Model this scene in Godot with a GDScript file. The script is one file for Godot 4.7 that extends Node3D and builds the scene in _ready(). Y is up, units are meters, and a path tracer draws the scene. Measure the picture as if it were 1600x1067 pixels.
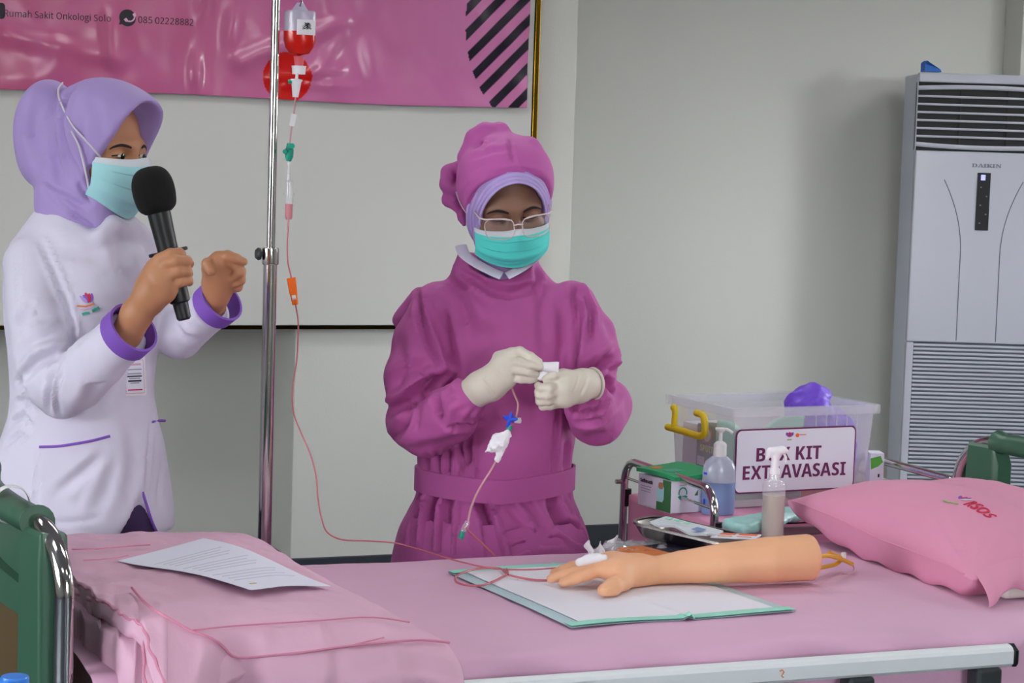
extends Node3D

const YAW := -22.0
var cam: Camera3D
var M := {}

class Prim:
	var t := 0
	var op := 0
	var k := 0.02
	var a := Vector3.ZERO
	var ba := Vector3.ZERO
	var bb := 1.0
	var ra := 0.1
	var rb := 0.1
	var inv := Transform3D()
	var r := Vector3.ONE
	var r2 := Vector3.ONE
	var y0 := 0.0
	var y1 := 1.0
	var tab: Array[PackedFloat32Array] = []
	func d(p: Vector3) -> float:
		if t == 0:
			var pa := p - a
			var h := clampf(pa.dot(ba) / bb, 0.0, 1.0)
			return (pa - ba * h).length() - lerpf(ra, rb, h)
		if t == 1:
			var q := inv * p
			var k0 := (q / r).length()
			var k1 := (q / r2).length()
			return k0 * (k0 - 1.0) / maxf(k1, 1e-6)
		if t == 2:
			var q := inv * p
			var yc := clampf(q.y, y0, y1)
			var f := (yc - y0) / (y1 - y0) * 63.0
			var i := mini(int(f), 62)
			f -= i
			var cx := lerpf(tab[0][i], tab[0][i + 1], f)
			var cz := lerpf(tab[1][i], tab[1][i + 1], f)
			var rx := lerpf(tab[2][i], tab[2][i + 1], f)
			var zz := q.z - cz
			var n := 3 if zz > 0.0 else 4
			var rz := lerpf(tab[n][i], tab[n][i + 1], f)
			var u := Vector2((q.x - cx) / rx, zz / rz)
			var k0 := u.length()
			var k1 := Vector2(u.x / rx, u.y / rz).length()
			var dd := k0 * (k0 - 1.0) / maxf(k1, 1e-6)
			if k1 < 1e-6:
				dd = -minf(rx, rz)
			var dy := absf(q.y - yc)
			if dy > 0.0:
				return sqrt(maxf(dd, 0.0) ** 2 + dy * dy)
			return dd
		return a.dot(p) - ra  # half space

class Sdf:
	var P: Array[Prim] = []
	func cap(a: Vector3, b: Vector3, ra: float, rb: float, k := 0.02, op := 0) -> Sdf:
		var q := Prim.new()
		q.a = a
		q.ba = b - a
		q.bb = maxf(q.ba.length_squared(), 1e-9)
		q.ra = ra
		q.rb = rb
		q.k = k
		q.op = op
		P.append(q)
		return self
	func chain(pts: Array, rs: Array, k := 0.02, op := 0) -> Sdf:
		for i in pts.size() - 1:
			cap(pts[i], pts[i + 1], rs[i], rs[i + 1], k, op)
		return self
	func ell(c: Vector3, r: Vector3, k := 0.02, op := 0, b := Basis()) -> Sdf:
		var q := Prim.new()
		q.t = 1
		q.inv = Transform3D(b, c).affine_inverse()
		q.r = r
		q.r2 = r * r
		q.k = k
		q.op = op
		P.append(q)
		return self
	func ellx(xf: Transform3D, c: Vector3, r: Vector3, k := 0.02, op := 0) -> Sdf:
		return ell(xf * c, r, k, op, xf.basis)
	func plane(n: Vector3, at: Vector3, k := 0.005) -> Sdf:  # keeps the side that n points away from
		var q := Prim.new()
		q.t = 3
		q.a = n.normalized()
		q.ra = q.a.dot(at)
		q.k = k
		q.op = 2
		P.append(q)
		return self
	func loft(rows: Array, k := 0.03, op := 0, xf := Transform3D()) -> Sdf:  # rows [y, cx, cz, rx, rz front, rz back], y rising
		var q := Prim.new()
		q.t = 2
		q.inv = xf.affine_inverse()
		q.k = k
		q.op = op
		q.y0 = rows[0][0]
		q.y1 = rows[-1][0]
		for c in 5:
			var col := PackedFloat32Array()
			for i in 64:
				var y := lerpf(q.y0, q.y1, i / 63.0)
				var j := 0
				while j < rows.size() - 2 and rows[j + 1][0] < y:
					j += 1
				var t := clampf((y - rows[j][0]) / (rows[j + 1][0] - rows[j][0]), 0, 1)
				var p0: float = rows[maxi(j - 1, 0)][c + 1]
				var p3: float = rows[mini(j + 2, rows.size() - 1)][c + 1]
				col.append(cubic_interpolate(rows[j][c + 1], rows[j + 1][c + 1], p0, p3, t) * 0.6 + lerpf(rows[j][c + 1], rows[j + 1][c + 1], t) * 0.4)
			q.tab.append(col)
		P.append(q)
		return self
	static func ev(L: Array[Prim], p: Vector3) -> float:
		var d := 10.0
		for q in L:
			var e := q.d(p)
			if q.op == 0:
				var h := maxf(q.k - absf(d - e), 0.0)
				d = minf(d, e) - h * h * 0.25 / q.k
			else:
				if q.op == 1:
					e = -e
				var h := maxf(q.k - absf(d - e), 0.0)
				d = maxf(d, e) + h * h * 0.25 / q.k
		return d
	func mesh(mb: MB, lo: Vector3, hi: Vector3, cell: float, xf := Transform3D()) -> void:
		const B := 5
		var n := Vector3i(((hi - lo) / (cell * B)).ceil()) * B
		var nx := n.x + 1
		var ny := n.y + 1
		var nz := n.z + 1
		var F := PackedFloat32Array()
		F.resize(nx * ny * nz)
		F.fill(99.0)
		var act: Array[Vector3i] = []
		var hd := cell * B * 0.87
		for bz in range(0, n.z, B):
			for by in range(0, n.y, B):
				for bx in range(0, n.x, B):
					var c := lo + Vector3(bx + B * 0.5, by + B * 0.5, bz + B * 0.5) * cell
					var ds := PackedFloat32Array()
					var best := 10.0
					for q in P:
						var e := q.d(c)
						ds.append(e)
						if q.op == 0:
							best = minf(best, e)
					if best > hd * 1.6 + 0.03:
						continue
					var L: Array[Prim] = []
					for i in P.size():
						var q := P[i]
						if q.op == 0:
							if ds[i] < best + 3.0 * hd + q.k:
								L.append(q)
						elif q.op == 1:
							if ds[i] < hd * 1.6 + q.k + 0.01:
								L.append(q)
						else:
							L.append(q)
					if absf(ev(L, c)) > hd * 1.6 + 0.012:
						continue
					act.append(Vector3i(bx, by, bz))
					for z in range(bz, bz + B + 1):
						for y in range(by, by + B + 1):
							var o := (z * ny + y) * nx
							for x in range(bx, bx + B + 1):
								if F[o + x] == 99.0:
									F[o + x] = ev(L, lo + Vector3(x, y, z) * cell)
		var id := {}
		var sx := 1
		var sy := nx
		var sz := nx * ny
		var off := [0, sx, sy, sx + sy, sz, sz + sx, sz + sy, sz + sx + sy]
		var eds := [[0, 1], [2, 3], [4, 5], [6, 7], [0, 2], [1, 3], [4, 6], [5, 7], [0, 4], [1, 5], [2, 6], [3, 7]]
		var cor := [Vector3(0, 0, 0), Vector3(1, 0, 0), Vector3(0, 1, 0), Vector3(1, 1, 0), Vector3(0, 0, 1), Vector3(1, 0, 1), Vector3(0, 1, 1), Vector3(1, 1, 1)]
		var cells: Array[Vector3i] = []
		for b in act:
			for z in range(b.z, b.z + B):
				for y in range(b.y, b.y + B):
					var o := (z * ny + y) * nx
					for x in range(b.x, b.x + B):
						var i := o + x
						var s := 0
						for c in 8:
							if F[i + off[c]] < 0.0:
								s += 1
						if s == 0 or s == 8:
							continue
						var sum := Vector3.ZERO
						var m := 0
						for e in eds:
							var f0 := F[i + off[e[0]]]
							var f1 := F[i + off[e[1]]]
							if (f0 < 0.0) != (f1 < 0.0):
								sum += (cor[e[0]] as Vector3).lerp(cor[e[1]], f0 / (f0 - f1))
								m += 1
						id[i] = mb.v.size()
						cells.append(Vector3i(x, y, z))
						mb.v.append(xf * (lo + (Vector3(x, y, z) + sum / m) * cell))
		for c in cells:
			var i := (c.z * ny + c.y) * nx + c.x
			var f0 := F[i] < 0.0
			if c.y > 0 and c.z > 0 and f0 != (F[i + sx] < 0.0) and id.has(i - sy) and id.has(i - sz) and id.has(i - sy - sz):
				mb.q4(id[i], id[i - sy], id[i - sy - sz], id[i - sz], f0)
			if c.x > 0 and c.z > 0 and f0 != (F[i + sy] < 0.0) and id.has(i - sx) and id.has(i - sz) and id.has(i - sx - sz):
				mb.q4(id[i], id[i - sz], id[i - sx - sz], id[i - sx], f0)
			if c.x > 0 and c.y > 0 and f0 != (F[i + sz] < 0.0) and id.has(i - sx) and id.has(i - sy) and id.has(i - sx - sy):
				mb.q4(id[i], id[i - sx], id[i - sx - sy], id[i - sy], f0)

class MB:
	var v := PackedVector3Array()
	var ix := PackedInt32Array()
	var uv := PackedVector2Array()
	func q4(a: int, b: int, c: int, d: int, flip := false) -> void:
		if flip:
			ix.append_array([a, c, b, a, d, c])
		else:
			ix.append_array([a, b, c, a, c, d])
	func vol() -> float:
		var s := 0.0
		for i in range(0, ix.size(), 3):
			s += v[ix[i]].dot(v[ix[i + 1]].cross(v[ix[i + 2]]))
		return s
	func flip() -> MB:
		for i in range(0, ix.size(), 3):
			var t := ix[i]
			ix[i] = ix[i + 1]
			ix[i + 1] = t
		return self
	func orient() -> MB:  # front faces run clockwise
		return flip() if vol() > 0.0 else self
	func join(o: MB, xf := Transform3D()) -> MB:
		var b := v.size()
		if uv.size() < b and o.uv.size():
			uv.resize(b)
		for p in o.v:
			v.append(xf * p)
		if o.uv.size():
			uv.append_array(o.uv)
		elif uv.size():
			uv.resize(v.size())
		for i in o.ix:
			ix.append(i + b)
		return self
	func moved(xf: Transform3D) -> MB:
		for i in v.size():
			v[i] = xf * v[i]
		return self
	func bend(fn: Callable) -> MB:
		for i in v.size():
			v[i] = fn.call(v[i])
		return self
	func normals() -> PackedVector3Array:
		var n := PackedVector3Array()
		n.resize(v.size())
		for i in range(0, ix.size(), 3):
			var a := ix[i]
			var b := ix[i + 1]
			var c := ix[i + 2]
			var f := (v[c] - v[a]).cross(v[b] - v[a])
			n[a] += f
			n[b] += f
			n[c] += f
		for i in n.size():
			n[i] = n[i].normalized()
		return n
	func relax(times := 1, w := 0.5) -> MB:
		for k in times:
			var s := PackedVector3Array()
			s.resize(v.size())
			var c := PackedInt32Array()
			c.resize(v.size())
			for i in range(0, ix.size(), 3):
				for j in 3:
					var a := ix[i + j]
					var b := ix[i + (j + 1) % 3]
					s[a] += v[b]
					s[b] += v[a]
					c[a] += 1
					c[b] += 1
			for i in v.size():
				if c[i]:
					v[i] = v[i].lerp(s[i] / c[i], w)
		return self
	func done(angle := 40.0) -> ArrayMesh:
		var A := []
		A.resize(Mesh.ARRAY_MAX)
		if angle >= 180.0:
			A[Mesh.ARRAY_VERTEX] = v
			A[Mesh.ARRAY_NORMAL] = normals()
			if uv.size() == v.size():
				A[Mesh.ARRAY_TEX_UV] = uv
			A[Mesh.ARRAY_INDEX] = ix
		else:
			# weld by place, then split normals at edges sharper than the angle
			var key := {}
			var w := PackedInt32Array()
			for p in v:
				var k := Vector3i((p * 40000.0).round())
				if not key.has(k):
					key[k] = key.size()
				w.append(key[k])
			var nf := ix.size() / 3
			var fn := PackedVector3Array()
			var adj := []
			adj.resize(key.size())
			for f in nf:
				var a := v[ix[f * 3]]
				fn.append((v[ix[f * 3 + 2]] - a).cross(v[ix[f * 3 + 1]] - a))
				for j in 3:
					var q := w[ix[f * 3 + j]]
					if adj[q] == null:
						adj[q] = PackedInt32Array()
					adj[q].append(f)
			var V := PackedVector3Array()
			var N := PackedVector3Array()
			var U := PackedVector2Array()
			var lim := cos(deg_to_rad(angle))
			for f in nf:
				var u := fn[f].normalized()
				for j in 3:
					var i := ix[f * 3 + j]
					var s := Vector3.ZERO
					for g in adj[w[i]]:
						if fn[g].normalized().dot(u) >= lim:
							s += fn[g]
					V.append(v[i])
					N.append(s.normalized() if s.length_squared() > 0 else u)
					if uv.size() == v.size():
						U.append(uv[i])
			A[Mesh.ARRAY_VERTEX] = V
			A[Mesh.ARRAY_NORMAL] = N
			if U.size():
				A[Mesh.ARRAY_TEX_UV] = U
		var m := ArrayMesh.new()
		m.add_surface_from_arrays(Mesh.PRIMITIVE_TRIANGLES, A)
		return m

# ---------- shapes ----------
func path(pts: Array, n := 6, closed := false) -> Array:  # Catmull-Rom
	var out := []
	var c := pts.size()
	for i in (c if closed else c - 1):
		var p0 = pts[(i - 1 + c) % c] if closed else pts[maxi(i - 1, 0)]
		var p3 = pts[(i + 2) % c] if closed else pts[mini(i + 2, c - 1)]
		for j in n:
			out.append(pts[i].cubic_interpolate(pts[(i + 1) % c], p0, p3, float(j) / n))
	if not closed:
		out.append(pts[-1])
	return out

func tube(pts: Array, r, sides := 10, flat := 1.0, up := Vector3.ZERO, closed := false) -> MB:
	var mb := MB.new()
	var n := pts.size()
	var t0: Vector3 = (pts[1] - pts[0]).normalized()
	var u := up
	if u == Vector3.ZERO:
		u = Vector3.UP if absf(t0.y) < 0.9 else Vector3.RIGHT
	for i in n:
		var t: Vector3
		if closed:
			t = (pts[(i + 1) % n] - pts[(i - 1 + n) % n]).normalized()
		else:
			t = (pts[mini(i + 1, n - 1)] - pts[maxi(i - 1, 0)]).normalized()
		u = (u - t * u.dot(t)).normalized()
		var w := t.cross(u)
		var rr: float = r[i] if r is Array else r
		for k in sides:
			var a := TAU * k / sides
			mb.v.append(pts[i] + (u * cos(a) * flat + w * sin(a)) * rr)
	for i in (n if closed else n - 1):
		for k in sides:
			var k2 := (k + 1) % sides
			var j := (i + 1) % n
			mb.q4(i * sides + k, i * sides + k2, j * sides + k2, j * sides + k)
	if not closed:
		for e in [0, n - 1]:
			var c := mb.v.size()
			mb.v.append(pts[e])
			for k in sides:
				var a := int(e) * sides + k
				var b := int(e) * sides + (k + 1) % sides
				if e == 0:
					mb.ix.append_array([c, b, a])
				else:
					mb.ix.append_array([c, a, b])
	return mb.orient()

func lathe(prof: Array, seg := 24, xf := Transform3D()) -> MB:  # profile of Vector2(radius, height), from bottom to top
	var mb := MB.new()
	for p in prof:
		for k in seg:
			var a := TAU * k / seg
			mb.v.append(xf * Vector3(cos(a) * p.x, p.y, sin(a) * p.x))
	for i in prof.size() - 1:
		for k in seg:
			var k2 := (k + 1) % seg
			mb.q4(i * seg + k, i * seg + k2, (i + 1) * seg + k2, (i + 1) * seg + k)
	return mb.orient()

func rbox(size: Vector3, r := 0.004, k := 2) -> MB:
	var mb := MB.new()
	var h := size / 2
	r = minf(r, minf(h.x, minf(h.y, h.z)) * 0.999)
	var core := h - Vector3.ONE * r
	for ax in 3:
		for s in [-1.0, 1.0]:
			var lst := []
			for c in [(ax + 1) % 3, (ax + 2) % 3]:
				var l := []
				for i in k + 1:
					l.append(Vector2(-core[c], -tan(PI / 4 * (1.0 - float(i) / k))))
				for i in k + 1:
					l.append(Vector2(core[c], tan(PI / 4 * i / k)))
				lst.append(l)
			var b := mb.v.size()
			for q in lst[1]:
				for p in lst[0]:
					var d := Vector3.ZERO
					var o := Vector3.ZERO
					d[ax] = s
					o[ax] = core[ax] * s
					d[(ax + 1) % 3] = p.y
					d[(ax + 2) % 3] = q.y
					o[(ax + 1) % 3] = p.x
					o[(ax + 2) % 3] = q.x
					mb.v.append(o + d.normalized() * r)
			var w := 2 * k + 2
			for j in w - 1:
				for i in w - 1:
					mb.q4(b + j * w + i, b + j * w + i + 1, b + (j + 1) * w + i + 1, b + (j + 1) * w + i, s > 0)
	return mb.orient()

func box(size: Vector3, at := Vector3.ZERO, r := 0.003, b := Basis()) -> MB:
	return rbox(size, r).moved(Transform3D(b, at))

func prism(poly: Array, depth: float, xf := Transform3D(), bev := 0.0) -> MB:  # outline in x, y; depth along z, centred
	var mb := MB.new()
	var P := PackedVector2Array(poly)
	if Geometry2D.is_polygon_clockwise(P):
		P.reverse()
	var n := P.size()
	var inner := P
	if bev > 0.0:
		var o := Geometry2D.offset_polygon(P, -bev, Geometry2D.JOIN_MITER)
		if o.size() == 1 and o[0].size() == n:
			# same number of corners: match them by nearness
			inner = PackedVector2Array()
			for p in P:
				var best: Vector2 = o[0][0]
				for q in o[0]:
					if q.distance_to(p) < best.distance_to(p):
						best = q
				inner.append(best)
		else:
			bev = 0.0
	var rings := [[inner, -depth / 2], [P, -depth / 2 + bev], [P, depth / 2 - bev], [inner, depth / 2]]
	if bev == 0.0:
		rings = [[P, -depth / 2], [P, depth / 2]]
	for rg in rings:
		for p in rg[0]:
			mb.v.append(xf * Vector3(p.x, p.y, rg[1]))
	for i in rings.size() - 1:
		for k in n:
			mb.q4(i * n + k, i * n + (k + 1) % n, (i + 1) * n + (k + 1) % n, (i + 1) * n + k, true)
	var T := Geometry2D.triangulate_polygon(inner)
	var l := (rings.size() - 1) * n
	for i in range(0, T.size(), 3):
		mb.ix.append_array([T[i], T[i + 1], T[i + 2]])
		mb.ix.append_array([l + T[i], l + T[i + 2], l + T[i + 1]])
	return mb.orient()

func sheet(nu: int, nv: int, fn: Callable, thick: float, cu := false) -> MB:  # fn(u, v) -> point; a closed sheet with thickness
	var mb := MB.new()
	var g := MB.new()
	var cols := nu if cu else nu + 1
	for j in nv + 1:
		for i in cols:
			g.v.append(fn.call(float(i) / nu, float(j) / nv))
			g.uv.append(Vector2(float(i) / nu, float(j) / nv))
	for j in nv:
		for i in nu:
			g.q4(j * cols + i, j * cols + (i + 1) % cols, (j + 1) * cols + (i + 1) % cols, (j + 1) * cols + i)
	var N := g.normals()
	var c := g.v.size()
	for s in [0.5, -0.5]:
		for i in c:
			mb.v.append(g.v[i] + N[i] * thick * s)
			mb.uv.append(g.uv[i])
	for i in g.ix:
		mb.ix.append(i)
	for i in range(0, g.ix.size(), 3):
		mb.ix.append_array([c + g.ix[i], c + g.ix[i + 2], c + g.ix[i + 1]])
	for j in nv:
		if not cu:
			mb.q4(j * cols, (j + 1) * cols, c + (j + 1) * cols, c + j * cols)
			mb.q4(j * cols + nu, c + j * cols + nu, c + (j + 1) * cols + nu, (j + 1) * cols + nu)
	for i in nu:
		var i2 := (i + 1) % cols
		mb.q4(i, c + i, c + i2, i2)
		mb.q4(nv * cols + i, nv * cols + i2, c + nv * cols + i2, c + nv * cols + i)
	return mb

func rrect(w: float, h: float, r: float, k := 5) -> Array:
	var o := []
	for c in [[1, 1, 0], [-1, 1, 1], [-1, -1, 2], [1, -1, 3]]:
		for i in k + 1:
			var a: float = PI / 2 * (c[2] + float(i) / k)
			o.append(Vector2(c[0] * (w / 2 - r), c[1] * (h / 2 - r)) + Vector2(cos(a), sin(a)) * r)
	return o

func letters(s: String, h: float, depth := 0.001, bold := false, font := "Droid Sans") -> MB:  # centred on the origin, h = capital height
	var t := TextMesh.new()
	var f := SystemFont.new()
	f.font_names = PackedStringArray([font])
	f.font_weight = 700 if bold else 400
	t.font = f
	t.text = s
	t.font_size = 48
	t.pixel_size = h / 34.0
	t.depth = depth
	t.curve_step = 3.0
	var mb := MB.new()
	for k in t.get_surface_count() if t.get_surface_count() else 0:
		var A := t.surface_get_arrays(k)
		var b := mb.v.size()
		mb.v.append_array(A[Mesh.ARRAY_VERTEX])
		if A[Mesh.ARRAY_INDEX] != null:
			for i in A[Mesh.ARRAY_INDEX]:
				mb.ix.append(i + b)
		else:
			for i in A[Mesh.ARRAY_VERTEX].size():
				mb.ix.append(i + b)
	return mb

# ---------- scene bookkeeping ----------
func tag(o: Node3D, label: String, category := "", group := "", kind := "") -> Node3D:
	if label:
		o.set_meta("label", label)
	if category:
		o.set_meta("category", category)
	if group:
		o.set_meta("group", group)
	if kind:
		o.set_meta("kind", kind)
	return o

func thing(called: String, label: String, category: String, at := Transform3D(), group := "") -> Node3D:
	var o := Node3D.new()
	o.name = called
	o.transform = at
	add_child(o, true)
	return tag(o, label, category, group)

func put(called: String, m, material: Material, parent: Node = null, angle := 40.0, label := "") -> MeshInstance3D:
	var o := MeshInstance3D.new()
	o.name = called
	o.mesh = m.done(angle) if m is MB else m
	o.material_override = material
	(parent if parent else self).add_child(o, true)
	if label:
		o.set_meta("label", label)
	return o

func structure(called: String, m, material: Material) -> MeshInstance3D:
	var o := put(called, m, material)
	o.set_meta("kind", "structure")
	return o

func at_yaw(p: Vector3, deg := YAW) -> Transform3D:
	return Transform3D(Basis(Vector3.UP, deg_to_rad(deg)), p)

func ray(px: float, py: float) -> Vector3:
	return cam.transform.basis * Vector3((px - 800.0) / 3300.0, (533.5 - py) / 3300.0, -1.0)

func hit(fr: Transform3D, px: float, py: float, z := 0.0) -> Vector3:  # where a line of sight meets the plane z of a thing's own frame, in that frame
	var o := fr.affine_inverse() * cam.position
	var r := fr.basis.inverse() * ray(px, py)
	return o + r * ((z - o.z) / r.z)

func ony(px: float, py: float, y: float) -> Vector3:
	var r := ray(px, py)
	return cam.position + r * ((y - cam.position.y) / r.y)

func onz(px: float, py: float, z: float) -> Vector3:
	var r := ray(px, py)
	return cam.position + r * ((z - cam.position.z) / r.z)

func mat(called: String, c: Color, rough := 0.7, o := {}) -> StandardMaterial3D:
	var m := StandardMaterial3D.new()
	m.resource_name = called
	m.albedo_color = c
	m.roughness = rough
	for k in o:
		m.set(k, o[k])
	M[called] = m
	return m

func relief(m: StandardMaterial3D, tex: Texture2D, cm: float, scale: float) -> void:
	m.heightmap_enabled = true
	m.heightmap_texture = tex
	m.heightmap_scale = cm
	m.uv1_triplanar = true
	m.uv1_scale = Vector3.ONE * scale

func noise_tex(freq: float, seed_: int, oct := 4, size := 512) -> NoiseTexture2D:
	var f := FastNoiseLite.new()
	f.seed = seed_
	f.frequency = freq
	f.fractal_octaves = oct
	var t := NoiseTexture2D.new()
	t.width = size
	t.height = size
	t.seamless = true
	t.noise = f
	return t

# grooves and ridges on a surface: each is [polyline of Vector2 (x, y), width, depth, facing]
func crease(mb: MB, list: Array, zmin := -99.0) -> void:
	var N := mb.normals()
	var pre := []
	for c in list:
		var lo := Vector2(99, 99)
		var hi := Vector2(-99, -99)
		for p in c[0]:
			lo = lo.min(p)
			hi = hi.max(p)
		pre.append(Rect2(lo - Vector2.ONE * c[1] * 3.0, hi - lo + Vector2.ONE * c[1] * 6.0))
	for i in mb.v.size():
		var p := mb.v[i]
		if N[i].z < 0.02 or p.z < zmin:
			continue
		var q := Vector2(p.x, p.y)
		var d := 0.0
		for j in list.size():
			if not pre[j].has_point(q):
				continue
			var c = list[j]
			if c.size() > 3 and absf(p.z - c[3]) > c[4]:
				continue
			var pts = c[0]
			var n: int = pts.size()
			for k in n - 1:
				var ab: Vector2 = pts[k + 1] - pts[k]
				var t: float = (q - (pts[k] as Vector2)).dot(ab) / ab.length_squared()
				if (t < 0.0 and k > 0) or (t > 1.0 and k < n - 2):
					continue
				var tt := clampf(t, 0, 1)
				var e: Vector2 = q - ((pts[k] as Vector2) + ab * tt)
				var s: float = e.length() / c[1]
				if s > 3.0:
					continue
				var fade := minf(1.0, 4.0 * minf((k + tt) / (n - 1), 1.0 - (k + tt) / (n - 1)) + 0.25)
				var side := signf(ab.cross(e))
				d += c[2] * fade * (-exp(-s * s) + 0.55 * exp(-(s - 1.6) ** 2 * 1.6) * (1.0 if side > 0 else 0.45)) * (1.0 if k == 0 or t >= 0.0 else 0.5)
				break
		mb.v[i] = p + N[i] * d * clampf(N[i].z * 1.8, 0.0, 1.0)

func _ready() -> void:
	# camera
	cam = Camera3D.new()
	cam.name = "camera"
	cam.position = Vector3(0, 1.47, 0)
	cam.rotation_degrees = Vector3(-5.0, YAW, 1.8)
	cam.fov = rad_to_deg(2.0 * atan(533.5 / 3300.0))
	cam.near = 0.05
	cam.far = 60.0
	add_child(cam)
	cam.current = true
	# surroundings: the sky lights the closed room through windows out of view
	var env := Environment.new()
	env.background_mode = Environment.BG_SKY
	env.sky = Sky.new()
	var sm := ProceduralSkyMaterial.new()
	sm.sky_top_color = Color(0.86, 0.89, 0.93)
	sm.sky_horizon_color = Color(0.97, 0.97, 0.97)
	sm.ground_bottom_color = Color(0.6, 0.6, 0.6)
	sm.ground_horizon_color = Color(0.85, 0.87, 0.9)
	sm.sky_energy_multiplier = 5.0
	sm.ground_energy_multiplier = 2.2
	env.sky.sky_material = sm
	env.tonemap_mode = Environment.TONE_MAPPER_LINEAR
	env.tonemap_exposure = 0.57
	env.sdfgi_enabled = true
	env.ssao_enabled = true
	env.ssil_enabled = true
	var we := WorldEnvironment.new()
	we.name = "surroundings"
	we.environment = env
	add_child(we)
	materials()
	unseen_ceiling_lights()
	room()
	wall_panel()
	air_conditioner()
	bed()
	cart()
	cart_things()
	bed_things()
	quilt()
	pillow()
	drip_stand()
	practice_arm()
	nurse_in_gown()
	nurse_with_microphone()
	drip_line()

func materials() -> void:
	var cloth := noise_tex(0.05, 3, 4, 512)
	var fine := noise_tex(0.25, 9, 2, 512)
	mat("wall_paint", Color(0.80, 0.80, 0.775), 0.85)
	relief(M.wall_paint, fine, 0.03, 1.2)
	mat("ceiling_paint", Color(0.9, 0.9, 0.9), 0.9)
	mat("floor_vinyl", Color(0.24, 0.27, 0.31), 0.5)
	mat("skirting", Color(0.17, 0.19, 0.22), 0.5)
	mat("lamp_glow", Color(1, 1, 1), 0.5, {"emission_enabled": true, "emission": Color(1, 0.99, 0.97), "emission_energy_multiplier": 6.0})
	mat("white_metal", Color(0.86, 0.86, 0.87), 0.35)
	mat("board_white", Color(0.78, 0.78, 0.76), 0.6)
	mat("pane", Color(0.97, 0.98, 1.0, 0.04), 0.02, {"transparency": BaseMaterial3D.TRANSPARENCY_ALPHA})
	mat("gold", Color(0.62, 0.47, 0.13), 0.12, {"metallic": 1.0})
	mat("chrome", Color(0.80, 0.79, 0.78), 0.1, {"metallic": 1.0})
	mat("steel", Color(0.66, 0.64, 0.62), 0.25, {"metallic": 1.0})
	mat("aluminium", Color(0.90, 0.92, 0.93), 0.4, {"metallic": 0.0})
	mat("black_plastic", Color(0.035, 0.035, 0.04), 0.45)
	mat("foam", Color(0.02, 0.02, 0.022), 0.95)
	relief(M.foam, fine, 0.12, 8.0)
	mat("dark_grey", Color(0.16, 0.19, 0.20), 0.5)
	mat("green_plastic", Color(0.20, 0.36, 0.28), 0.35)
	mat("brown_board", Color(0.34, 0.27, 0.15), 0.5)
	mat("white_plastic", Color(0.88, 0.88, 0.88), 0.35)
	mat("ac_front", Color(0.72, 0.73, 0.77), 0.22)
	mat("ac_side", Color(0.74, 0.76, 0.81), 0.45)
	mat("ac_dark", Color(0.03, 0.035, 0.05), 0.5)
	mat("ac_grey", Color(0.42, 0.45, 0.50), 0.6)
	mat("ac_light", Color(0.5, 0.5, 1.0), 0.4, {"emission_enabled": true, "emission": Color(0.75, 0.78, 1.0), "emission_energy_multiplier": 1.5})
	mat("blue_cloth", Color(0.16, 0.40, 0.72), 0.7)
	mat("sheet_pink", Color(0.85, 0.67, 0.78), 0.75, {"rim_enabled": true, "rim": 0.3})
	relief(M.sheet_pink, cloth, 0.03, 2.0)
	mat("quilt_pink", Color(0.86, 0.68, 0.77), 0.8, {"rim_enabled": true, "rim": 0.3})
	relief(M.quilt_pink, cloth, 0.035, 3.0)
	mat("quilt_seam", Color(0.83, 0.53, 0.64), 0.8)
	mat("pillow_pink", Color(0.86, 0.57, 0.69), 0.75, {"rim_enabled": true, "rim": 0.3})
	relief(M.pillow_pink, cloth, 0.025, 3.0)
	mat("cart_cloth", Color(0.90, 0.62, 0.74), 0.75)
	mat("gown", Color(0.69, 0.315, 0.585), 0.7, {"rim_enabled": true, "rim": 0.25})
	relief(M.gown, fine, 0.03, 6.0)
	mat("gown_cap", Color(0.74, 0.35, 0.65), 0.7, {"rim_enabled": true, "rim": 0.25})
	mat("coat", Color(0.83, 0.81, 0.88), 0.7, {"rim_enabled": true, "rim": 0.2})
	relief(M.coat, fine, 0.03, 6.0)
	mat("purple_trim", Color(0.50, 0.32, 0.72), 0.7)
	mat("trousers", Color(0.22, 0.13, 0.30), 0.8)
	mat("hijab", Color(0.66, 0.57, 0.80), 0.65, {"rim_enabled": true, "rim": 0.3})
	mat("hijab_band", Color(0.74, 0.66, 0.88), 0.6)
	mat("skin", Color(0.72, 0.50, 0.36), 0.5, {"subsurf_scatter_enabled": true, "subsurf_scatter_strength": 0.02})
	mat("shaded_skin", Color(0.52, 0.37, 0.29), 0.5, {"subsurf_scatter_enabled": true, "subsurf_scatter_strength": 0.02})  # darker skin copy, shade under the hood put into the colour
	mat("skin_light", Color(0.80, 0.56, 0.42), 0.5, {"subsurf_scatter_enabled": true, "subsurf_scatter_strength": 0.02})
	mat("brow", Color(0.10, 0.07, 0.06), 0.8)
	mat("eye_white", Color(0.85, 0.83, 0.80), 0.25)
	mat("iris", Color(0.06, 0.04, 0.03), 0.15)
	mat("mask_teal", Color(0.34, 0.88, 0.84), 0.8)
	mat("mask_pale", Color(0.66, 0.88, 0.90), 0.8)
	mat("mask_edge", Color(0.84, 0.87, 0.89), 0.8)
	mat("elastic", Color(0.85, 0.82, 0.86), 0.7)
	mat("glove", Color(0.84, 0.81, 0.75), 0.55)
	mat("shoe", Color(0.9, 0.9, 0.92), 0.5)
	mat("gauze", Color(0.93, 0.92, 0.94), 0.9)
	mat("glasses", Color(0.86, 0.79, 0.79), 0.15)
	mat("lens", Color(0.9, 0.9, 0.9, 0.06), 0.03, {"transparency": BaseMaterial3D.TRANSPARENCY_ALPHA})
	mat("paper", Color(0.92, 0.92, 0.98), 0.8)
	mat("print_grey", Color(0.66, 0.66, 0.72), 0.8)
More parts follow.
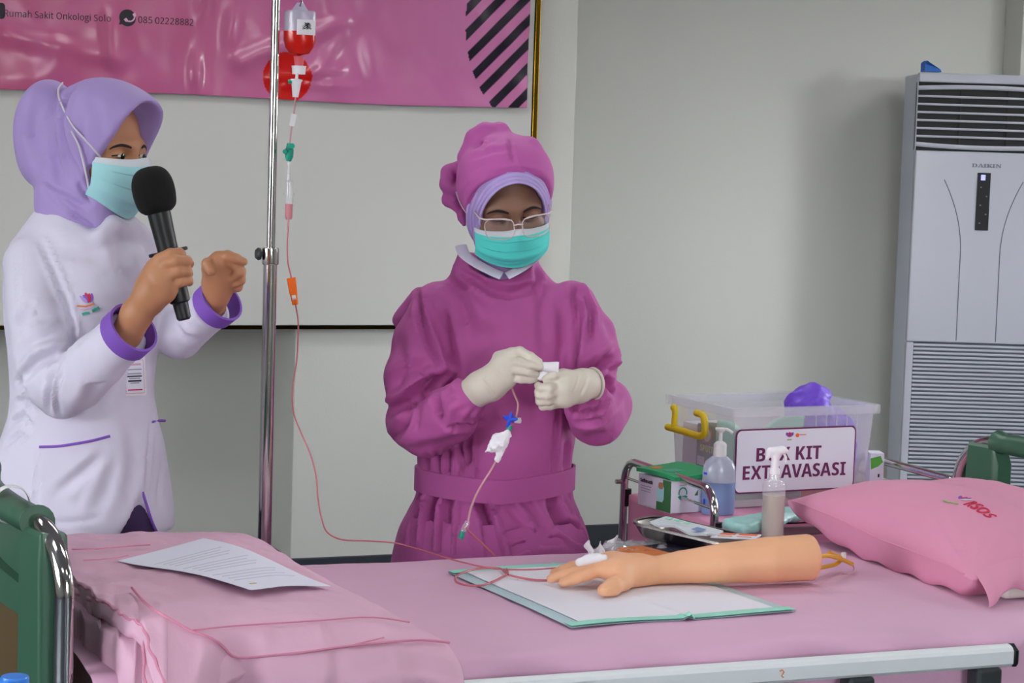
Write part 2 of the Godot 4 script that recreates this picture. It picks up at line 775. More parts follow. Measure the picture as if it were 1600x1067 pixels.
	mat("print_faint", Color(0.78, 0.78, 0.84), 0.8)
	mat("shaded_gold", Color(0.22, 0.17, 0.06), 0.2, {"metallic": 1.0})  # gold with the shadow gap under the board put into its colour
	mat("print_dark", Color(0.15, 0.14, 0.18), 0.7)
	mat("pad_white", Color(0.93, 0.92, 0.96), 0.85)
	mat("pad_edge", Color(0.62, 0.90, 0.82), 0.5)
	mat("pad_film", Color(0.74, 0.85, 0.87), 0.5)
	mat("arm_vinyl", Color(0.93, 0.70, 0.54), 0.5, {"subsurf_scatter_enabled": true, "subsurf_scatter_strength": 0.03})
	mat("yellow_tube", Color(0.88, 0.66, 0.14), 0.4)
	mat("line_red", Color(0.78, 0.42, 0.46), 0.25)
	mat("line_pale", Color(0.80, 0.60, 0.63), 0.25)
	mat("medicine", Color(0.82, 0.10, 0.05), 0.2)
	mat("pink_liquid", Color(0.86, 0.36, 0.40), 0.3)
	mat("clear_plastic", Color(0.92, 0.92, 0.95, 0.22), 0.12, {"transparency": BaseMaterial3D.TRANSPARENCY_ALPHA})
	mat("bin_plastic", Color(0.97, 0.97, 1.0, 0.20), 0.2, {"transparency": BaseMaterial3D.TRANSPARENCY_ALPHA})
	mat("bottle_haze", Color(0.80, 0.82, 0.90, 0.5), 0.22, {"transparency": BaseMaterial3D.TRANSPARENCY_ALPHA})
	mat("gel_blue", Color(0.50, 0.60, 0.78), 0.25)
	mat("spray_liquid", Color(0.72, 0.66, 0.58), 0.2)
	mat("teal", Color(0.10, 0.62, 0.52), 0.35)
	mat("orange_plastic", Color(0.95, 0.42, 0.05), 0.4)
	mat("blue_plastic", Color(0.08, 0.28, 0.85), 0.35)
	mat("yellow_plastic", Color(0.90, 0.78, 0.05), 0.35)
	mat("navy_card", Color(0.09, 0.07, 0.20), 0.5)
	mat("green_card", Color(0.14, 0.62, 0.40), 0.5)
	mat("white_card", Color(0.90, 0.90, 0.95), 0.6)
	mat("leaf_green", Color(0.32, 0.66, 0.20), 0.5)
	mat("dark_green", Color(0.20, 0.45, 0.25), 0.6)
	mat("mint_cloth", Color(0.62, 0.86, 0.76), 0.8)
	mat("violet_wrap", Color(0.47, 0.30, 0.86), 0.45)
	mat("orange_card", Color(0.85, 0.48, 0.22), 0.6)
	mat("sign_plum", Color(0.42, 0.10, 0.34), 0.6)
	mat("red_thread", Color(0.78, 0.12, 0.28), 0.7)
	mat("green_thread", Color(0.55, 0.75, 0.45), 0.7)
	mat("teal_film", Color(0.62, 0.82, 0.80), 0.3)
	mat("cap_blue", Color(0.20, 0.52, 0.90), 0.35)
	mat("red_print", Color(0.80, 0.10, 0.10), 0.5)
	mat("yellow_print", Color(0.85, 0.78, 0.15), 0.6)

func unseen_ceiling_lights() -> void:
	# ceiling panels out of view, in rows placed and weighted to light the scene
	for z: float in [-5.2, -2.6, 0.2]:
		for x: float in [-1.0, 1.9, 5.4]:
			var t := thing("unseen_ceiling_light", "unseen white ceiling panel light in the %s row, %s of its three" % [{-5.2: "back", -2.6: "middle", 0.2: "front"}[z], {-1.0: "leftmost", 1.9: "middle one", 5.4: "rightmost"}[x]], "ceiling light", Transform3D(Basis(), Vector3(x, 2.98, z)), "unseen ceiling panel lights")
			put("frame", box(Vector3(1.26, 0.03, 0.66)), M.white_metal, t)
			put("diffuser", box(Vector3(1.2, 0.01, 0.6), Vector3(0, -0.018, 0), 0.002), M.lamp_glow, t)
			var l := AreaLight3D.new()
			l.name = "panel_light"
			l.area_size = Vector2(1.2, 0.6)
			l.light_color = Color(0.985, 0.99, 1.0)
			l.light_energy = float({-5.2: 1.7, -2.6: 0.85, 0.2: 1.0}[z]) * float({-1.0: 0.55, 1.9: 0.95, 5.4: 1.9}[x])
			l.set("area_range", 14.0)
			l.set("area_attenuation", 2.0)
			l.shadow_enabled = true
			l.position = Vector3(0, -0.03, 0)
			l.rotation_degrees = Vector3(-90, 0, 0)
			t.add_child(l)

func room() -> void:
	var x0 := -4.0
	var x1 := 6.6
	var z0 := -7.25
	var z1 := 3.6
	var cx := (x0 + x1) / 2
	var cz := (z0 + z1) / 2
	var w := x1 - x0
	var dp := z1 - z0
	structure("floor", box(Vector3(w + 0.4, 0.2, dp + 0.4), Vector3(cx, -0.1, cz)), M.floor_vinyl)
	structure("ceiling", box(Vector3(w + 0.4, 0.2, dp + 0.4), Vector3(cx, 3.1, cz)), M.ceiling_paint)
	structure("wall_back", box(Vector3(w + 0.4, 3.0, 0.2), Vector3(cx, 1.5, z0 - 0.1)), M.wall_paint)
	# the window behind the camera is unseen, placed to light things from the front
	var wx0 := 0.2
	var wx1 := 2.2
	structure("wall_front", box(Vector3(wx0 - x0 + 0.2, 3.0, 0.2), Vector3((x0 - 0.2 + wx0) / 2, 1.5, z1 + 0.1)).join(box(Vector3(x1 + 0.2 - wx1, 3.0, 0.2), Vector3((x1 + 0.2 + wx1) / 2, 1.5, z1 + 0.1))).join(box(Vector3(wx1 - wx0, 1.0, 0.2), Vector3((wx0 + wx1) / 2, 0.5, z1 + 0.1))).join(box(Vector3(wx1 - wx0, 0.4, 0.2), Vector3((wx0 + wx1) / 2, 2.8, z1 + 0.1))), M.wall_paint)
	var w1 := structure("unseen_window_1", box(Vector3(wx1 - wx0, 0.05, 0.07), Vector3((wx0 + wx1) / 2, 1.025, z1 + 0.1)).join(box(Vector3(wx1 - wx0, 0.05, 0.07), Vector3((wx0 + wx1) / 2, 2.575, z1 + 0.1))), M.white_metal)
	for k in 6:
		put("mullion", box(Vector3(0.05, 1.6, 0.07), Vector3(lerpf(wx0 + 0.025, wx1 - 0.025, k / 5.0), 1.8, z1 + 0.1)), M.white_metal, w1)
	for k in 5:
		put("pane", box(Vector3((wx1 - wx0) / 5 - 0.05, 1.5, 0.005), Vector3(lerpf(wx0, wx1, (k + 0.5) / 5.0), 1.8, z1 + 0.1), 0.001), M.pane, w1)
	var wz0 := -4.9
	var wz1 := -3.5
	var lz0 := -3.6
	var lz1 := -0.9
	structure("wall_left", box(Vector3(0.2, 3.0, lz0 - z0), Vector3(x0 - 0.1, 1.5, (z0 + lz0) / 2)).join(box(Vector3(0.2, 3.0, z1 - lz1), Vector3(x0 - 0.1, 1.5, (lz1 + z1) / 2))).join(box(Vector3(0.2, 0.9, lz1 - lz0), Vector3(x0 - 0.1, 0.45, (lz0 + lz1) / 2))).join(box(Vector3(0.2, 0.5, lz1 - lz0), Vector3(x0 - 0.1, 2.75, (lz0 + lz1) / 2))), M.wall_paint)
	var w3 := structure("unseen_window_3", box(Vector3(0.07, 0.05, lz1 - lz0), Vector3(x0 - 0.1, 0.925, (lz0 + lz1) / 2)).join(box(Vector3(0.07, 0.05, lz1 - lz0), Vector3(x0 - 0.1, 2.475, (lz0 + lz1) / 2))), M.white_metal)  # out of view on the left, placed to light sides that face left
	for k in 4:
		put("mullion", box(Vector3(0.07, 1.6, 0.05), Vector3(x0 - 0.1, 1.7, lerpf(lz0 + 0.025, lz1 - 0.025, k / 3.0))), M.white_metal, w3)
	for k in 3:
		put("pane", box(Vector3(0.005, 1.5, (lz1 - lz0) / 3 - 0.05), Vector3(x0 - 0.1, 1.7, lerpf(lz0, lz1, (k + 0.5) / 3.0)), 0.001), M.pane, w3)
	structure("wall_right", box(Vector3(0.2, 3.0, wz0 - z0), Vector3(x1 + 0.1, 1.5, (z0 + wz0) / 2)).join(box(Vector3(0.2, 3.0, z1 - wz1), Vector3(x1 + 0.1, 1.5, (wz1 + z1) / 2))).join(box(Vector3(0.2, 1.1, wz1 - wz0), Vector3(x1 + 0.1, 0.55, (wz0 + wz1) / 2))).join(box(Vector3(0.2, 0.5, wz1 - wz0), Vector3(x1 + 0.1, 2.75, (wz0 + wz1) / 2))), M.wall_paint)
	var w2 := structure("unseen_window_2", box(Vector3(0.07, 0.05, wz1 - wz0), Vector3(x1 + 0.1, 1.125, (wz0 + wz1) / 2)).join(box(Vector3(0.07, 0.05, wz1 - wz0), Vector3(x1 + 0.1, 2.475, (wz0 + wz1) / 2))), M.white_metal)  # out of view on the right, placed to cast the air conditioner shadow
	for z in [wz0 + 0.025, wz1 - 0.025]:
		put("mullion", box(Vector3(0.07, 1.4, 0.05), Vector3(x1 + 0.1, 1.8, z)), M.white_metal, w2)
	put("pane", box(Vector3(0.005, 1.3, wz1 - wz0 - 0.1), Vector3(x1 + 0.1, 1.8, (wz0 + wz1) / 2), 0.001), M.pane, w2)
	# the pier that carries the big white panel; its corner shows below the panel
	structure("wall_pier", box(Vector3(1.0, 3.0, 0.4), Vector3(1.98 + 0.5, 1.5, z0 + 0.2), 0.004), M.wall_paint)
	structure("baseboard_pier", box(Vector3(1.02, 0.085, 0.41), Vector3(1.98 + 0.5, 0.0425, z0 + 0.205), 0.004), M.skirting)
	structure("baseboard_back", box(Vector3(w, 0.085, 0.015), Vector3(cx, 0.0425, z0 + 0.0075), 0.004), M.skirting)
	structure("wall_pilaster", box(Vector3(0.6, 3.0, 0.12), Vector3(5.03 + 0.3, 1.5, z0 + 0.06), 0.004), M.wall_paint)

func wall_panel() -> void:
	# a big white board with a gold metal edge, hung on the pier
	var x0 := -1.2
	var x1 := 2.795
	var y0 := 0.885
	var y1 := 2.85
	var t := thing("wall_board", "large white wall board with gold metal edging behind the two women", "board", Transform3D(Basis(), Vector3((x0 + x1) / 2, y0, -6.82)))
	put("face_panel", box(Vector3(x1 - x0, y1 - y0, 0.04), Vector3(0, (y1 - y0) / 2, 0), 0.003), M.board_white, t)
	put("gold_edge", box(Vector3(0.018, y1 - y0 + 0.01, 0.05), Vector3((x1 - x0) / 2 + 0.011, (y1 - y0) / 2, 0.0), 0.002), M.gold, t, 40, "gold metal strip down the right edge")
	put("gold_edge", box(Vector3(x1 - x0, 0.013, 0.040), Vector3(0, -0.0070, -0.004), 0.002), M.shaded_gold, t, 40, "gold metal strip under the bottom edge, its colour darkened for shade")
	# banner
	var bx0 := -0.6
	var bx1 := 2.765
	var nz := FastNoiseLite.new()
	nz.seed = 5
	nz.frequency = 1.0
	nz.fractal_octaves = 3
	var zf := -6.775
	var top := 2.75
	var wr := func(x: float, y: float) -> float:
		var d := 0.012 * nz.get_noise_2d(x * 3.0 + y * 1.2, y * 2.2)
		# upright buckles and slanting folds
		for f in [[1.33, 0.02, 0.010], [1.62, 0.018, 0.012], [1.71, 0.02, 0.009], [2.2, 0.03, 0.006], [1.15, 0.04, 0.006], [2.05, 0.03, 0.006]]:
			var s: float = (x + 0.015 * sin(y * 9.0 + f[0] * 7.0) - f[0]) / f[1]
			d += f[2] * exp(-s * s) * (0.9 + 0.8 * sin(y * 24.0 + f[0] * 30.0))
		for f in [[1.75, 1.75, 2.1, 1.9, 0.03, 0.012], [1.85, 1.70, 2.1, 1.74, 0.012, 0.005], [1.9, 1.68, 2.15, 1.69, 0.01, 0.005], [2.0, 1.72, 2.1, 1.85, 0.02, 0.008], [1.0, 1.8, 1.35, 1.74, 0.03, 0.006]]:
			var ab := Vector2(f[2] - f[0], f[3] - f[1])
			var q := Vector2(x - f[0], y - f[1])
			var tt := clampf(q.dot(ab) / ab.length_squared(), 0, 1)
			var s2: float = (q - ab * tt).length() / f[4]
			d += 1.5 * f[5] * exp(-s2 * s2)
		return d
	var yb := func(x: float) -> float:
		return 1.634 + 0.004 * sin(x * 5.0)
	var fn := func(u: float, v: float) -> Vector3:
		var x := lerpf(bx0, bx1, u)
		var y := lerpf(yb.call(x), top, v)
		return Vector3(x, y, zf + wr.call(x, y) * clampf((y - 1.62) * 20.0, 0.3, 1.0))
	var bn := Image.create(1024, 340, false, Image.FORMAT_RGB8)
	var rc := onz(449, 121, zf)
	var gr := FastNoiseLite.new()
	gr.seed = 2
	gr.frequency = 0.01
	for j in 340:
		var y := lerpf(top, 1.634, 1.0 - j / 339.0)
		for i in 1024:
			var x := lerpf(bx0, bx1, i / 1023.0)
			var g := clampf((x - 0.9) / 1.6, 0, 1)
			var c := Color(0.73, 0.34, 0.49).lerp(Color(0.78, 0.46, 0.65), g)
			c = c.lerp(Color(0.74, 0.36, 0.62), clampf(gr.get_noise_2d(i, j) * 0.5, 0, 0.25))
			# red disc and the striped circle of the print
			if Vector2(x - rc.x, y - rc.y).length() < 0.082:
				c = Color(0.80, 0.08, 0.07)
			if Vector2(x - 2.96, y - 1.92).length() < 0.43:
				if fposmod((y - x * 1.0) * 0.7071, 0.060) < 0.028:
					c = Color(0.11, 0.08, 0.15)
			bn.set_pixel(i, j, c)
	var bm := mat("banner_vinyl", Color(1, 1, 1), 0.24)
	bm.albedo_texture = ImageTexture.create_from_image(bn)
	var b := thing("banner", "creased glossy pink banner with black stripes and a phone number on the wall board", "banner", Transform3D(Basis(), Vector3(0, 0, 0)))
	put("vinyl_sheet", sheet(260, 90, fn, 0.001), bm, b, 180)
	var onb := func(p: Vector3) -> Vector3:
		return Vector3(p.x, p.y, zf + wr.call(p.x, p.y) + 0.0012 + p.z)
	# position of the print, measured on the board
	for e in [["Rumah Sakit Onkologi Solo", 90, 25, 165, 0.021], ["085 02228882", 259, 33, 86, 0.021]]:
		var mb := letters(e[0], e[4], 0.0004, false)
		var lo := 9.0
		var hi := -9.0
		for p in mb.v:
			lo = minf(lo, p.x)
			hi = maxf(hi, p.x)
		var c := onz(e[1], e[2], zf)
		var half := (onz(e[1] + e[3] / 2.0, e[2], zf) - onz(e[1] - e[3] / 2.0, e[2], zf)).x
		var kx := half / (hi - lo)
		for i in mb.v.size():
			var p := mb.v[i]
			mb.v[i] = onb.call(Vector3(c.x + (p.x - (lo + hi) / 2) * kx, c.y + p.y, p.z))
		put("lettering", mb, M.print_dark, b, 10)
	var ic := onz(199, 28, zf)
	var disc := []
	for i in 28:
		var a := TAU * i / 28
		disc.append(Vector2(cos(a), sin(a)) * (0.027 if i != 17 else 0.036))
	var dm := prism(disc, 0.0006, Transform3D(Basis(), Vector3(ic.x, ic.y, 0.0003)))
	put("phone_badge", dm.bend(onb), M.print_dark, b, 20)
	var hand := []
	for i in 20:
		var a := lerpf(-2.6, 0.6, i / 19.0)
		hand.append(Vector3(0.006, 0.006, 0) + Vector3(cos(a), sin(a), 0) * 0.017)
	var rr := []
	for i in 20:
		rr.append(0.0026 + (0.003 if i < 4 or i > 15 else 0.0))
	var hm := tube(hand, rr, 6, 0.3, Vector3(0, 0, 1)).moved(Transform3D(Basis(), Vector3(ic.x, ic.y, 0.0015)))
	put("phone_receiver", hm.bend(onb), M.sheet_pink, b)
	var sq := onz(1, 17, zf)
	put("square_badge", prism(rrect(0.05, 0.05, 0.01), 0.0006, Transform3D(Basis(), Vector3(sq.x - 0.012, sq.y, 0.0003))).bend(onb), M.print_dark, b, 20)

func air_conditioner() -> void:
	var d := 8.05
	var fwd := Vector3(sin(deg_to_rad(-YAW)), 0, -cos(deg_to_rad(YAW)))
	var fr := at_yaw(fwd * d)  # frame at the front face; x to the right, z to the viewer
	var L := hit(fr, 1436, 113)
	var top := L.y
	var w := 2.0 * (hit(fr, 1541, 116).x - L.x)
	var cx := L.x + w / 2
	var t := thing("air_conditioner", "tall white floor standing air conditioner with louvred outlet against the wall", "air conditioner", fr * Transform3D(Basis(), Vector3(cx, 0, 0)))
	var dep := 0.27
	put("cabinet", box(Vector3(w, top - 0.004, dep), Vector3(0, top / 2, -dep / 2 - 0.02), 0.012), M.ac_side, t)
	var P := func(x: float, y: float) -> Vector3:
		return hit(t.transform, x, y, 0.0)
	var go: Vector3 = P.call(1434, 128)   # outlet, top left
	var gb: Vector3 = P.call(1431, 234)   # outlet, bottom
	var gx: float = absf(go.x)
	var gl: float = P.call(1425, 534).y   # lower grille top
	# front cover with an opening for the outlet, built as four rails
	var hw := w / 2
	put("front_cover", box(Vector3(w, top - go.y, 0.03), Vector3(0, (top + go.y) / 2, -0.01), 0.006).join(box(Vector3(hw - gx, go.y - gb.y, 0.03), Vector3(-(hw + gx) / 2, (go.y + gb.y) / 2, -0.01), 0.003)).join(box(Vector3(hw - gx, go.y - gb.y, 0.03), Vector3((hw + gx) / 2, (go.y + gb.y) / 2, -0.01), 0.003)), M.ac_front, t)
	put("front_panel", box(Vector3(w, gb.y - gl - 0.003, 0.034), Vector3(0, (gb.y + gl) / 2, -0.01), 0.006), M.ac_front, t)
	put("outlet_well", box(Vector3(gx * 2, go.y - gb.y, 0.02), Vector3(0, (go.y + gb.y) / 2, -0.018), 0.002), M.ac_dark, t)
	var n := 8
	for i in n:
		var y := lerpf(go.y - 0.022, gb.y + 0.022, float(i) / (n - 1))
		var thick := 0.017 if i == 0 or i == n - 1 else 0.0085
		var pts := []
		for k in 13:
			var u := -1.0 + k / 6.0
			pts.append(Vector3(u * (gx - 0.004), y + (0.008 * (1.0 - u * u) * (1 if i == 0 else -1) if thick > 0.015 else 0.0), 0.0))
		put("louvre", tube(pts, thick / 2, 8, 0.5, Vector3(0, 0, 1)), M.ac_front, t)
	for x in [-0.09, 0.09]:
		put("louvre_link", box(Vector3(0.004, go.y - gb.y - 0.03, 0.004), Vector3(x, (go.y + gb.y) / 2, -0.004), 0.001), M.ac_dark, t)
	# display
	var dc: Vector3 = P.call(1535, 315)
	var da: Vector3 = P.call(1535, 270)
	put("display", box(Vector3(0.05, (da.y - dc.y) * 2, 0.008), Vector3(dc.x, dc.y, 0.007), 0.002), M.ac_dark, t)
	put("indicator_light", box(Vector3(0.017, 0.021, 0.002), Vector3(dc.x - 0.004, da.y - 0.018, 0.0115), 0.0008), M.ac_light, t)
	for k in 5:
		put("button", box(Vector3(0.006, 0.005, 0.002), Vector3(dc.x + (0.012 if k % 2 else -0.010), da.y - 0.055 - k * 0.034, 0.0115), 0.0008), M.ac_grey, t)
	# pressed lines of the front panel
	for s in [-1.0, 1.0]:
		var ln := []
		for k in 24:
			var y := lerpf(da.y - 0.03, gl + 0.01, k / 23.0)
			var u := clampf((y - (dc.y - 0.2)) / (da.y - 0.03 - dc.y + 0.2), 0, 1)
			ln.append(Vector3(dc.x + s * (0.075 + 0.075 * u * u), y, 0.0072))
		put("panel_line", tube(ln, 0.0016, 6), M.ac_grey, t)
	# lower grille
	var gy := 0.12
	put("grille_back", box(Vector3(w - 0.05, gl - gy, 0.01), Vector3(0.0, (gl + gy) / 2, -0.012), 0.002), M.ac_grey, t)
	put("grille_frame", box(Vector3(0.028, gl - gy, 0.03), Vector3(-hw + 0.014, (gl + gy) / 2, -0.01), 0.004).join(box(Vector3(0.028, gl - gy, 0.03), Vector3(hw - 0.014, (gl + gy) / 2, -0.01), 0.004)).join(box(Vector3(w, gy - 0.02, 0.03), Vector3(0, gy / 2 + 0.01, -0.01), 0.004)), M.ac_front, t)
	var m := int((gl - gy) / 0.0155)
	for i in m:
		put("slat", box(Vector3(w - 0.056, 0.0085, 0.012), Vector3(0, gl - 0.010 - i * 0.0155, -0.003), 0.002), M.ac_front, t)
	var lg := letters("DAIKIN", 0.014, 0.001, true, "Droid Serif")
	var lp: Vector3 = P.call(1541, 259)
	put("lettering", lg.moved(Transform3D(Basis().scaled(Vector3(1.5, 1, 1)), Vector3(lp.x, lp.y, 0.008))), M.ac_grey, t, 10)
	# crumpled blue cloth on top
	var s := Sdf.new()
	var cp := t.transform * (P.call(1462, 107) as Vector3)
	var bt := Transform3D(t.transform.basis, Vector3(cp.x, top + 0.006, cp.z))
	var f := bt * Transform3D(Basis(), Vector3(0, 0, -0.08))
	var crm := prism([Vector2(-0.035, 0), Vector2(-0.032, 0.034), Vector2(-0.024, 0.042), Vector2(-0.018, 0.036), Vector2(0.028, 0.010), Vector2(0.032, 0)], 0.05, Transform3D(), 0.006)
	for i in crm.v.size():
		var p := crm.v[i]
		crm.v[i] = p + Vector3(0.004 * sin(p.z * 90), 0, 0.008 * sin(p.x * 120 + p.y * 80))
	var bo := put("folded_cloth", crm, M.blue_cloth, null, 20)
	bo.transform = f
	tag(bo, "small crumpled blue cloth lying on top of the air conditioner", "cloth")

const BZ := -3.54   # middle of the bed
const TOP := 0.67   # top of the mattress

func end_board(t: Node3D, called: String, x: float, side: float, label: String, covered: bool) -> void:
	var hz := 0.385
	var h := 0.885
	var pts := [Vector3(0, 0.16, -hz), Vector3(0, 0.5, -hz)]
	for i in 21:
		var a := PI / 2 * i / 20.0
		pts.append(Vector3(0, h - 0.10 + 0.10 * sin(a), -hz + 0.10 - 0.10 * cos(a)))
	for i in range(1, 20):
		pts.append(Vector3(0, h, lerpf(-hz + 0.10, hz - 0.10, i / 20.0)))
	for i in 21:
		var a := PI / 2 * (1.0 - i / 20.0)
		pts.append(Vector3(0, h - 0.10 + 0.10 * sin(a), hz - 0.10 + 0.10 * cos(a)))
	pts.append(Vector3(0, 0.5, hz))
	pts.append(Vector3(0, 0.16, hz))
	# the boards bow gently outwards
	var bow := func(p: Vector3) -> Vector3:
		return p + Vector3(side * 0.05 * (1.0 - (p.z / hz) ** 2), 0, 0)
	var pf := func(u: float, v: float) -> Vector3:
		return Vector3(0, lerpf(0.34, 0.74, v), lerpf(-hz + 0.10, hz - 0.10, u))
	var pn := put(called, sheet(20, 2, pf, 0.018).bend(bow).moved(Transform3D(Basis(), Vector3(x, 0, BZ))), M.brown_board, t, 40, label)
	var f := Transform3D(Basis(), Vector3(x, 0, BZ))
	put("chrome_tube", tube(pts, 0.0142, 16).bend(bow).moved(f), M.chrome, pn, 60)
	# moulded green sleeve round the top of the tube, with a bead at either end
	var sl := []
	var rs := []
	for i in 25:
		var z := lerpf(-hz + 0.105, hz - 0.105, i / 24.0)
		sl.append(Vector3(0, h, z))
		rs.append(0.0235 + (0.004 if i == 0 or i == 24 else 0.0) - (0.003 if i == 1 or i == 23 else 0.0))
	put("top_sleeve", tube(sl, rs, 18).bend(bow).moved(f), M.green_plastic, pn, 50)
	for s in [-1.0, 1.0]:
		var zc: float = s * (hz - 0.075)
		var post := [Vector2(zc - 0.052, 0.20), Vector2(zc + 0.052, 0.20), Vector2(zc + 0.052 - 0.012 * maxf(s, 0), h - 0.045), Vector2(zc + 0.036, h - 0.006), Vector2(zc - 0.036, h - 0.006), Vector2(zc - 0.052 - 0.012 * minf(s, 0), h - 0.045)]
		put("post", prism(post, 0.045, Transform3D(Basis(Vector3.UP, -PI / 2), Vector3.ZERO), 0.006).bend(bow).moved(f), M.green_plastic, pn)
	put("cross_rail", sheet(24, 4, func(u: float, v: float) -> Vector3: return Vector3(0, lerpf(0.735, 0.795 - 0.012 * absf(u - 0.5) * 2.0, v), lerpf(-hz + 0.10, hz - 0.10, u)), 0.034).bend(bow).moved(f), M.green_plastic, pn)
	if covered:
		put("slot_cover", sheet(20, 2, func(u: float, v: float) -> Vector3: return Vector3(0.006, lerpf(0.785, 0.872, v), lerpf(-hz + 0.11, hz - 0.11, u)), 0.012).bend(bow).moved(f), M.green_plastic, pn)
	for s in [-1.0, 1.0]:
		var w := lathe([Vector2(0.0, -0.012), Vector2(0.05, -0.014), Vector2(0.058, -0.008), Vector2(0.058, 0.008), Vector2(0.05, 0.014), Vector2(0, 0.012)], 20, Transform3D(Basis(Vector3.RIGHT, PI / 2), Vector3(x, 0.058, BZ + s * hz)))
		put("castor", w.join(box(Vector3(0.03, 0.10, 0.05), Vector3(x, 0.125, BZ + s * hz), 0.006)), M.dark_grey, t)

func bed() -> void:
	var t := thing("hospital_bed", "hospital bed with green and chrome end boards and a white folding side rail", "bed")
	end_board(t, "footboard", 0.560, -1.0, "foot end board in green, brown and chrome", true)
	end_board(t, "headboard", 2.665, 1.0, "head end board in green, brown and chrome", false)
	put("frame", box(Vector3(2.06, 0.06, 0.06), Vector3(1.61, 0.47, BZ + 0.37), 0.006).join(box(Vector3(2.06, 0.06, 0.06), Vector3(1.61, 0.47, BZ - 0.33), 0.006)).join(box(Vector3(0.05, 0.05, 0.7), Vector3(0.9, 0.46, BZ), 0.006)).join(box(Vector3(0.05, 0.05, 0.7), Vector3(2.3, 0.46, BZ), 0.006)), M.white_metal, t)
	put("mattress_base", box(Vector3(2.04, 0.02, 0.74), Vector3(1.62, 0.515, BZ), 0.006), M.dark_grey, t)
	# side rail: an aluminium extrusion with a lip along its top, folded down beside the mattress
	var rx0 := 0.95
	var rx1 := 2.212
	var sec := [Vector2(-0.012, 0.60), Vector2(0.008, 0.60), Vector2(0.014, 0.606), Vector2(0.014, 0.628), Vector2(0.010, 0.634), Vector2(0.003, 0.637), Vector2(-0.006, 0.638), Vector2(-0.012, 0.634)]
	var rail := put("side_rail", prism(sec, rx1 - rx0, Transform3D(Basis(Vector3.UP, PI / 2) * Basis(Vector3.BACK, 0.0).scaled(Vector3(-1, 1, 1)), Vector3((rx0 + rx1) / 2, 0, -3.078))), M.aluminium, t, 30)
	put("end_cap", prism([Vector2(-0.013, 0.599), Vector2(0.010, 0.599), Vector2(0.015, 0.605), Vector2(0.015, 0.629), Vector2(0.0, 0.639), Vector2(-0.013, 0.636)], 0.014, Transform3D(Basis(Vector3.UP, PI / 2) * Basis.from_scale(Vector3(-1, 1, 1)), Vector3(rx1 + 0.006, 0, -3.078)), 0.004), M.black_plastic, rail, 40)
	put("scuff", tube([Vector3(1.742, 0.622, -3.0638), Vector3(1.747, 0.624, -3.0636), Vector3(1.751, 0.62, -3.0638), Vector3(1.746, 0.614, -3.0638), Vector3(1.75, 0.611, -3.0638)], 0.0012, 5), M.orange_card, rail)
	for x in [1.395, 1.652, 1.905, 2.165]:
		put("rail_bracket", box(Vector3(0.052, 0.075, 0.04), Vector3(x, 0.563, -3.082), 0.008).join(lathe([Vector2(0, -0.03), Vector2(0.016, -0.03), Vector2(0.016, 0.03), Vector2(0, 0.03)], 16, Transform3D(Basis(Vector3.RIGHT, PI / 2), Vector3(x + 0.012, 0.548, -3.078)))), M.dark_grey, t)
	put("lower_bar", box(Vector3(1.5, 0.026, 0.022), Vector3(1.72, 0.528, -3.086), 0.005), M.aluminium, t)
	# white band looped over the top of the foot board
	var sax := Vector3(0.0945, 0, 1).normalized()
	var su := Vector3.UP.cross(sax).normalized()
	var st := []
	for i in 40:
		var a := TAU * i / 40
		st.append(Vector3(0.517, 0.888, -3.40) + (su * cos(a) + Vector3.UP * sin(a)) * (0.0300 + 0.002 * sin(a)))
	var o := put("looped_band", tube(st, 0.0075, 10, 0.2, Vector3(1, 0, 0), true), M.white_plastic, null, 60)
	tag(o, "white plastic band looped over the green top of the foot board", "strap")

	# mattress under a pink sheet
	var nz := FastNoiseLite.new()
	nz.seed = 11
	nz.frequency = 1.0
	var x0 := 0.60
	var x1 := 2.635
	var z0 := -3.905
	var z1 := -3.115
	var hb := 0.14
	var fn := func(u: float, v: float) -> Vector3:
		# v runs over the section: far side up, across the top, near side down
		var x := lerpf(x0, x1, u)
		var s := v * (hb + (z1 - z0) + 0.16)
		var p: Vector3
		var r := 0.03
		var w := z1 - z0
		if s < hb - r:
			p = Vector3(x, TOP - hb + s, z0)
		elif s < hb + r * 0.57:
			var a := (s - hb + r) / (r * 1.57) * PI / 2
			p = Vector3(x, TOP - r + r * sin(a), z0 + r - r * cos(a))
		elif s < hb + w - r * 0.57:
			var q := (s - hb - r * 0.57) / (w - r * 1.14)
			p = Vector3(x, TOP, lerpf(z0 + r, z1 - r, q))
		elif s < hb + w + r:
			var a := (s - hb - w + r * 0.57) / (r * 1.57) * PI / 2
			p = Vector3(x, TOP - r + r * cos(a), z1 - r + r * sin(a))
		else:
			p = Vector3(x, TOP - r - (s - hb - w - r), z1)
		var k := 0.0022 * nz.get_noise_2d(x * 3.0, p.z * 5.0 + p.y * 7.0) + 0.003 * nz.get_noise_2d(x * 2.0 + p.z * 6.0 + 40.0, p.z * 2.0)
		p.y += k
		# soft dents of the near edge
		var e := exp(-((p.z - z1 + 0.02) / 0.06) ** 2)
		p.y -= e * (0.006 + 0.010 * exp(-((x - 1.60) / 0.10) ** 2) + 0.016 * exp(-((x - 2.14) / 0.13) ** 2))
		if p.y < TOP - 0.02:
			p.z += 0.006 * sin(x * 23.0) * (1.0 if p.z > BZ else -1.0)
		return p
	var body := sheet(150, 80, fn, 0.002)
	body.join(box(Vector3(x1 - x0 - 0.03, 0.125, z1 - z0 - 0.05), Vector3((x0 + x1) / 2, TOP - 0.078, (z0 + z1) / 2), 0.03))
	var mo := put("mattress", body, M.sheet_pink, null, 180)
	tag(mo, "mattress covered with a smooth pink bed sheet, on the hospital bed", "mattress")

func onx(px: float, py: float, x: float) -> Vector3:
	var r := ray(px, py)
	return cam.position + r * ((x - cam.position.x) / r.x)

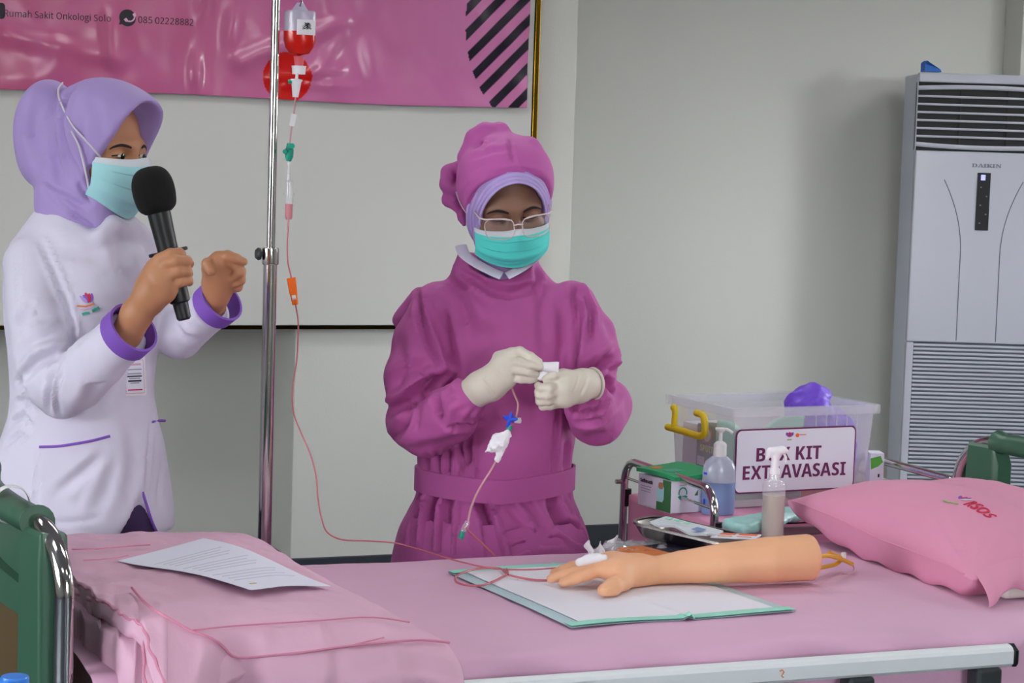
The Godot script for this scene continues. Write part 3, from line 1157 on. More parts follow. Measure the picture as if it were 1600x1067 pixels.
func quilt() -> void:
	var nz := FastNoiseLite.new()
	nz.seed = 21
	nz.frequency = 1.0
	nz.fractal_octaves = 3
	var t := thing("quilt", "pink stitched quilt folded in ruffled layers over the foot of the bed", "quilt")
	var lerp_path := func(P: Array, u: float) -> Vector2:
		var f := u * (P.size() - 1)
		var i := mini(int(f), P.size() - 2)
		return (P[i] as Vector2).cubic_interpolate(P[i + 1], P[maxi(i - 1, 0)], P[mini(i + 2, P.size() - 1)], f - i)
	var xz := func(list: Array, y: float) -> Array:
		var o := []
		for q in list:
			var p := ony(q[0], q[1], y)
			o.append(Vector2(p.x, p.z))
		return o
	# near edge (x, z), far edge (x, z), height of the top, drop beyond the bed side
	var far := [Vector2(0.60, -3.89), Vector2(0.68, -3.90), Vector2(0.76, -3.905), Vector2(0.84, -3.905), Vector2(0.90, -3.905), Vector2(0.96, -3.90), Vector2(1.02, -3.89), Vector2(1.06, -3.86), Vector2(1.085, -3.80)]
	var layers := [
		[xz.call([[116, 903], [133, 925], [165, 951], [205, 975], [245, 999], [276, 1014]], 0.745) + [Vector2(0.785, -3.065), Vector2(0.88, -3.045), Vector2(0.98, -3.045), Vector2(1.08, -3.05), Vector2(1.18, -3.062)], 0.753, 1.0],
		[xz.call([[112, 938], [128, 950], [152, 966], [184, 984], [216, 1006], [240, 1034]], 0.717) + [Vector2(0.745, -3.04), Vector2(0.83, -3.06), Vector2(0.95, -3.07), Vector2(1.05, -3.08), Vector2(1.15, -3.09)], 0.738, 1.25],
		[xz.call([[110, 968], [126, 984], [150, 1004], [178, 1026], [204, 1048], [222, 1066]], 0.69) + [Vector2(0.715, -3.0), Vector2(0.80, -3.05), Vector2(0.92, -3.075), Vector2(1.03, -3.085), Vector2(1.14, -3.095)], 0.716, 2.0],
	]
	var puckers := [[0.20, 0.05], [0.31, 0.03], [0.44, 0.06], [0.56, 0.035], [0.66, 0.05], [0.76, 0.03], [0.88, 0.045]]
	var samples := PackedVector3Array()
	for li in layers.size():
		var L = layers[li]
		var hgt := func(u: float, v: float) -> Vector3:
			var a: Vector2 = lerp_path.call(L[0], u)
			var b: Vector2 = lerp_path.call(far, u)
			# gently ruffled hem on the near side
			var wob := 0.0030 * sin(u * 48.0 + li * 2.0) + 0.0025 * sin(u * 87.0 + li) + 0.004 * nz.get_noise_2d(u * 9.0, li * 7.0)
			a.y += wob
			a.x += 0.003 * sin(u * 61.0 + li)
			var q := a.lerp(b, v)
			var len := a.distance_to(b)
			var e_near := v * len
			var fall := func(e: float, r: float) -> float:
				var s := clampf(1.0 - e / r, 0.0, 1.0)
				return 1.0 - sqrt(maxf(0.0, 1.0 - s * s))
			var y: float = L[1]
			y -= 0.018 * fall.call(e_near, 0.02)
			y -= (L[1] - 0.677) * maxf(fall.call((1.0 - v) * len, 0.06), fall.call((1.0 - u) * 0.55, 0.15))
			var over: float = maxf(0.0, q.y + 3.115)
			y -= over * over * 4.0 * L[2] + over * 0.25 * L[2]
			y -= 0.015 * smoothstep(0.45, 1.0, u)
			y += 0.008 * nz.get_noise_2d(q.x * 4.5, q.y * 4.5 + li * 9.0) + 0.004 * nz.get_noise_2d(q.x * 11.0 + 9.0, q.y * 8.0)
			# pulled folds running in from the hem
			for k in puckers:
				var s: float = (u - k[0] - v * 0.10 * sin(k[0] * 40.0)) / (k[1] * 0.35)
				y += 0.0045 * exp(-s * s) * exp(-e_near / (0.05 + k[1])) - 0.003 * exp(-(s - 1.5) ** 2) * exp(-e_near / 0.06)
			return Vector3(q.x, y, q.y)
		var fn := func(u: float, v: float) -> Vector3:
			# the first part of v rolls under the near hem, the rest lies on top
			if v < 0.10:
				var p: Vector3 = hgt.call(u, 0.0)
				var q2: Vector3 = hgt.call(u, 0.12)
				var k := 1.0 - v / 0.10
				var dirn := Vector3(q2.x - p.x, 0, q2.z - p.z).normalized()
				var hang := 0.0
				if li == 0:  # beyond the ruffled corner the top layer hangs over the bed side
					hang = smoothstep(0.47, 0.56, u) * lerpf(0.15, 0.052, smoothstep(0.60, 1.0, u))
				if hang > 0.0:
					var w := smoothstep(0.0, 0.03, hang)
					var fold := 0.009 * sin(u * 60.0 + 1.2 * sin(u * 17.0)) * k + 0.005 * sin(u * 97.0) * k
					var hung := p + Vector3(0.02 * sin(u * 31.0) * k * k, -hang * k, -dirn.z * 0.0 + 0.012 * sin(minf(k * 4.0, 1.0) * PI / 2) + fold)
					var tucked := p + dirn * k * k * 0.04 + Vector3(0, -0.015 * sin(k * PI / 2), 0)
					return tucked.lerp(hung, w)
				var deep: float = 0.015 if li < 2 else 0.10
				return p + dirn * (k * k * 0.04 if li < 2 else 0.01 * sin(u * 30.0) * k) + Vector3(0, -deep * sin(k * PI / 2), 0)
			return hgt.call(u, (v - 0.10) / 0.90)
		var lay := sheet(150, 120, fn, 0.003)
		if li == 0:
			samples = lay.v.slice(0, 151 * 121)
		put("quilt_layer", lay, M.quilt_pink, t, 180)
		if li < 2:
			var pp := []
			for i in 141:
				var u := i / 140.0 * 0.53
				pp.append((hgt.call(u, 0.012) as Vector3) + Vector3(0.001 * sin(u * 210.0), 0.0015 + 0.001 * sin(u * 160.0), 0.001 * cos(u * 190.0)))
			put("piping", tube(pp, 0.0024, 6), M.quilt_seam, t, 60)
	# stitched seams of the top layer, laid along the surface
	var on_top := func(px: float, py: float) -> Vector3:
		var r := ray(px, py).normalized()
		var near := 99.0
		for q in samples:
			var t2 := (q - cam.position).dot(r)
			if t2 < near and (cam.position + r * t2 - q).length_squared() < 0.00012:
				near = t2
		if near > 90.0:
			return ony(px, py, 0.745)
		return cam.position + r * (near - 0.0035)
	for e in [[[[206, 918], [232, 948], [262, 964], [298, 986], [330, 996], [352, 1012], [368, 1030], [420, 1024], [480, 1019], [545, 1009], [600, 1004], [660, 999], [702, 1004]], 0.0022], [[[298, 985], [360, 978], [440, 973], [520, 968], [585, 963], [640, 972]], 0.0013], [[[112, 858], [150, 858], [190, 854], [235, 851]], 0.0013], [[[130, 875], [175, 873], [200, 868]], 0.0012], [[[545, 1009], [570, 1003], [600, 996]], 0.0012]]:
		var v := []
		for q in e[0]:
			v.append(Vector2(q[0], q[1]))
		var P := []
		for q in path(v, 3):
			P.append(on_top.call(q.x, q.y))
		for k in 2:
			for i in range(1, P.size() - 1):
				P[i] = (P[i - 1] + P[i] * 2.0 + P[i + 1]) / 4.0
		put("seam", tube(P, e[1], 6), M.quilt_seam, t, 60)
	# sheet of paper on the quilt
	var c := [Vector2(183, 874), Vector2(318, 842), Vector2(518, 901), Vector2(392, 922)]
	var w := []
	for q in c:
		w.append(ony(q.x, q.y, 0.760))
	var lift := func(x: float, z: float) -> float:
		return 0.7615 - 0.018 * smoothstep(0.93, 1.08, x) + 0.004 * sin(x * 16.0 + z * 9.0)
	var pf := func(u: float, v: float) -> Vector3:
		var p: Vector3 = (w[0] as Vector3).lerp(w[1], u).lerp((w[3] as Vector3).lerp(w[2], u), v)
		p.y = lift.call(p.x, p.z)
		return p
	var ps := thing("paper_sheet", "white printed sheet of paper lying on the pink quilt", "paper", Transform3D())
	put("leaf", sheet(24, 24, pf, 0.0008), M.paper, ps, 180)
	for i in 15:
		var v := 0.24 + i * 0.044
		if i % 5 == 4:
			continue
		var a := 0.12 if i % 5 else 0.08
		var b := 0.86 - 0.13 * fposmod(i * 0.618, 1.0)
		var P := []
		for k in 14:
			P.append((pf.call(lerpf(a, b, k / 13.0), v) as Vector3) + Vector3(0, 0.0006, 0))
		put("print_line", tube(P, 0.0011, 5, 0.25, Vector3.UP), M.print_faint, ps)
	var g := []
	for k in 4:
		g.append((pf.call(lerpf(0.16, 0.23, k / 3.0), 0.90) as Vector3) + Vector3(0, 0.0006, 0))
	put("print_mark", tube(g, 0.003, 5, 0.2, Vector3.UP), M.yellow_print, ps)

func pillow() -> void:
	var nz := FastNoiseLite.new()
	nz.seed = 31
	nz.frequency = 1.0
	nz.fractal_octaves = 3
	var t := thing("pillow", "plump pink pillow with red embroidered letters at the head of the bed", "pillow")
	var cx := 2.455
	var cz := -3.605
	var hx := 0.205
	var hz := 0.35
	var mid := func(u: float, v: float) -> float:  # height of the seam
		return 0.715 + 0.035 * clampf(-v, 0, 1) * clampf(-u * 0.5 + 0.5, 0, 1) + 0.05 * smoothstep(0.2, 1.0, u)
	var surf := func(u: float, v: float, s: float) -> Vector3:  # u along the bed, v across, s = +1 top, -1 underside
		var pin := 1.0 - 0.10 * (1.0 - v * v) * absf(u) ** 3
		var pin2 := 1.0 - 0.07 * (1.0 - u * u) * absf(v) ** 3
		var x := cx + hx * u * pin
		var z := cz + hz * v * pin2
		var e := pow(maxf(0.0, 1.0 - u * u), 0.55 if s > 0 else 0.22) * pow(maxf(0.0, 1.0 - v * v), 0.5 if s > 0 else 0.3)
		var y: float = mid.call(u, v) * 1.0
		if s > 0:
			y += 0.108 * e
			y += 0.006 * nz.get_noise_2d(x * 7.0, z * 7.0) * e
			# gathers that run in from the near corner
			var a := atan2(v - 1.05, u + 1.05)
			var dd := Vector2(u + 1.0, v - 1.0).length()
			y += 0.007 * sin(a * 26.0) * exp(-dd * 1.8) * smoothstep(0.03, 0.3, dd) * clampf(e * 2.5, 0.0, 1.0)
		else:
			y -= 0.075 * e
			y = maxf(y, TOP + 0.004)
			y += 0.004 * sin((v * 9.0 + u * 2.0) * 2.0) * (1.0 - e) * e * 4.0
		return Vector3(x, y, z)
	var mb := MB.new()
	for s in [1.0, -1.0]:
		var n := 56
		var b := mb.v.size()
		for j in n + 1:
			for i in n + 1:
				var u := sin((float(i) / n - 0.5) * PI)
				var v := sin((float(j) / n - 0.5) * PI)
				mb.v.append(surf.call(u, v, s))
		for j in n:
			for i in n:
				mb.q4(b + j * (n + 1) + i, b + j * (n + 1) + i + 1, b + (j + 1) * (n + 1) + i + 1, b + (j + 1) * (n + 1) + i, s > 0)
	put("pillow_body", mb.flip() if mb.vol() > 0 else mb, M.pillow_pink, t, 60)
	# open end of the case: a loose flap hanging from the near edge
	var ff := func(u: float, v: float) -> Vector3:
		var uu := lerpf(-0.93, 0.95, u)
		var p: Vector3 = surf.call(uu, 0.955, 1.0)
		var rip := sin(u * 21.0) * 0.006 + sin(u * 47.0) * 0.003
		return p + Vector3(-0.02 * v * (1.0 - u), -v * (p.y - TOP - 0.008 - 0.02 * sin(u * 9.0) ** 2) * (0.55 + 0.45 * (1.0 - u)), 0.05 * sin(v * 1.7) + rip * v + 0.03 * v * exp(-u * 9.0))
	put("case_flap", sheet(60, 14, ff, 0.0015), M.pillow_pink, t, 180)
	put("inner_cushion", rbox(Vector3(0.30, 0.026, 0.03), 0.012, 3).moved(Transform3D(Basis(), Vector3(cx + 0.01, TOP + 0.02, cz + hz - 0.005))), M.eye_white, t, 60, "cream inner cushion showing at the open end")
	# seam along the foot-side edge
	var sp := []
	for i in 30:
		sp.append((surf.call(-0.992, lerpf(-0.97, 0.9, i / 29.0), 1.0) as Vector3) + Vector3(-0.001, 0.0, 0))
	put("seam", tube(sp, 0.002, 6), M.pillow_pink, t)
	var on := func(x: float, z: float, up: float) -> Vector3:
		var u := clampf((x - cx) / hx, -0.98, 0.98)
		var v := clampf((z - cz) / hz, -0.98, 0.98)
		for k in 4:
			var p: Vector3 = surf.call(u, v, 1.0)
			u = clampf(u + (x - p.x) / hx, -0.98, 0.98)
			v = clampf(v + (z - p.z) / hz, -0.98, 0.98)
		return (surf.call(u, v, 1.0) as Vector3) + Vector3(0, up, 0)
	# letters run towards the near side
	var onp := func(px: float, py: float) -> Vector3:
		var y := 0.81
		var p := Vector3.ZERO
		for k in 12:
			p = ony(px, py, y)
			y = lerpf(y, (on.call(p.x, p.z, 0.0) as Vector3).y, 0.6)
		return p
	var c: Vector3 = onp.call(1531, 794)
	var le := letters("RSOS", 0.025, 0.001, true)
	for i in le.v.size():
		var p := le.v[i]
		le.v[i] = on.call(c.x + p.y, c.z + p.x * 1.0, 0.0012 + p.z)
	put("lettering", le, M.red_thread, t, 10, "red embroidered letters")
	var m1: Vector3 = onp.call(1500, 781)
	var mats := [M.purple_trim, M.red_thread, M.purple_trim, M.white_plastic]
	for k in 4:
		var q := []
		for i in 7:
			var s := i / 6.0
			q.append(on.call(m1.x + 0.022 * s * cos((k - 1.4) * 0.55), m1.z + 0.024 * s * sin((k - 1.4) * 0.55) * 1.3, 0.0015))
		put("embroidered_petal", tube(q, [0.001, 0.003, 0.0045, 0.005, 0.0042, 0.003, 0.001], 6, 0.3, Vector3.UP), mats[k], t)
	var m2: Vector3 = onp.call(1484, 785)
	var gq := []
	for i in 7:
		gq.append(on.call(m2.x - 0.003 * sin(i * 0.9), m2.z - 0.020 + i * 0.007, 0.0012))
	put("embroidered_stroke", tube(gq, 0.0035, 6, 0.3, Vector3.UP), M.green_thread, t)

const CT := 0.69   # cart top

func cart() -> void:
	var t := thing("trolley", "small trolley with chrome end rails and a pink cloth beside the bed", "trolley")
	var zf := -4.46
	var zn := -4.0
	for x in [2.098, 2.72]:
		var pts := [Vector3(x, 0.08, zf), Vector3(x, 0.715, zf)]
		for i in 7:
			var a := PI / 2 * i / 6.0
			pts.append(Vector3(x, 0.715 + 0.055 * sin(a), zf + 0.055 - 0.055 * cos(a)))
		for i in 7:
			var a := PI / 2 * (1.0 - i / 6.0)
			pts.append(Vector3(x, 0.715 + 0.055 * sin(a), zn - 0.055 + 0.055 * cos(a)))
		pts.append(Vector3(x, 0.08, zn))
		var r := put("end_rail", tube(pts, 0.0095, 14), M.chrome, t, 60)
		put("thin_bar", tube([Vector3(x, 0.728, zf), Vector3(x, 0.728, zn)], 0.0032, 8), M.chrome, r)
		for z in [zf, zn]:
			put("rubber_sleeve", tube([Vector3(x + 0.006, 0.66, z), Vector3(x + 0.006, 0.70, z)], 0.0125, 12), M.black_plastic, r)
			put("castor", lathe([Vector2(0, -0.012), Vector2(0.032, -0.012), Vector2(0.038, -0.006), Vector2(0.038, 0.006), Vector2(0.032, 0.012), Vector2(0, 0.012)], 18, Transform3D(Basis(Vector3.RIGHT, PI / 2), Vector3(x, 0.038, z))).join(box(Vector3(0.02, 0.05, 0.03), Vector3(x, 0.075, z))), M.black_plastic, r)
		put("bolt", tube([Vector3(x - 0.022, 0.718, zf), Vector3(x, 0.718, zf)], 0.0055, 10), M.steel, r)
	for y in [CT - 0.02, 0.25]:
		put("shelf", box(Vector3(0.60, 0.02, 0.43), Vector3(2.41, y, -4.23), 0.004), M.steel, t)
	var nz := FastNoiseLite.new()
	nz.seed = 8
	nz.frequency = 1.0
	var fn := func(u: float, v: float) -> Vector3:
		# over the left end, across the top
		var z := lerpf(-4.445, -4.02, v)
		var s := u * (0.60 + 0.22)
		if s < 0.22:
			return Vector3(2.105 - 0.02 * sin(v * 8.0) * (0.22 - s) * 4.0, CT - (0.22 - s) + 0.003 * nz.get_noise_2d(z * 9.0, s * 8.0), z)
		return Vector3(2.105 + (s - 0.22), CT + 0.0025 * nz.get_noise_2d(s * 12.0, z * 12.0) - 0.004 * exp(-((s - 0.22) / 0.012) ** 2), z)
	put("cloth", sheet(60, 30, fn, 0.002), M.cart_cloth, t, 180)
	var fn2 := func(u: float, v: float) -> Vector3:
		var x := lerpf(2.11, 2.70, u)
		return Vector3(x, CT - 0.004 - 0.16 * v, -4.018 + 0.008 * sin(u * 30.0) * v)
	put("cloth_front", sheet(50, 8, fn2, 0.002), M.cart_cloth, t, 180)

func cart_things() -> void:
	# box of masks with a printed side
	var A := ony(1048, 803, CT + 0.002)
	var B := ony(996, 788, CT + 0.002)
	var yaw := atan2(-(A - B).x, (A - B).z) * -1.0
	var fr := Transform3D(Basis(Vector3.UP, yaw), A)
	var hgt := hit(fr, 1048, 752, 0.0).y
	var len := A.distance_to(B)
	var wid := 0.115
	var t := thing("mask_box", "white and green printed box of face masks behind the chrome trolley rail", "box", fr)
	put("carton", box(Vector3(wid, hgt, len), Vector3(wid / 2, hgt / 2, -len / 2), 0.002), M.white_card, t)
	put("green_panel", box(Vector3(0.0012, hgt * 0.96, len * 0.24), Vector3(-0.0006, hgt / 2, -len * 0.13), 0.0004), M.dark_green, t)
	put("green_panel", box(Vector3(0.0012, hgt * 0.26, len * 0.42), Vector3(-0.0004, hgt * 0.15, -len * 0.22), 0.0004), M.dark_green, t)
	# portrait on the side: head with a pale mask
	var face := prism(rrect(len * 0.2, hgt * 0.5, 0.008), 0.0012, Transform3D(Basis(Vector3.UP, -PI / 2), Vector3(-0.001, hgt * 0.55, -len * 0.31)))
	put("printed_portrait", face, M.mask_pale, t)
	put("printed_portrait", prism(rrect(len * 0.14, hgt * 0.2, 0.006), 0.0016, Transform3D(Basis(Vector3.UP, -PI / 2), Vector3(-0.0012, hgt * 0.78, -len * 0.30))), M.skin, t)
	var w := letters("Softmask", 0.008, 0.0006, true)
	put("lettering", w.moved(Transform3D(Basis(Vector3.UP, -PI / 2), Vector3(-0.001, hgt * 0.80, -len * 0.74))), M.print_dark, t, 10)
	for k in 3:
		put("print_line", box(Vector3(0.001, 0.0014, len * 0.3), Vector3(-0.0004, hgt * (0.64 - 0.08 * k), -len * 0.76), 0.0003), M.print_grey, t)
	var arc := []
	for i in 20:
		var a := lerpf(-0.35, PI + 0.35, i / 19.0)
		arc.append(Vector3(0.030 + 0.0105 * cos(a), hgt * 0.62 + 0.0115 * sin(a), 0.0006))
	put("printed_face", tube(arc, 0.0018, 6, 0.3, Vector3(0, 0, 1)), M.teal, t)
	put("printed_face", prism([Vector2(0.0165, hgt * 0.50), Vector2(0.022, hgt * 0.55), Vector2(0.030, hgt * 0.53), Vector2(0.038, hgt * 0.55), Vector2(0.0435, hgt * 0.50), Vector2(0.037, hgt * 0.42), Vector2(0.023, hgt * 0.42)], 0.0012), M.teal, t)
	put("printed_face", prism([Vector2(0.062, hgt * 0.52), Vector2(0.071, hgt * 0.52), Vector2(0.071, hgt * 0.70)], 0.0012), M.dark_green, t)
	put("print_line", box(Vector3(0.018, 0.0014, 0.001), Vector3(0.03, hgt * 0.86, 0.0004), 0.0003), M.print_grey, t)
	# flat green packet on top of it
	var g := thing("green_packet", "flat green packet lying on top of the white mask box", "packet", fr * Transform3D(Basis(Vector3.UP, 0.12) * Basis(Vector3.RIGHT, 0.04), Vector3(0.055, hgt + 0.0075, -len / 2 + 0.005)))
	var gfn := func(u: float, v: float) -> Vector3:
		return Vector3((u - 0.5) * 0.125, 0.006 * u * u + 0.003 * sin(v * 3.0), (v - 0.5) * 0.135)
	put("wrapper", sheet(14, 14, gfn, 0.009), M.green_card, g, 50)
	put("printed_label", prism(rrect(0.030, 0.016, 0.005), 0.001, Transform3D(Basis(Vector3.RIGHT, -PI / 2), Vector3(-0.03, 0.0078, -0.035))), M.orange_card, g)
	put("printed_label", prism(rrect(0.055, 0.030, 0.008), 0.001, Transform3D(Basis(Vector3.RIGHT, -PI / 2), Vector3(-0.015, 0.0085, 0.01))), M.teal, g)
	# storage bin
	var o := ony(1141, 795, CT + 0.003)
	var bf := at_yaw(o, 5.0)
	var W := hit(bf, 1365, 640, 0.0).x
	var H := hit(bf, 1135, 640, 0.0).y
	var D := 0.27
	var b := thing("storage_bin", "large clear plastic storage bin with a lettered white sign and yellow clip, on the trolley", "storage bin", bf)
	var wall := 0.0022
	var tp := 0.014
	var side := func(c: Array, name_: String) -> void:
		var mb := MB.new()
		for p in c:
			mb.v.append(p)
		mb.ix = PackedInt32Array([0, 1, 2, 0, 2, 3])
		var N := (c[1] - c[0] as Vector3).cross(c[2] - c[0]).normalized() * wall
		for p in c:
			mb.v.append(p + N)
		mb.ix.append_array([4, 6, 5, 4, 7, 6, 0, 4, 5, 0, 5, 1, 1, 5, 6, 1, 6, 2, 2, 6, 7, 2, 7, 3, 3, 7, 4, 3, 4, 0])
		put(name_, mb.orient(), M.bin_plastic, b, 20)
	var bl := Vector3(tp, 0, -tp)
	var br := Vector3(W - tp, 0, -tp)
	var cl := Vector3(tp, 0, -D + tp)
	var cr := Vector3(W - tp, 0, -D + tp)
	var up := Vector3(0, H, 0)
	side.call([bl, br, Vector3(W, H, 0), Vector3(0, H, 0)], "bin_side")
	side.call([cl, cr, Vector3(W, H, -D), Vector3(0, H, -D)], "bin_side")
	side.call([bl, cl, Vector3(0, H, -D), Vector3(0, H, 0)], "bin_side")
	side.call([br, cr, Vector3(W, H, -D), Vector3(W, H, 0)], "bin_side")
	side.call([bl, br, cr, cl], "bin_floor")
	# turned-out rim
	var rim := MB.new()
	var rw := 0.012
	rim.join(box(Vector3(W + 2 * rw, 0.022, rw), Vector3(W / 2, H - 0.008, rw / 2), 0.003))
	rim.join(box(Vector3(W + 2 * rw, 0.022, rw), Vector3(W / 2, H - 0.008, -D - rw / 2), 0.003))
	rim.join(box(Vector3(rw, 0.022, D), Vector3(-rw / 2, H - 0.008, -D / 2), 0.003))
	rim.join(box(Vector3(rw, 0.022, D), Vector3(W + rw / 2, H - 0.008, -D / 2), 0.003))
	put("rim", rim, M.bin_plastic, b)
	for k in 5:
		put("rib", box(Vector3(0.003, H * 0.30, 0.003), Vector3(W * (0.58 + 0.075 * k), H * 0.80, 0.001), 0.001), M.bin_plastic, b)
	# yellow clip on the left end
	var P := func(x: float, y: float, z: float) -> Vector3:
		return (b.transform.affine_inverse() * onx_frame(b.transform, x, y, -0.012))
	var cp := []
	for q in [[1052, 637], [1055, 640], [1053, 668]]:
		cp.append(P.call(q[0], q[1], 0))
	put("clip", tube(path(cp, 4), [0.0085, 0.0085, 0.008, 0.008, 0.0075, 0.0075, 0.0075, 0.0075, 0.0075], 10), M.yellow_plastic, b, 60, "yellow plastic clip arm")
	cp = []
	for q in [[1043, 667], [1068, 674], [1092, 681], [1101, 676], [1101, 660], [1098, 649], [1088, 645]]:
		cp.append(P.call(q[0], q[1], 0))
	put("clip", tube(path(cp, 4), 0.0085, 10), M.yellow_plastic, b, 60, "yellow plastic locking clip")
	# sign
	var s0 := hit(bf, 1151, 670, 0.006)
	var s1 := hit(bf, 1334, 764, 0.006)
	var sw := s1.x - s0.x
	var sh := s0.y - s1.y - 0.004
	var sc := Vector3((s0.x + s1.x) / 2, (s0.y + s1.y) / 2, 0.004)
	var sg := put("sign", prism(rrect(sw, sh, 0.014), 0.002, Transform3D(Basis(), sc)), M.sign_plum, b, 20, "white sign with plum border and lettering")
	put("sign_face", prism(rrect(sw - 0.007, sh - 0.007, 0.012), 0.001, Transform3D(Basis(), sc + Vector3(0, 0, 0.0009))), M.white_card, sg, 20)
	for e in [["BOX KIT", 1233, 709, 101, 0.030], ["EXTRAVASASI", 1242, 736, 160, 0.030]]:
		var le := letters(e[0], 0.03, 0.0008, true)
		var lo := 9.0
		var hi := -9.0
		for p in le.v:
			lo = minf(lo, p.x)
			hi = maxf(hi, p.x)
		var c := hit(bf, e[1], e[2], 0.006)
		var half := hit(bf, e[1] + e[3] / 2.0, e[2], 0.006).x - hit(bf, e[1] - e[3] / 2.0, e[2], 0.006).x
		var k := half / (hi - lo)
		for i in le.v.size():
			le.v[i] = Vector3(c.x + (le.v[i].x - (lo + hi) / 2) * k, c.y + le.v[i].y, 0.006 + le.v[i].z)
		put("lettering", le, M.sign_plum, sg, 10)
	var l1 := hit(bf, 1234, 680, 0.006)
	for k in 3:
		put("printed_logo", prism([Vector2(-0.002, -0.006), Vector2(0.002, -0.006), Vector2(0.004, 0.002), Vector2(0, 0.006), Vector2(-0.004, 0.002)], 0.001, Transform3D(Basis(Vector3.BACK, (k - 1) * -0.7), l1 + Vector3((k - 1) * 0.006, 0.002, 0))), [M.purple_trim, M.red_thread, M.purple_trim][k], sg)
	put("printed_logo", box(Vector3(0.012, 0.003, 0.001), l1 + Vector3(0, -0.010, 0), 0.0004), M.green_thread, sg)
	var l2 := hit(bf, 1246, 680, 0.006)
	put("printed_logo", prism(rrect(0.009, 0.009, 0.004), 0.001, Transform3D(Basis(), l2)), M.orange_plastic, sg)
	put("print_line", box(Vector3(0.018, 0.002, 0.001), l2 + Vector3(0.015, 0.001, 0), 0.0004), M.orange_card, sg)
	# what is inside
	var cl1 := hit(bf, 1098, 655, -0.10)
	# along part of the left end, round the corner and along the front
	var fold := func(u: float, v: float) -> Vector3:
		var q := Vector2(0.030, lerpf(-0.105, -0.030, u / 0.25)) if u < 0.25 else Vector2(lerpf(0.030, 0.205, (u - 0.25) / 0.75), -0.028)
		var topy := H * (0.93 - 0.22 * exp(-((u - 0.42) / 0.2) ** 2) - 0.06 * smoothstep(0.3, 0.0, u)) - 0.008
		return Vector3(q.x + 0.002 * sin(v * 7.0), lerpf(0.014, topy, v), q.y + 0.003 * sin(v * 5.0 + u * 9.0))
	var mc := put("folded_gown", sheet(40, 30, fold, 0.012), M.mint_cloth, null, 180)
	mc.transform = bf
	tag(mc, "folded mint green cloth standing inside the clear storage bin", "cloth")
	var nz := FastNoiseLite.new()
	nz.seed = 4
	nz.frequency = 14.0
	nz.fractal_octaves = 3
	var sd := Sdf.new()
	var vc := hit(bf, 1290, 690, -0.11)
	sd.ell(vc, Vector3(0.095, 0.085, 0.085), 0.03)
	sd.ell(hit(bf, 1330, 700, -0.09), Vector3(0.055, 0.09, 0.07), 0.03)
	sd.ell(hit(bf, 1262, 650, -0.11), Vector3(0.05, 0.05, 0.05), 0.03)
	sd.chain([hit(bf, 1262, 640, -0.11), hit(bf, 1268, 618, -0.11), hit(bf, 1290, 613, -0.10)], [0.05, 0.026, 0.012], 0.03)
	sd.chain([hit(bf, 1262, 640, -0.11), hit(bf, 1245, 624, -0.12)], [0.04, 0.018], 0.03)
	sd.plane(Vector3(0, -1, 0), Vector3(0, 0.02, 0))
	sd.plane(Vector3(0, 0, 1), Vector3(0, 0, -0.018))
	sd.plane(Vector3(1, 0, 0), Vector3(W - 0.022, 0, 0))
	var vm := MB.new()
	sd.mesh(vm, Vector3(W * 0.3, -0.01, -D + 0.02), Vector3(W + 0.01, H + 0.09, 0.0), 0.006)
	var N := vm.normals()
	for i in vm.v.size():
		vm.v[i] += N[i] * (absf(nz.get_noise_3dv(vm.v[i])) * -0.012 + 0.002)
	var vo := put("violet_bundle", vm.orient(), M.violet_wrap, null, 180)
	vo.transform = bf
	tag(vo, "crumpled violet plastic bundle bulging out of the clear storage bin", "bundle")
	var wc := put("white_carton", box(Vector3(0.10, H * 0.72, 0.062), Vector3(0.072, H * 0.37 + 0.003, -0.220), 0.002), M.white_card, null)
	wc.transform = bf
	tag(wc, "plain white carton at the left end inside the clear storage bin", "carton")
	var oc := put("orange_carton", box(Vector3(0.11, 0.03, 0.12), Vector3(W - 0.12, 0.019, -0.10), 0.002), M.orange_card, null)
	oc.transform = bf
	tag(oc, "flat orange carton on the floor of the clear storage bin", "carton")
	# dark syringe box, lettered, seen through the left end
	var nf := bf * Transform3D(Basis(), Vector3(0.021, 0.004, -0.186))
	var nv := thing("syringe_box", "dark navy box with yellow lettering at the end of the clear storage bin", "box", nf)
	var nh := H * 0.74
	put("carton", box(Vector3(0.045, nh, 0.078), Vector3(0.0225, nh / 2, 0.039), 0.002), M.navy_card, nv)
	put("printed_badge", prism(rrect(0.03, 0.03, 0.0149), 0.001, Transform3D(Basis(Vector3.UP, -PI / 2), Vector3(-0.0008, nh * 0.86, 0.045))), M.white_card, nv)
	put("printed_badge", prism(rrect(0.046, 0.036, 0.012), 0.001, Transform3D(Basis(Vector3.UP, -PI / 2), Vector3(-0.0004, nh * 0.86, 0.042))), M.red_print, nv)
	put("lettering", letters("SPUIT", 0.0145, 0.0008, true).moved(Transform3D(Basis(Vector3.UP, -PI / 2), Vector3(-0.0008, nh * 0.67, 0.044))), M.yellow_print, nv, 10)
	put("lettering", letters("10 CC", 0.0145, 0.0008, true).moved(Transform3D(Basis(Vector3.UP, -PI / 2), Vector3(-0.0008, nh * 0.46, 0.064))), M.yellow_print, nv, 10)
	put("printed_label", box(Vector3(0.001, 0.020, 0.03), Vector3(-0.0006, nh * 0.49, 0.02), 0.0003), M.white_card, nv)
	# small green and white carton beyond the bin
	var gp := ony(1368, 775, CT + 0.001)
	var gf := at_yaw(gp, -18.0)
	var gh := hit(gf, 1368, 708, 0.0).y
	var gc := thing("leaf_carton", "small white carton with a green leaf print at the right of the storage bin", "carton", gf)
	put("carton", box(Vector3(0.034, gh, 0.05), Vector3(0, gh / 2, -0.025), 0.0015), M.white_card, gc)
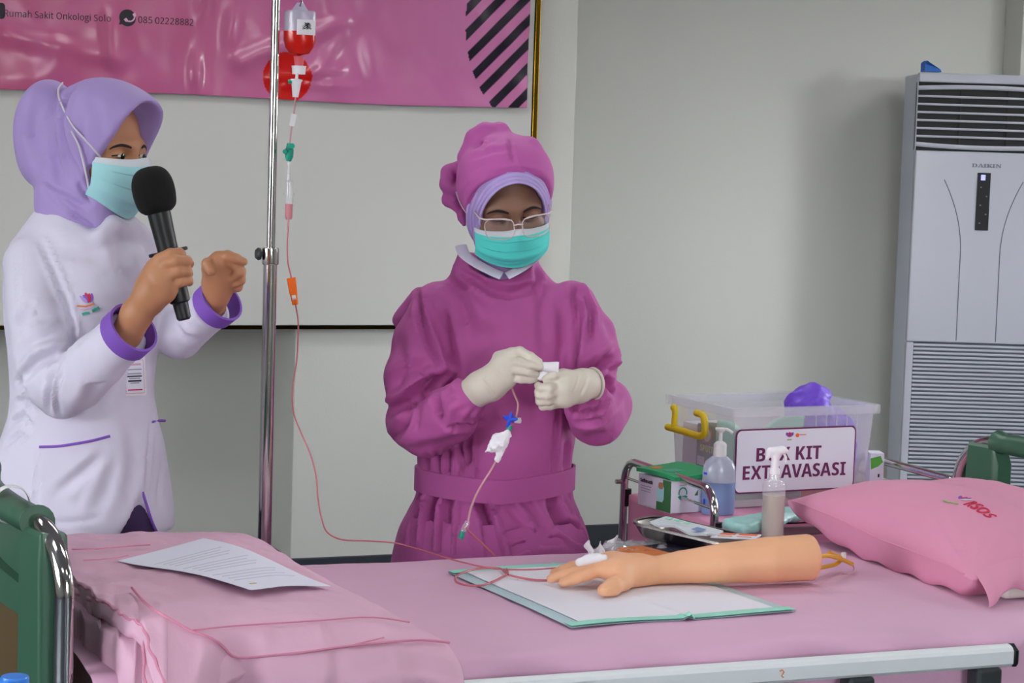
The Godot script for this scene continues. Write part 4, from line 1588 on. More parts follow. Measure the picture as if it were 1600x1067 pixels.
	put("printed_leaf", prism([Vector2(-0.014, gh * 0.62), Vector2(-0.016, gh * 0.88), Vector2(0.008, gh * 0.94), Vector2(0.014, gh * 0.80), Vector2(0.004, gh * 0.70)], 0.001, Transform3D(Basis(), Vector3(0, 0, 0.0004))), M.leaf_green, gc)
	put("print_line", box(Vector3(0.004, 0.008, 0.001), Vector3(0.005, gh * 0.48, 0.0004), 0.0003), M.print_dark, gc)
	# pump bottle of blue gel
	var bp := ony(1121, 803, CT + 0.001)
	var pf := at_yaw(bp, -22.0)
	var q := func(y: float) -> float:
		return hit(pf, 1121, y, 0.0).y
	var rx := hit(pf, 1147, 780, 0.0).x - hit(pf, 1121, 780, 0.0).x
	var pb := thing("pump_bottle", "white pump dispenser bottle of pale blue hand gel on the trolley", "bottle", pf)
	var sq := Transform3D(Basis.from_scale(Vector3(1, 1, 0.72)), Vector3.ZERO)
	var ysh: float = q.call(735)
	var ynk: float = q.call(712)
	var ylq: float = q.call(752)
	put("bottle_body", lathe([Vector2(0, ylq), Vector2(rx, ylq), Vector2(rx, ysh - 0.004), Vector2(rx * 0.96, ysh + 0.010), Vector2(rx * 0.80, ysh + 0.022), Vector2(rx * 0.5, ynk - 0.002), Vector2(rx * 0.42, ynk), Vector2(0, ynk)], 32, sq), M.bottle_haze, pb, 50)
	put("gel", lathe([Vector2(0, 0.003), Vector2(rx * 0.95, 0.001), Vector2(rx, 0.006), Vector2(rx, ylq - 0.0005), Vector2(0, ylq - 0.0005)], 32, sq), M.gel_blue, pb, 50)
	put("label_strip", box(Vector3(0.010, 0.005, 0.001), Vector3(-rx * 0.86, ysh - 0.005, rx * 0.40), 0.0003, Basis(Vector3.UP, -0.9)), M.blue_plastic, pb)
	put("label_strip", box(Vector3(0.006, 0.012, 0.001), Vector3(-rx * 0.86, 0.03, rx * 0.40), 0.0003, Basis(Vector3.UP, -0.9)), M.blue_plastic, pb)
	put("cap", lathe([Vector2(0, ynk - 0.001), Vector2(0.0145, ynk - 0.001), Vector2(0.015, ynk + 0.002), Vector2(0.0145, q.call(694)), Vector2(0.011, q.call(691)), Vector2(0.006, q.call(689)), Vector2(0, q.call(689))], 24), M.white_plastic, pb, 40)
	var pm := put("pump", lathe([Vector2(0, q.call(690)), Vector2(0.0045, q.call(690)), Vector2(0.004, q.call(676)), Vector2(0.008, q.call(674)), Vector2(0.011, q.call(671)), Vector2(0.010, q.call(669)), Vector2(0, q.call(668))], 18), M.white_plastic, pb, 40)
	var sp := [Vector3(-0.012, q.call(670), 0), Vector3(0.004, q.call(669.5), 0.002), Vector3(0.016, q.call(671), 0.003), Vector3(0.026, q.call(675.5), 0.004)]
	put("spout", tube(path(sp, 5), 0.0042, 10, 0.8), M.white_plastic, pm, 60)
	# soft pack in teal film
	var tf := Sdf.new()
	var p0 := ony(1140, 822, CT + 0.016)
	var p1 := ony(1255, 796, CT + 0.014)
	tf.cap(p0, p1, 0.017, 0.013, 0.01)
	tf.cap(p0 + Vector3(0.015, -0.003, 0.03), p1 + Vector3(0, -0.002, 0.025), 0.015, 0.012, 0.02)
	tf.cap(p1, p1 + (p1 - p0).normalized() * 0.03 + Vector3(0, 0.004, 0), 0.012, 0.003, 0.015)
	tf.plane(Vector3(0, -1, 0), Vector3(0, CT + 0.003, 0))
	var tm := MB.new()
	tf.mesh(tm, p0.min(p1) - Vector3(0.06, 0.04, 0.04), p0.max(p1) + Vector3(0.06, 0.05, 0.08), 0.004)
	nz.frequency = 22.0
	N = tm.normals()
	for i in tm.v.size():
		tm.v[i] += N[i] * nz.get_noise_3dv(tm.v[i]) * 0.005
	tag(put("film_pack", tm.orient(), M.teal_film, null, 180), "shiny pale teal film pack lying between the bottles and the pillow", "packet")
	# small spray bottle standing by the arm
	var yb := TOP + 0.003
	var so := ony(1206, 848, yb)
	var sf := at_yaw(so, -22.0)
	var y := func(py: float) -> float:
		return hit(sf, 1206, py, 0.0).y
	var sr := hit(sf, 1224, 800, 0.0).x - hit(sf, 1206, 800, 0.0).x
	var sb := thing("spray_bottle", "small clear spray bottle of cloudy liquid standing behind the dummy arm", "bottle", sf)
	put("bottle_body", lathe([Vector2(0, 0.0), Vector2(sr * 0.94, 0.0), Vector2(sr, 0.004), Vector2(sr, y.call(758)), Vector2(sr * 0.92, y.call(752)), Vector2(sr * 0.5, y.call(748)), Vector2(sr * 0.45, y.call(740)), Vector2(0, y.call(740))], 28), M.clear_plastic, sb, 50)
	put("liquid", lathe([Vector2(0, 0.003), Vector2(sr * 0.93, 0.003), Vector2(sr * 0.93, y.call(773)), Vector2(0, y.call(773))], 28), M.spray_liquid, sb, 50)
	put("collar", lathe([Vector2(0, y.call(750)), Vector2(0.0105, y.call(750)), Vector2(0.0105, y.call(733)), Vector2(0.006, y.call(728)), Vector2(0, y.call(728))], 20), M.gauze, sb, 50)
	var hd := Sdf.new()
	hd.cap(Vector3(0, y.call(730), 0), Vector3(0, y.call(712), 0), 0.0075, 0.009, 0.006)
	hd.cap(Vector3(-0.010, y.call(706), 0), Vector3(0.014, y.call(703), 0), 0.010, 0.009, 0.006)
	hd.cap(Vector3(0.012, y.call(702), 0), Vector3(0.022, y.call(704), 0.0), 0.006, 0.005, 0.004)
	hd.cap(Vector3(-0.014, y.call(710), 0.004), Vector3(-0.018, y.call(716), 0.004), 0.005, 0.004, 0.004)
	hd.ell(Vector3(-0.004, y.call(710), 0.012), Vector3(0.003, 0.003, 0.005), 0.002, 1)
	var hm := MB.new()
	hd.mesh(hm, Vector3(-0.04, y.call(740), -0.03), Vector3(0.045, y.call(685), 0.03), 0.0018)
	put("spray_head", hm.orient(), M.gauze, sb, 180)
	put("trigger", tube([Vector3(0.016, y.call(706), 0), Vector3(0.022, y.call(714), 0), Vector3(0.022, y.call(722), 0)], 0.0028, 8), M.gauze, sb)

func onx_frame(fr: Transform3D, px: float, py: float, x: float) -> Vector3:  # in the world; the plane x of the frame
	var o := fr.affine_inverse() * cam.position
	var r := fr.basis.inverse() * ray(px, py)
	return fr * (o + r * ((x - o.x) / r.x))

func bed_things() -> void:
	# absorbent pad with a pale green film edge
	var y := TOP + 0.0045
	var c := [ony(700, 893, y), ony(893, 981, y), ony(1243, 955, y), ony(1128, 905, y)]
	c[3] = (c[2] as Vector3) + ((c[0] as Vector3) - (c[1] as Vector3))
	var P := func(u: float, v: float) -> Vector3:
		var p: Vector3 = (c[1] as Vector3).lerp(c[2], u).lerp((c[0] as Vector3).lerp(c[3], u), v)
		p.z += 0.006 * exp(-((u - 0.51) / 0.03) ** 2) * (1.0 - v) - 0.004 * sin(u * 6.0) * (1.0 - v)
		p.y = y + 0.0012 * sin(u * 9.0 + v * 5.0) + 0.004 * exp(-((u - 0.51) / 0.02) ** 2) * exp(-v * 9.0) + 0.002 * exp(-((u - 0.50) / 0.008) ** 2)
		return p
	var t := thing("absorbent_pad", "white absorbent pad with a mint green edge under the dummy arm", "pad")
	put("film", sheet(60, 40, P, 0.001), M.pad_film, t, 180)
	var Q := func(u: float, v: float) -> Vector3:
		return (P.call(lerpf(0.065, 0.935, u), lerpf(0.02, 0.955, v)) as Vector3) + Vector3(0, 0.0022, 0)
	put("fleece", sheet(60, 40, Q, 0.0022), M.pad_white, t, 180)
	for k in [0.0, 1.0]:
		var R := func(u: float, v: float) -> Vector3:
			return (P.call(u, absf(k - v * 0.05)) as Vector3) + Vector3(0, 0.0034, 0)
		put("edge_strip", sheet(60, 4, R, 0.0008), M.pad_edge, t, 180)
	put("fold_tab", tube([P.call(0.497, 0.0) + Vector3(0, 0.004, -0.004), P.call(0.515, 0.0) + Vector3(0, 0.008, -0.006), P.call(0.53, 0.0) + Vector3(0, 0.003, -0.002)], 0.008, 8, 0.25, Vector3.UP), M.pad_edge, t)
	# instrument tray
	var a := ony(993, 816, 0.722)
	var b := ony(1140, 851, 0.708)
	var ax := (b - a).normalized()
	var wd := Vector3(-ax.z, 0, ax.x).normalized() * -1.0
	if wd.x < 0:
		wd = -wd
	var mid := (a + b) / 2 + wd * 0.05
	var upv := ax.cross(wd).normalized()
	if upv.y < 0:
		upv = -upv
	var tf := Transform3D(Basis(ax, upv, ax.cross(upv)), mid)
	var L := a.distance_to(b) * 1.12
	var tr := thing("instrument_tray", "stainless steel instrument tray propped among packets behind the dummy arm", "tray", tf)
	var rings := [[0.0, 0.0], [0.006, 0.0], [0.0065, -0.003], [0.002, -0.004], [-0.010, -0.022], [-0.018, -0.030], [-0.030, -0.032]]
	var tm := MB.new()
	var n := 0
	var full := []
	for r in rings:
		full.append(r)
	for i in range(rings.size() - 1, -1, -1):
		full.append([rings[i][0] - 0.0012, rings[i][1] + 0.0012])
	for r in full:
		var o := rrect(L + 2 * r[0], 0.115 + 2 * r[0], maxf(0.005, 0.040 + r[0]), 6)
		n = o.size()
		for q in o:
			tm.v.append(Vector3(q.x, r[1], q.y))
	for i in full.size() - 1:
		for k in n:
			tm.q4(i * n + k, i * n + (k + 1) % n, (i + 1) * n + (k + 1) % n, (i + 1) * n + k)
	tm.orient()
	tm.join(prism(rrect(L - 0.056, 0.059, 0.012), 0.0024, Transform3D(Basis(Vector3.RIGHT, PI / 2), Vector3(0, -0.0315, 0))))
	put("tray_body", tm, M.steel, tr, 50)
	var pk := thing("paper_packet", "white paper packet with orange blocks sticking out of the steel tray", "packet", tf * Transform3D(Basis(Vector3.UP, 0.35) * Basis(Vector3.FORWARD, -0.10), Vector3(L * 0.36, 0.006, -0.006)))
	put("wrapper", box(Vector3(0.095, 0.003, 0.05), Vector3.ZERO, 0.001), M.white_card, pk)
	for k in 2:
		put("printed_block", box(Vector3(0.038, 0.001, 0.014), Vector3(-0.022 + 0.045 * k, 0.0018, -0.012), 0.0003), M.orange_plastic, pk)
	for k in 2:
		put("print_line", box(Vector3(0.03, 0.001, 0.005), Vector3(-0.02 + 0.04 * k, 0.0018, 0.012), 0.0003), M.orange_card, pk)
	var pk2 := thing("clear_packet", "pale clear packet with a blue mark lying in the steel tray", "packet", tf * Transform3D(Basis(Vector3.UP, -0.06) * Basis(Vector3.RIGHT, 0.10), Vector3(-L * 0.06, 0.004, 0.012)))
	put("wrapper", sheet(16, 8, func(u: float, v: float) -> Vector3: return Vector3((u - 0.5) * 0.15, 0.004 * sin(u * 11.0) * sin(v * 5.0) + 0.002, (v - 0.5) * 0.055), 0.004), M.mask_edge, pk2, 60)
	put("printed_block", box(Vector3(0.022, 0.001, 0.02), Vector3(0.04, 0.0075, 0.01), 0.0003), M.gel_blue, pk2)
	for k in 3:
		put("printed_block", box(Vector3(0.014, 0.001, 0.012), Vector3(-0.05 + k * 0.024, 0.0085, -0.006), 0.0003), M.mint_cloth, pk2)
	# cards and torn wrappers under the tray
	var wp := TOP + 0.004
	var nb := thing("card_packet", "navy and orange printed card packet under the steel tray", "packet", Transform3D(Basis(Vector3.UP, 0.25), ony(1055, 868, wp) + Vector3(0, 0.006, -0.02)))
	put("card", box(Vector3(0.15, 0.012, 0.10), Vector3(0.02, 0, 0), 0.002), M.navy_card, nb)
	put("printed_block", box(Vector3(0.035, 0.0125, 0.102), Vector3(-0.055, 0.0006, 0), 0.002), M.orange_card, nb)
	put("printed_block", box(Vector3(0.03, 0.0125, 0.102), Vector3(-0.087, 0.0, 0), 0.002), M.orange_card, nb)
	var nz := FastNoiseLite.new()
	nz.seed = 17
	nz.frequency = 18.0
	nz.fractal_octaves = 3
	var wrapper := func(called: String, lab: String, q: Array, lift: float, m: Material, frame: float) -> void:
		var fn := func(u: float, v: float) -> Vector3:
			var p: Vector3 = (q[0] as Vector3).lerp(q[1], u).lerp((q[3] as Vector3).lerp(q[2], u), v)
			p.y += lift * (0.4 + absf(nz.get_noise_2d(p.x * 1.3 + frame, p.z * 1.3)) * 1.6) * 0.5 + 0.002
			return p
		tag(put(called, sheet(26, 16, fn, 0.0008), m, null, 25), lab, "wrapper")
	wrapper.call("torn_wrapper", "torn clear plastic wrapper with white paper on the bed behind the dummy hand", [ony(925, 866, wp), ony(1035, 872, wp), ony(1060, 850, wp), ony(950, 853, wp)], 0.022, M.clear_plastic, 0.0)
	wrapper.call("paper_backing", "white paper backing of a torn wrapper on the bed behind the arm", [ony(960, 862, wp), ony(1040, 866, wp), ony(1050, 846, wp), ony(962, 850, wp)], 0.006, M.mask_edge, 3.0)
	var wr := ony(922, 872, wp)
	var curl := func(u: float, v: float) -> Vector3:
		return wr + Vector3(u * 0.035 + 0.004 * sin(v * 5.0), 0.002 + v * 0.026 * (0.8 + 0.4 * sin(u * 7.0)), -0.01 - 0.015 * sin(v * 2.0) + 0.006 * sin(u * 9.0))
	tag(put("crumpled_tissue", sheet(16, 12, curl, 0.0012), M.gauze, null, 50), "small crumpled white tissue standing up behind the dummy fingers", "tissue")
	var wr2 := ony(950, 862, wp)
	var curl2 := func(u: float, v: float) -> Vector3:
		return wr2 + Vector3(u * 0.022 + v * 0.008, 0.004 + v * 0.028 * (1.0 - 0.6 * absf(u - 0.8)), -0.02 + 0.01 * sin(u * 3.0))
	tag(put("peeled_flap", sheet(12, 12, curl2, 0.001), M.gauze, null, 50), "peeled white wrapper flap curling up beside the trolley leg", "wrapper")
	# blue-capped bottle in the near corner
	var bz := onz(23, 1056, -2.75)
	var cb := thing("water_bottle", "bottle with a bright blue cap in the near corner by the foot board", "bottle", Transform3D(Basis(), Vector3(bz.x, 0, bz.z)))
	var r := (onz(45, 1060, -2.75) - bz).length()
	put("bottle_body", lathe([Vector2(0, bz.y - 0.26), Vector2(r * 1.9, bz.y - 0.26), Vector2(r * 2.0, bz.y - 0.25), Vector2(r * 2.0, bz.y - 0.09), Vector2(r * 1.6, bz.y - 0.055), Vector2(r * 0.95, bz.y - 0.035), Vector2(r * 0.9, bz.y - 0.02), Vector2(0, bz.y - 0.02)], 28), M.bottle_haze, cb, 50)
	put("cap", lathe([Vector2(0, bz.y - 0.026), Vector2(r, bz.y - 0.026), Vector2(r, bz.y - 0.003), Vector2(r * 0.92, bz.y), Vector2(0, bz.y + 0.0005)], 28), M.cap_blue, cb, 40)
	var st := thing("side_stool", "low dark stool under the blue-capped bottle, mostly below the photo", "stool", Transform3D(Basis(), Vector3(bz.x, 0, bz.z)))
	put("seat", box(Vector3(0.3, 0.03, 0.3), Vector3(0, bz.y - 0.275, 0), 0.006), M.dark_grey, st)
	for s in [[-1, -1], [1, -1], [-1, 1], [1, 1]]:
		put("leg", tube([Vector3(s[0] * 0.12, 0, s[1] * 0.12), Vector3(s[0] * 0.11, bz.y - 0.29, s[1] * 0.11)], 0.011, 10), M.chrome, st)

func drip_stand() -> void:
	var z := -4.15
	var foot := onz(413, 850, z)
	var x := foot.x
	var t := thing("drip_stand", "tall chrome drip stand pole between the two women", "drip stand", Transform3D(Basis(), Vector3(x, 0, z)))
	var yc := onz(420, 400, z).y
	put("lower_tube", tube([Vector3(0, 0.06, 0), Vector3(0, yc, 0)], 0.0140, 20), M.chrome, t, 60)
	put("upper_tube", tube([Vector3(0, yc - 0.05, 0), Vector3(0, 2.05, 0)], 0.0088, 18), M.chrome, t, 60)
	var cl := put("clamp_collar", lathe([Vector2(0, yc - 0.017), Vector2(0.0165, yc - 0.017), Vector2(0.0175, yc - 0.014), Vector2(0.0175, yc + 0.014), Vector2(0.0165, yc + 0.017), Vector2(0, yc + 0.017)], 24), M.chrome, t, 30)
	put("knob", lathe([Vector2(0, 0.012), Vector2(0.005, 0.012), Vector2(0.005, 0.020), Vector2(0.012, 0.021), Vector2(0.013, 0.026), Vector2(0.009, 0.031), Vector2(0, 0.032)], 16, Transform3D(Basis(Vector3.BACK, PI / 2), Vector3(0, yc + 0.004, 0))), M.dark_grey, cl)
	for k in 5:
		var a := TAU * k / 5 + 0.3
		var d := Vector3(cos(a), 0, sin(a))
		put("leg", tube([d * 0.01 + Vector3(0, 0.10, 0), d * 0.08 + Vector3(0, 0.075, 0), d * 0.23 + Vector3(0, 0.06, 0)], 0.011, 10), M.chrome, t)
		put("castor", lathe([Vector2(0, -0.01), Vector2(0.022, -0.01), Vector2(0.025, 0), Vector2(0.022, 0.01), Vector2(0, 0.01)], 16, Transform3D(Basis(Vector3.UP, -a) * Basis(Vector3.RIGHT, PI / 2), d * 0.235 + Vector3(0, 0.025, 0))), M.black_plastic, t)
	# hook arms at the top
	var hb := onz(467, 6, z)
	for s in [1.0, -1.0]:
		var hx: float = (hb.x - x) * s
		put("hook", tube(path([Vector3(0, 2.04, 0), Vector3(hx * 0.6, 2.06, 0), Vector3(hx, 2.03, 0), Vector3(hx, 1.99, 0.002), Vector3(hx + 0.012 * s, 1.985, 0.004)], 5), 0.004, 8), M.chrome, t)
	# bottle of red medicine hanging upside down
	var fr := at_yaw(onz(467, 103, z), -22.0)
	var Y := func(py: float) -> float:
		return hit(fr, 467, py, 0.0).y
	var R := hit(fr, 493, 50, 0.0).x - hit(fr, 468, 50, 0.0).x
	var b := thing("medicine_bottle", "upside-down infusion bottle of bright red medicine hanging from the drip stand", "infusion bottle", fr)
	var sq := Transform3D(Basis.from_scale(Vector3(1, 1, 0.7)), Vector3.ZERO)
	var bot: float = Y.call(90)
	put("bottle_wall", lathe([Vector2(0, Y.call(48.8)), Vector2(R, Y.call(48.8)), Vector2(R, Y.call(20)), Vector2(R * 0.93, Y.call(17)), Vector2(0, Y.call(17))], 32, sq), M.bottle_haze, b, 50)
	put("medicine", lathe([Vector2(0, bot + 0.003), Vector2(R * 0.30, bot + 0.006), Vector2(R * 0.62, Y.call(84)), Vector2(R * 0.9, Y.call(74)), Vector2(R, Y.call(64)), Vector2(R, Y.call(49)), Vector2(0, Y.call(49))], 32, sq), M.medicine, b, 50)
	put("hanger", prism([Vector2(-0.018, Y.call(18)), Vector2(0.018, Y.call(18)), Vector2(0.006, Y.call(4)), Vector2(-0.006, Y.call(4))], 0.004), M.bottle_haze, b)
	var ch := []
	for i in 30:
		ch.append(Vector3(0.003 * sin(i * 1.3), lerpf(Y.call(10), 1.99 - fr.origin.y, i / 29.0), 0.003 * cos(i * 1.3)))
	put("chain", tube(ch, 0.0022, 6), M.steel, b)
	var lab := func(u: float, v: float) -> Vector3:
		var a := lerpf(-0.10, 1.35, u)
		return Vector3(sin(a) * R * 1.02, lerpf(Y.call(55), Y.call(31), v), cos(a) * R * 0.72 + 0.001)
	var lb := put("label", sheet(14, 2, lab, 0.0006), M.gauze, b, 60)
	var sc := []
	for i in 30:
		var u := 0.30 + 0.28 * (0.5 + 0.5 * sin(i * 1.9))
		sc.append((lab.call(u + 0.1 * sin(i * 0.7), 0.35 + 0.45 * (0.5 + 0.5 * cos(i * 1.37))) as Vector3) + Vector3(0.0003, 0, 0.0008))
	put("handwriting", tube(sc, 0.0005, 4), M.print_dark, lb)
	put("neck", lathe([Vector2(0, Y.call(104)), Vector2(0.0085, Y.call(104)), Vector2(0.010, Y.call(92)), Vector2(0.011, Y.call(88)), Vector2(0, Y.call(88))], 20), M.pink_liquid, b, 50)
	put("stopper", lathe([Vector2(0, Y.call(116)), Vector2(0.013, Y.call(116)), Vector2(0.014, Y.call(107)), Vector2(0.015, Y.call(103)), Vector2(0, Y.call(102))], 20), M.gauze, b, 40)

func drip_line() -> void:
	var z := -4.14
	var t := thing("infusion_set", "long thin red infusion tube with drip chamber running from the bottle down to the bed", "infusion set")
	# spike and air vent
	var fr := at_yaw(onz(464, 116, z), -22.0)
	var Y := func(py: float) -> float:
		return hit(fr, 464, py, 0.0).y
	var X := func(px: float) -> float:
		return hit(fr, px, 140, 0.0).x
	var w := lathe([Vector2(0, Y.call(152)), Vector2(0.006, Y.call(152)), Vector2(0.010, Y.call(128)), Vector2(0.012, Y.call(126)), Vector2(0.012, Y.call(124)), Vector2(0.003, Y.call(123)), Vector2(0.003, Y.call(114)), Vector2(0, Y.call(114))], 18, Transform3D(Basis(Vector3.BACK, -0.05), Vector3(0.0, 0, 0))).moved(fr)
	put("spike", w, M.gauze, t)
	put("air_vent", lathe([Vector2(0, 0), Vector2(0.004, 0), Vector2(0.004, 0.008), Vector2(0, 0.008)], 12, fr * Transform3D(Basis(Vector3.BACK, PI / 2), Vector3(-0.009, Y.call(128), 0.002))), M.teal, t)
	var pt := func(px: float, py: float, zz := z) -> Vector3:
		return onz(px, py, zz)
	put("tube", tube(path([pt.call(462, 150), pt.call(459, 180), pt.call(455, 205), pt.call(453, 225)], 4), 0.0016, 8), M.line_pale, t)
	put("slide_clip", rbox(Vector3(0.013, 0.026, 0.007), 0.002).moved(Transform3D(fr.basis * Basis(Vector3.BACK, -0.15), pt.call(458, 188))), M.white_plastic, t)
	# green valve
	var v0: Vector3 = pt.call(453, 224)
	var v1: Vector3 = pt.call(451, 252)
	put("valve", tube([v0, v0.lerp(v1, 0.3), v0.lerp(v1, 0.32), v0.lerp(v1, 0.75), v1], [0.006, 0.0075, 0.009, 0.0085, 0.005], 14), M.teal, t, 40)
	for k in [[457, 228, 0.0055], [446, 237, 0.0045]]:
		put("valve_port", lathe([Vector2(0, -0.004), Vector2(k[2], -0.004), Vector2(k[2], 0.008), Vector2(0, 0.008)], 12, Transform3D(fr.basis * Basis(Vector3.RIGHT, PI / 2), pt.call(k[0], k[1]) + fr.basis.z * 0.006)), M.teal, t)
	put("connector", tube([v1, pt.call(451, 272), pt.call(451, 284)], [0.003, 0.0035, 0.0042], 10), M.clear_plastic, t)
	# drip chamber
	var c0: Vector3 = pt.call(451, 343)
	var c1: Vector3 = pt.call(451, 282)
	var cy := c1.y - c0.y
	put("drip_chamber", lathe([Vector2(0, 0), Vector2(0.006, 0), Vector2(0.008, 0.006), Vector2(0.0082, cy * 0.62), Vector2(0.011, cy * 0.63), Vector2(0.011, cy * 0.67), Vector2(0.0082, cy * 0.68), Vector2(0.0078, cy * 0.96), Vector2(0.005, cy), Vector2(0, cy)], 20, Transform3D(Basis(), c0)), M.clear_plastic, t, 40)
	put("chamber_fluid", lathe([Vector2(0, 0.001), Vector2(0.0055, 0.001), Vector2(0.0074, 0.007), Vector2(0.0074, cy * 0.40), Vector2(0, cy * 0.40)], 20, Transform3D(Basis(), c0)), M.pink_liquid, t, 40)
	# orange roller clamp
	var o0: Vector3 = pt.call(455, 434)
	var o1: Vector3 = pt.call(462, 476)
	var oax := (o1 - o0).normalized()
	var ob := Basis(fr.basis.z.cross(oax).normalized(), oax, fr.basis.z)
	var ol := o0.distance_to(o1)
	put("roller_clamp", prism([Vector2(-0.009, 0), Vector2(0.009, 0), Vector2(0.0075, ol * 0.45), Vector2(0.005, ol), Vector2(-0.006, ol), Vector2(-0.0085, ol * 0.5)], 0.012, Transform3D(ob, o0), 0.002), M.orange_plastic, t)
	put("roller", lathe([Vector2(0, -0.004), Vector2(0.005, -0.004), Vector2(0.005, 0.004), Vector2(0, 0.004)], 14, Transform3D(ob * Basis(Vector3.BACK, PI / 2), o0 + oax * ol * 0.72 + fr.basis.z * 0.006)), M.white_plastic, t)
	# the long tube
	var y := TOP + 0.010
	var P := []
	for q in [[451, 342], [449, 380], [450, 410], [455, 434], [462, 476], [466, 505], [464, 560], [457, 610], [459, 645], [470, 675], [485, 710], [494, 745], [497, 780], [503, 812], [512, 832], [535, 843], [575, 845], [615, 848]]:
		P.append(pt.call(q[0], q[1], lerpf(z, -3.97, clampf((q[1] - 600) / 250.0, 0, 1))))
	P.append(pt.call(650, 857, -3.93))
	for q in [[690, 869], [725, 879], [770, 888], [830, 890], [880, 886]]:
		P.append(ony(q[0], q[1], y))
	put("tube", tube(path(P, 6), 0.0016, 8), M.line_red, t, 180)
	var Q := []
	for q in [[868, 906], [835, 906], [795, 898], [780, 888], [745, 889], [716, 898], [712, 908], [728, 914], [755, 914], [782, 903], [793, 893]]:
		Q.append(ony(q[0], q[1], y + (0.004 if q[1] < 900 else 0.0)))
	# back up in front of the gown to the connector and the hand
	for q in [[780, 875, -3.93], [760, 855, -3.99], [735, 832, -4.02], [727, 823, -4.02]]:
		Q.append(onz(q[0], q[1], q[2]))
	put("tube", tube(path(Q, 7), 0.0021, 8), M.line_red, t, 180)
	var zz := -4.02
	var f2 := at_yaw(onz(724, 832, zz), -22.0)
	put("y_connector", tube([onz(719, 841, zz), onz(722, 833, zz), onz(727, 824, zz), onz(731, 814, zz)], [0.0048, 0.0052, 0.0072, 0.005], 12), M.clear_plastic, t)
	put("injection_port", tube([onz(719.5, 842, zz), onz(723, 830, zz)], 0.0058, 12), M.teal, t)
	var S := []
	for q in [[731, 815], [737, 790], [750, 762], [768, 733], [779, 712], [783, 700]]:
		S.append(onz(q[0], q[1], zz + 0.0))
	put("tube", tube(path(S, 5), 0.0026, 8), M.line_pale, t, 180)
	# gauze taped round the connector, the blue three-way tap and the short tube up to the glove
	var nz := FastNoiseLite.new()
	nz.seed = 6
	nz.frequency = 30.0
	var gs := Sdf.new()
	var gp := func(px: float, py: float, dz: float) -> Vector3:
		var v := hit(f2, px, py, 0.0)
		return Vector3(v.x, v.y, dz)
	gs.chain([gp.call(792, 679, 0.0), gp.call(782, 690, 0.002), gp.call(772, 697, 0.003)], [0.010, 0.0155, 0.012], 0.006)
	gs.cap(gp.call(776, 684, 0.003), gp.call(766, 702, 0.0), 0.010, 0.006, 0.006)
	gs.cap(gp.call(784, 694, 0.0), gp.call(778, 718, 0.002), 0.0105, 0.0065, 0.006)
	gs.cap(gp.call(766, 700, 0.002), gp.call(759, 705, 0.004), 0.006, 0.0025, 0.004)
	var gm := MB.new()
	gs.mesh(gm, gp.call(748, 730, -0.03), gp.call(808, 662, 0.03), 0.0022)
	var gn := gm.normals()
	for i in gm.v.size():
		var p := gm.v[i]
		p += gn[i] * (0.0028 * nz.get_noise_3d(p.x * 3.0, p.y * 3.0, p.z * 3.0) - 0.0022 * absf(nz.get_noise_3d(p.x * 6.0 + 3.0, p.y * 5.0, p.z * 6.0)))
		gm.v[i] = Vector3(p.x, p.y, p.z * 0.75)
	put("taped_gauze", gm.orient().moved(f2), M.gauze, t, 180, "crumpled white gauze taped round the tube")
	put("tap_body", tube([onz(797, 664, zz), onz(793, 678, zz)], [0.0062, 0.0048], 12), M.teal, t)
	var tp := f2.affine_inverse() * onz(797, 655, zz)
	for a in [0.1, 1.45, 2.75, 4.4]:
		var d := Vector3(cos(a), sin(a), 0)
		put("tap_lever", tube([tp + Vector3(0, 0, 0.004), tp + Vector3(0, 0, 0.004) + d * 0.010, tp + Vector3(0, 0, 0.004) + d * (0.016 if a < 4.0 else 0.018)], [0.0055, 0.0045, 0.002], 10, 0.7, Vector3(0, 0, 1)).moved(f2), M.blue_plastic, t, 50)
	put("white_cap", tube([onz(802, 657, zz), onz(813, 657, zz)], [0.0055, 0.0062], 12), M.white_plastic, t)
	var T := []
	for q in [[806, 653], [809, 640], [809, 628], [803, 615], [799, 604]]:
		T.append(onz(q[0], q[1], zz))
	put("tube", tube(path(T, 5), 0.0024, 8), M.line_pale, t, 180)

func hp(fr: Transform3D, list: Array) -> Array:
	var o := []
	for q in list:
		o.append(hit(fr, q[0], q[1], q[2]))
	return o

func h2(fr: Transform3D, list: Array, z: float) -> Array:
	var o := []
	for q in list:
		var p := hit(fr, q[0], q[1], z)
		o.append(Vector2(p.x, p.y))
	return o

func march(s: Sdf, fr: Transform3D, px: float, py: float) -> Vector3:  # first point of the surface on a line of sight, in the frame fr
	var inv := fr.affine_inverse()
	var o := inv * cam.position
	var r := (inv.basis * ray(px, py)).normalized()
	var t := 3.0
	var least := 9.0
	var nearest := 3.0
	for i in 200:
		var d := Sdf.ev(s.P, o + r * t)
		if d < least:
			least = d
			nearest = t
		if d < 0.0005:
			break
		t += clampf(d * 0.7, 0.0006, 0.2)
		if t > 6.0:
			break
	return o + r * nearest

func front(s: Sdf, x: float, y: float, z0 := 0.2) -> Vector3:  # first point met going back along z
	var z := z0
	for i in 160:
		var d := Sdf.ev(s.P, Vector3(x, y, z))
		if d < 0.0003:
			break
		z -= clampf(d * 0.7, 0.0004, 0.05)
	return Vector3(x, y, z)

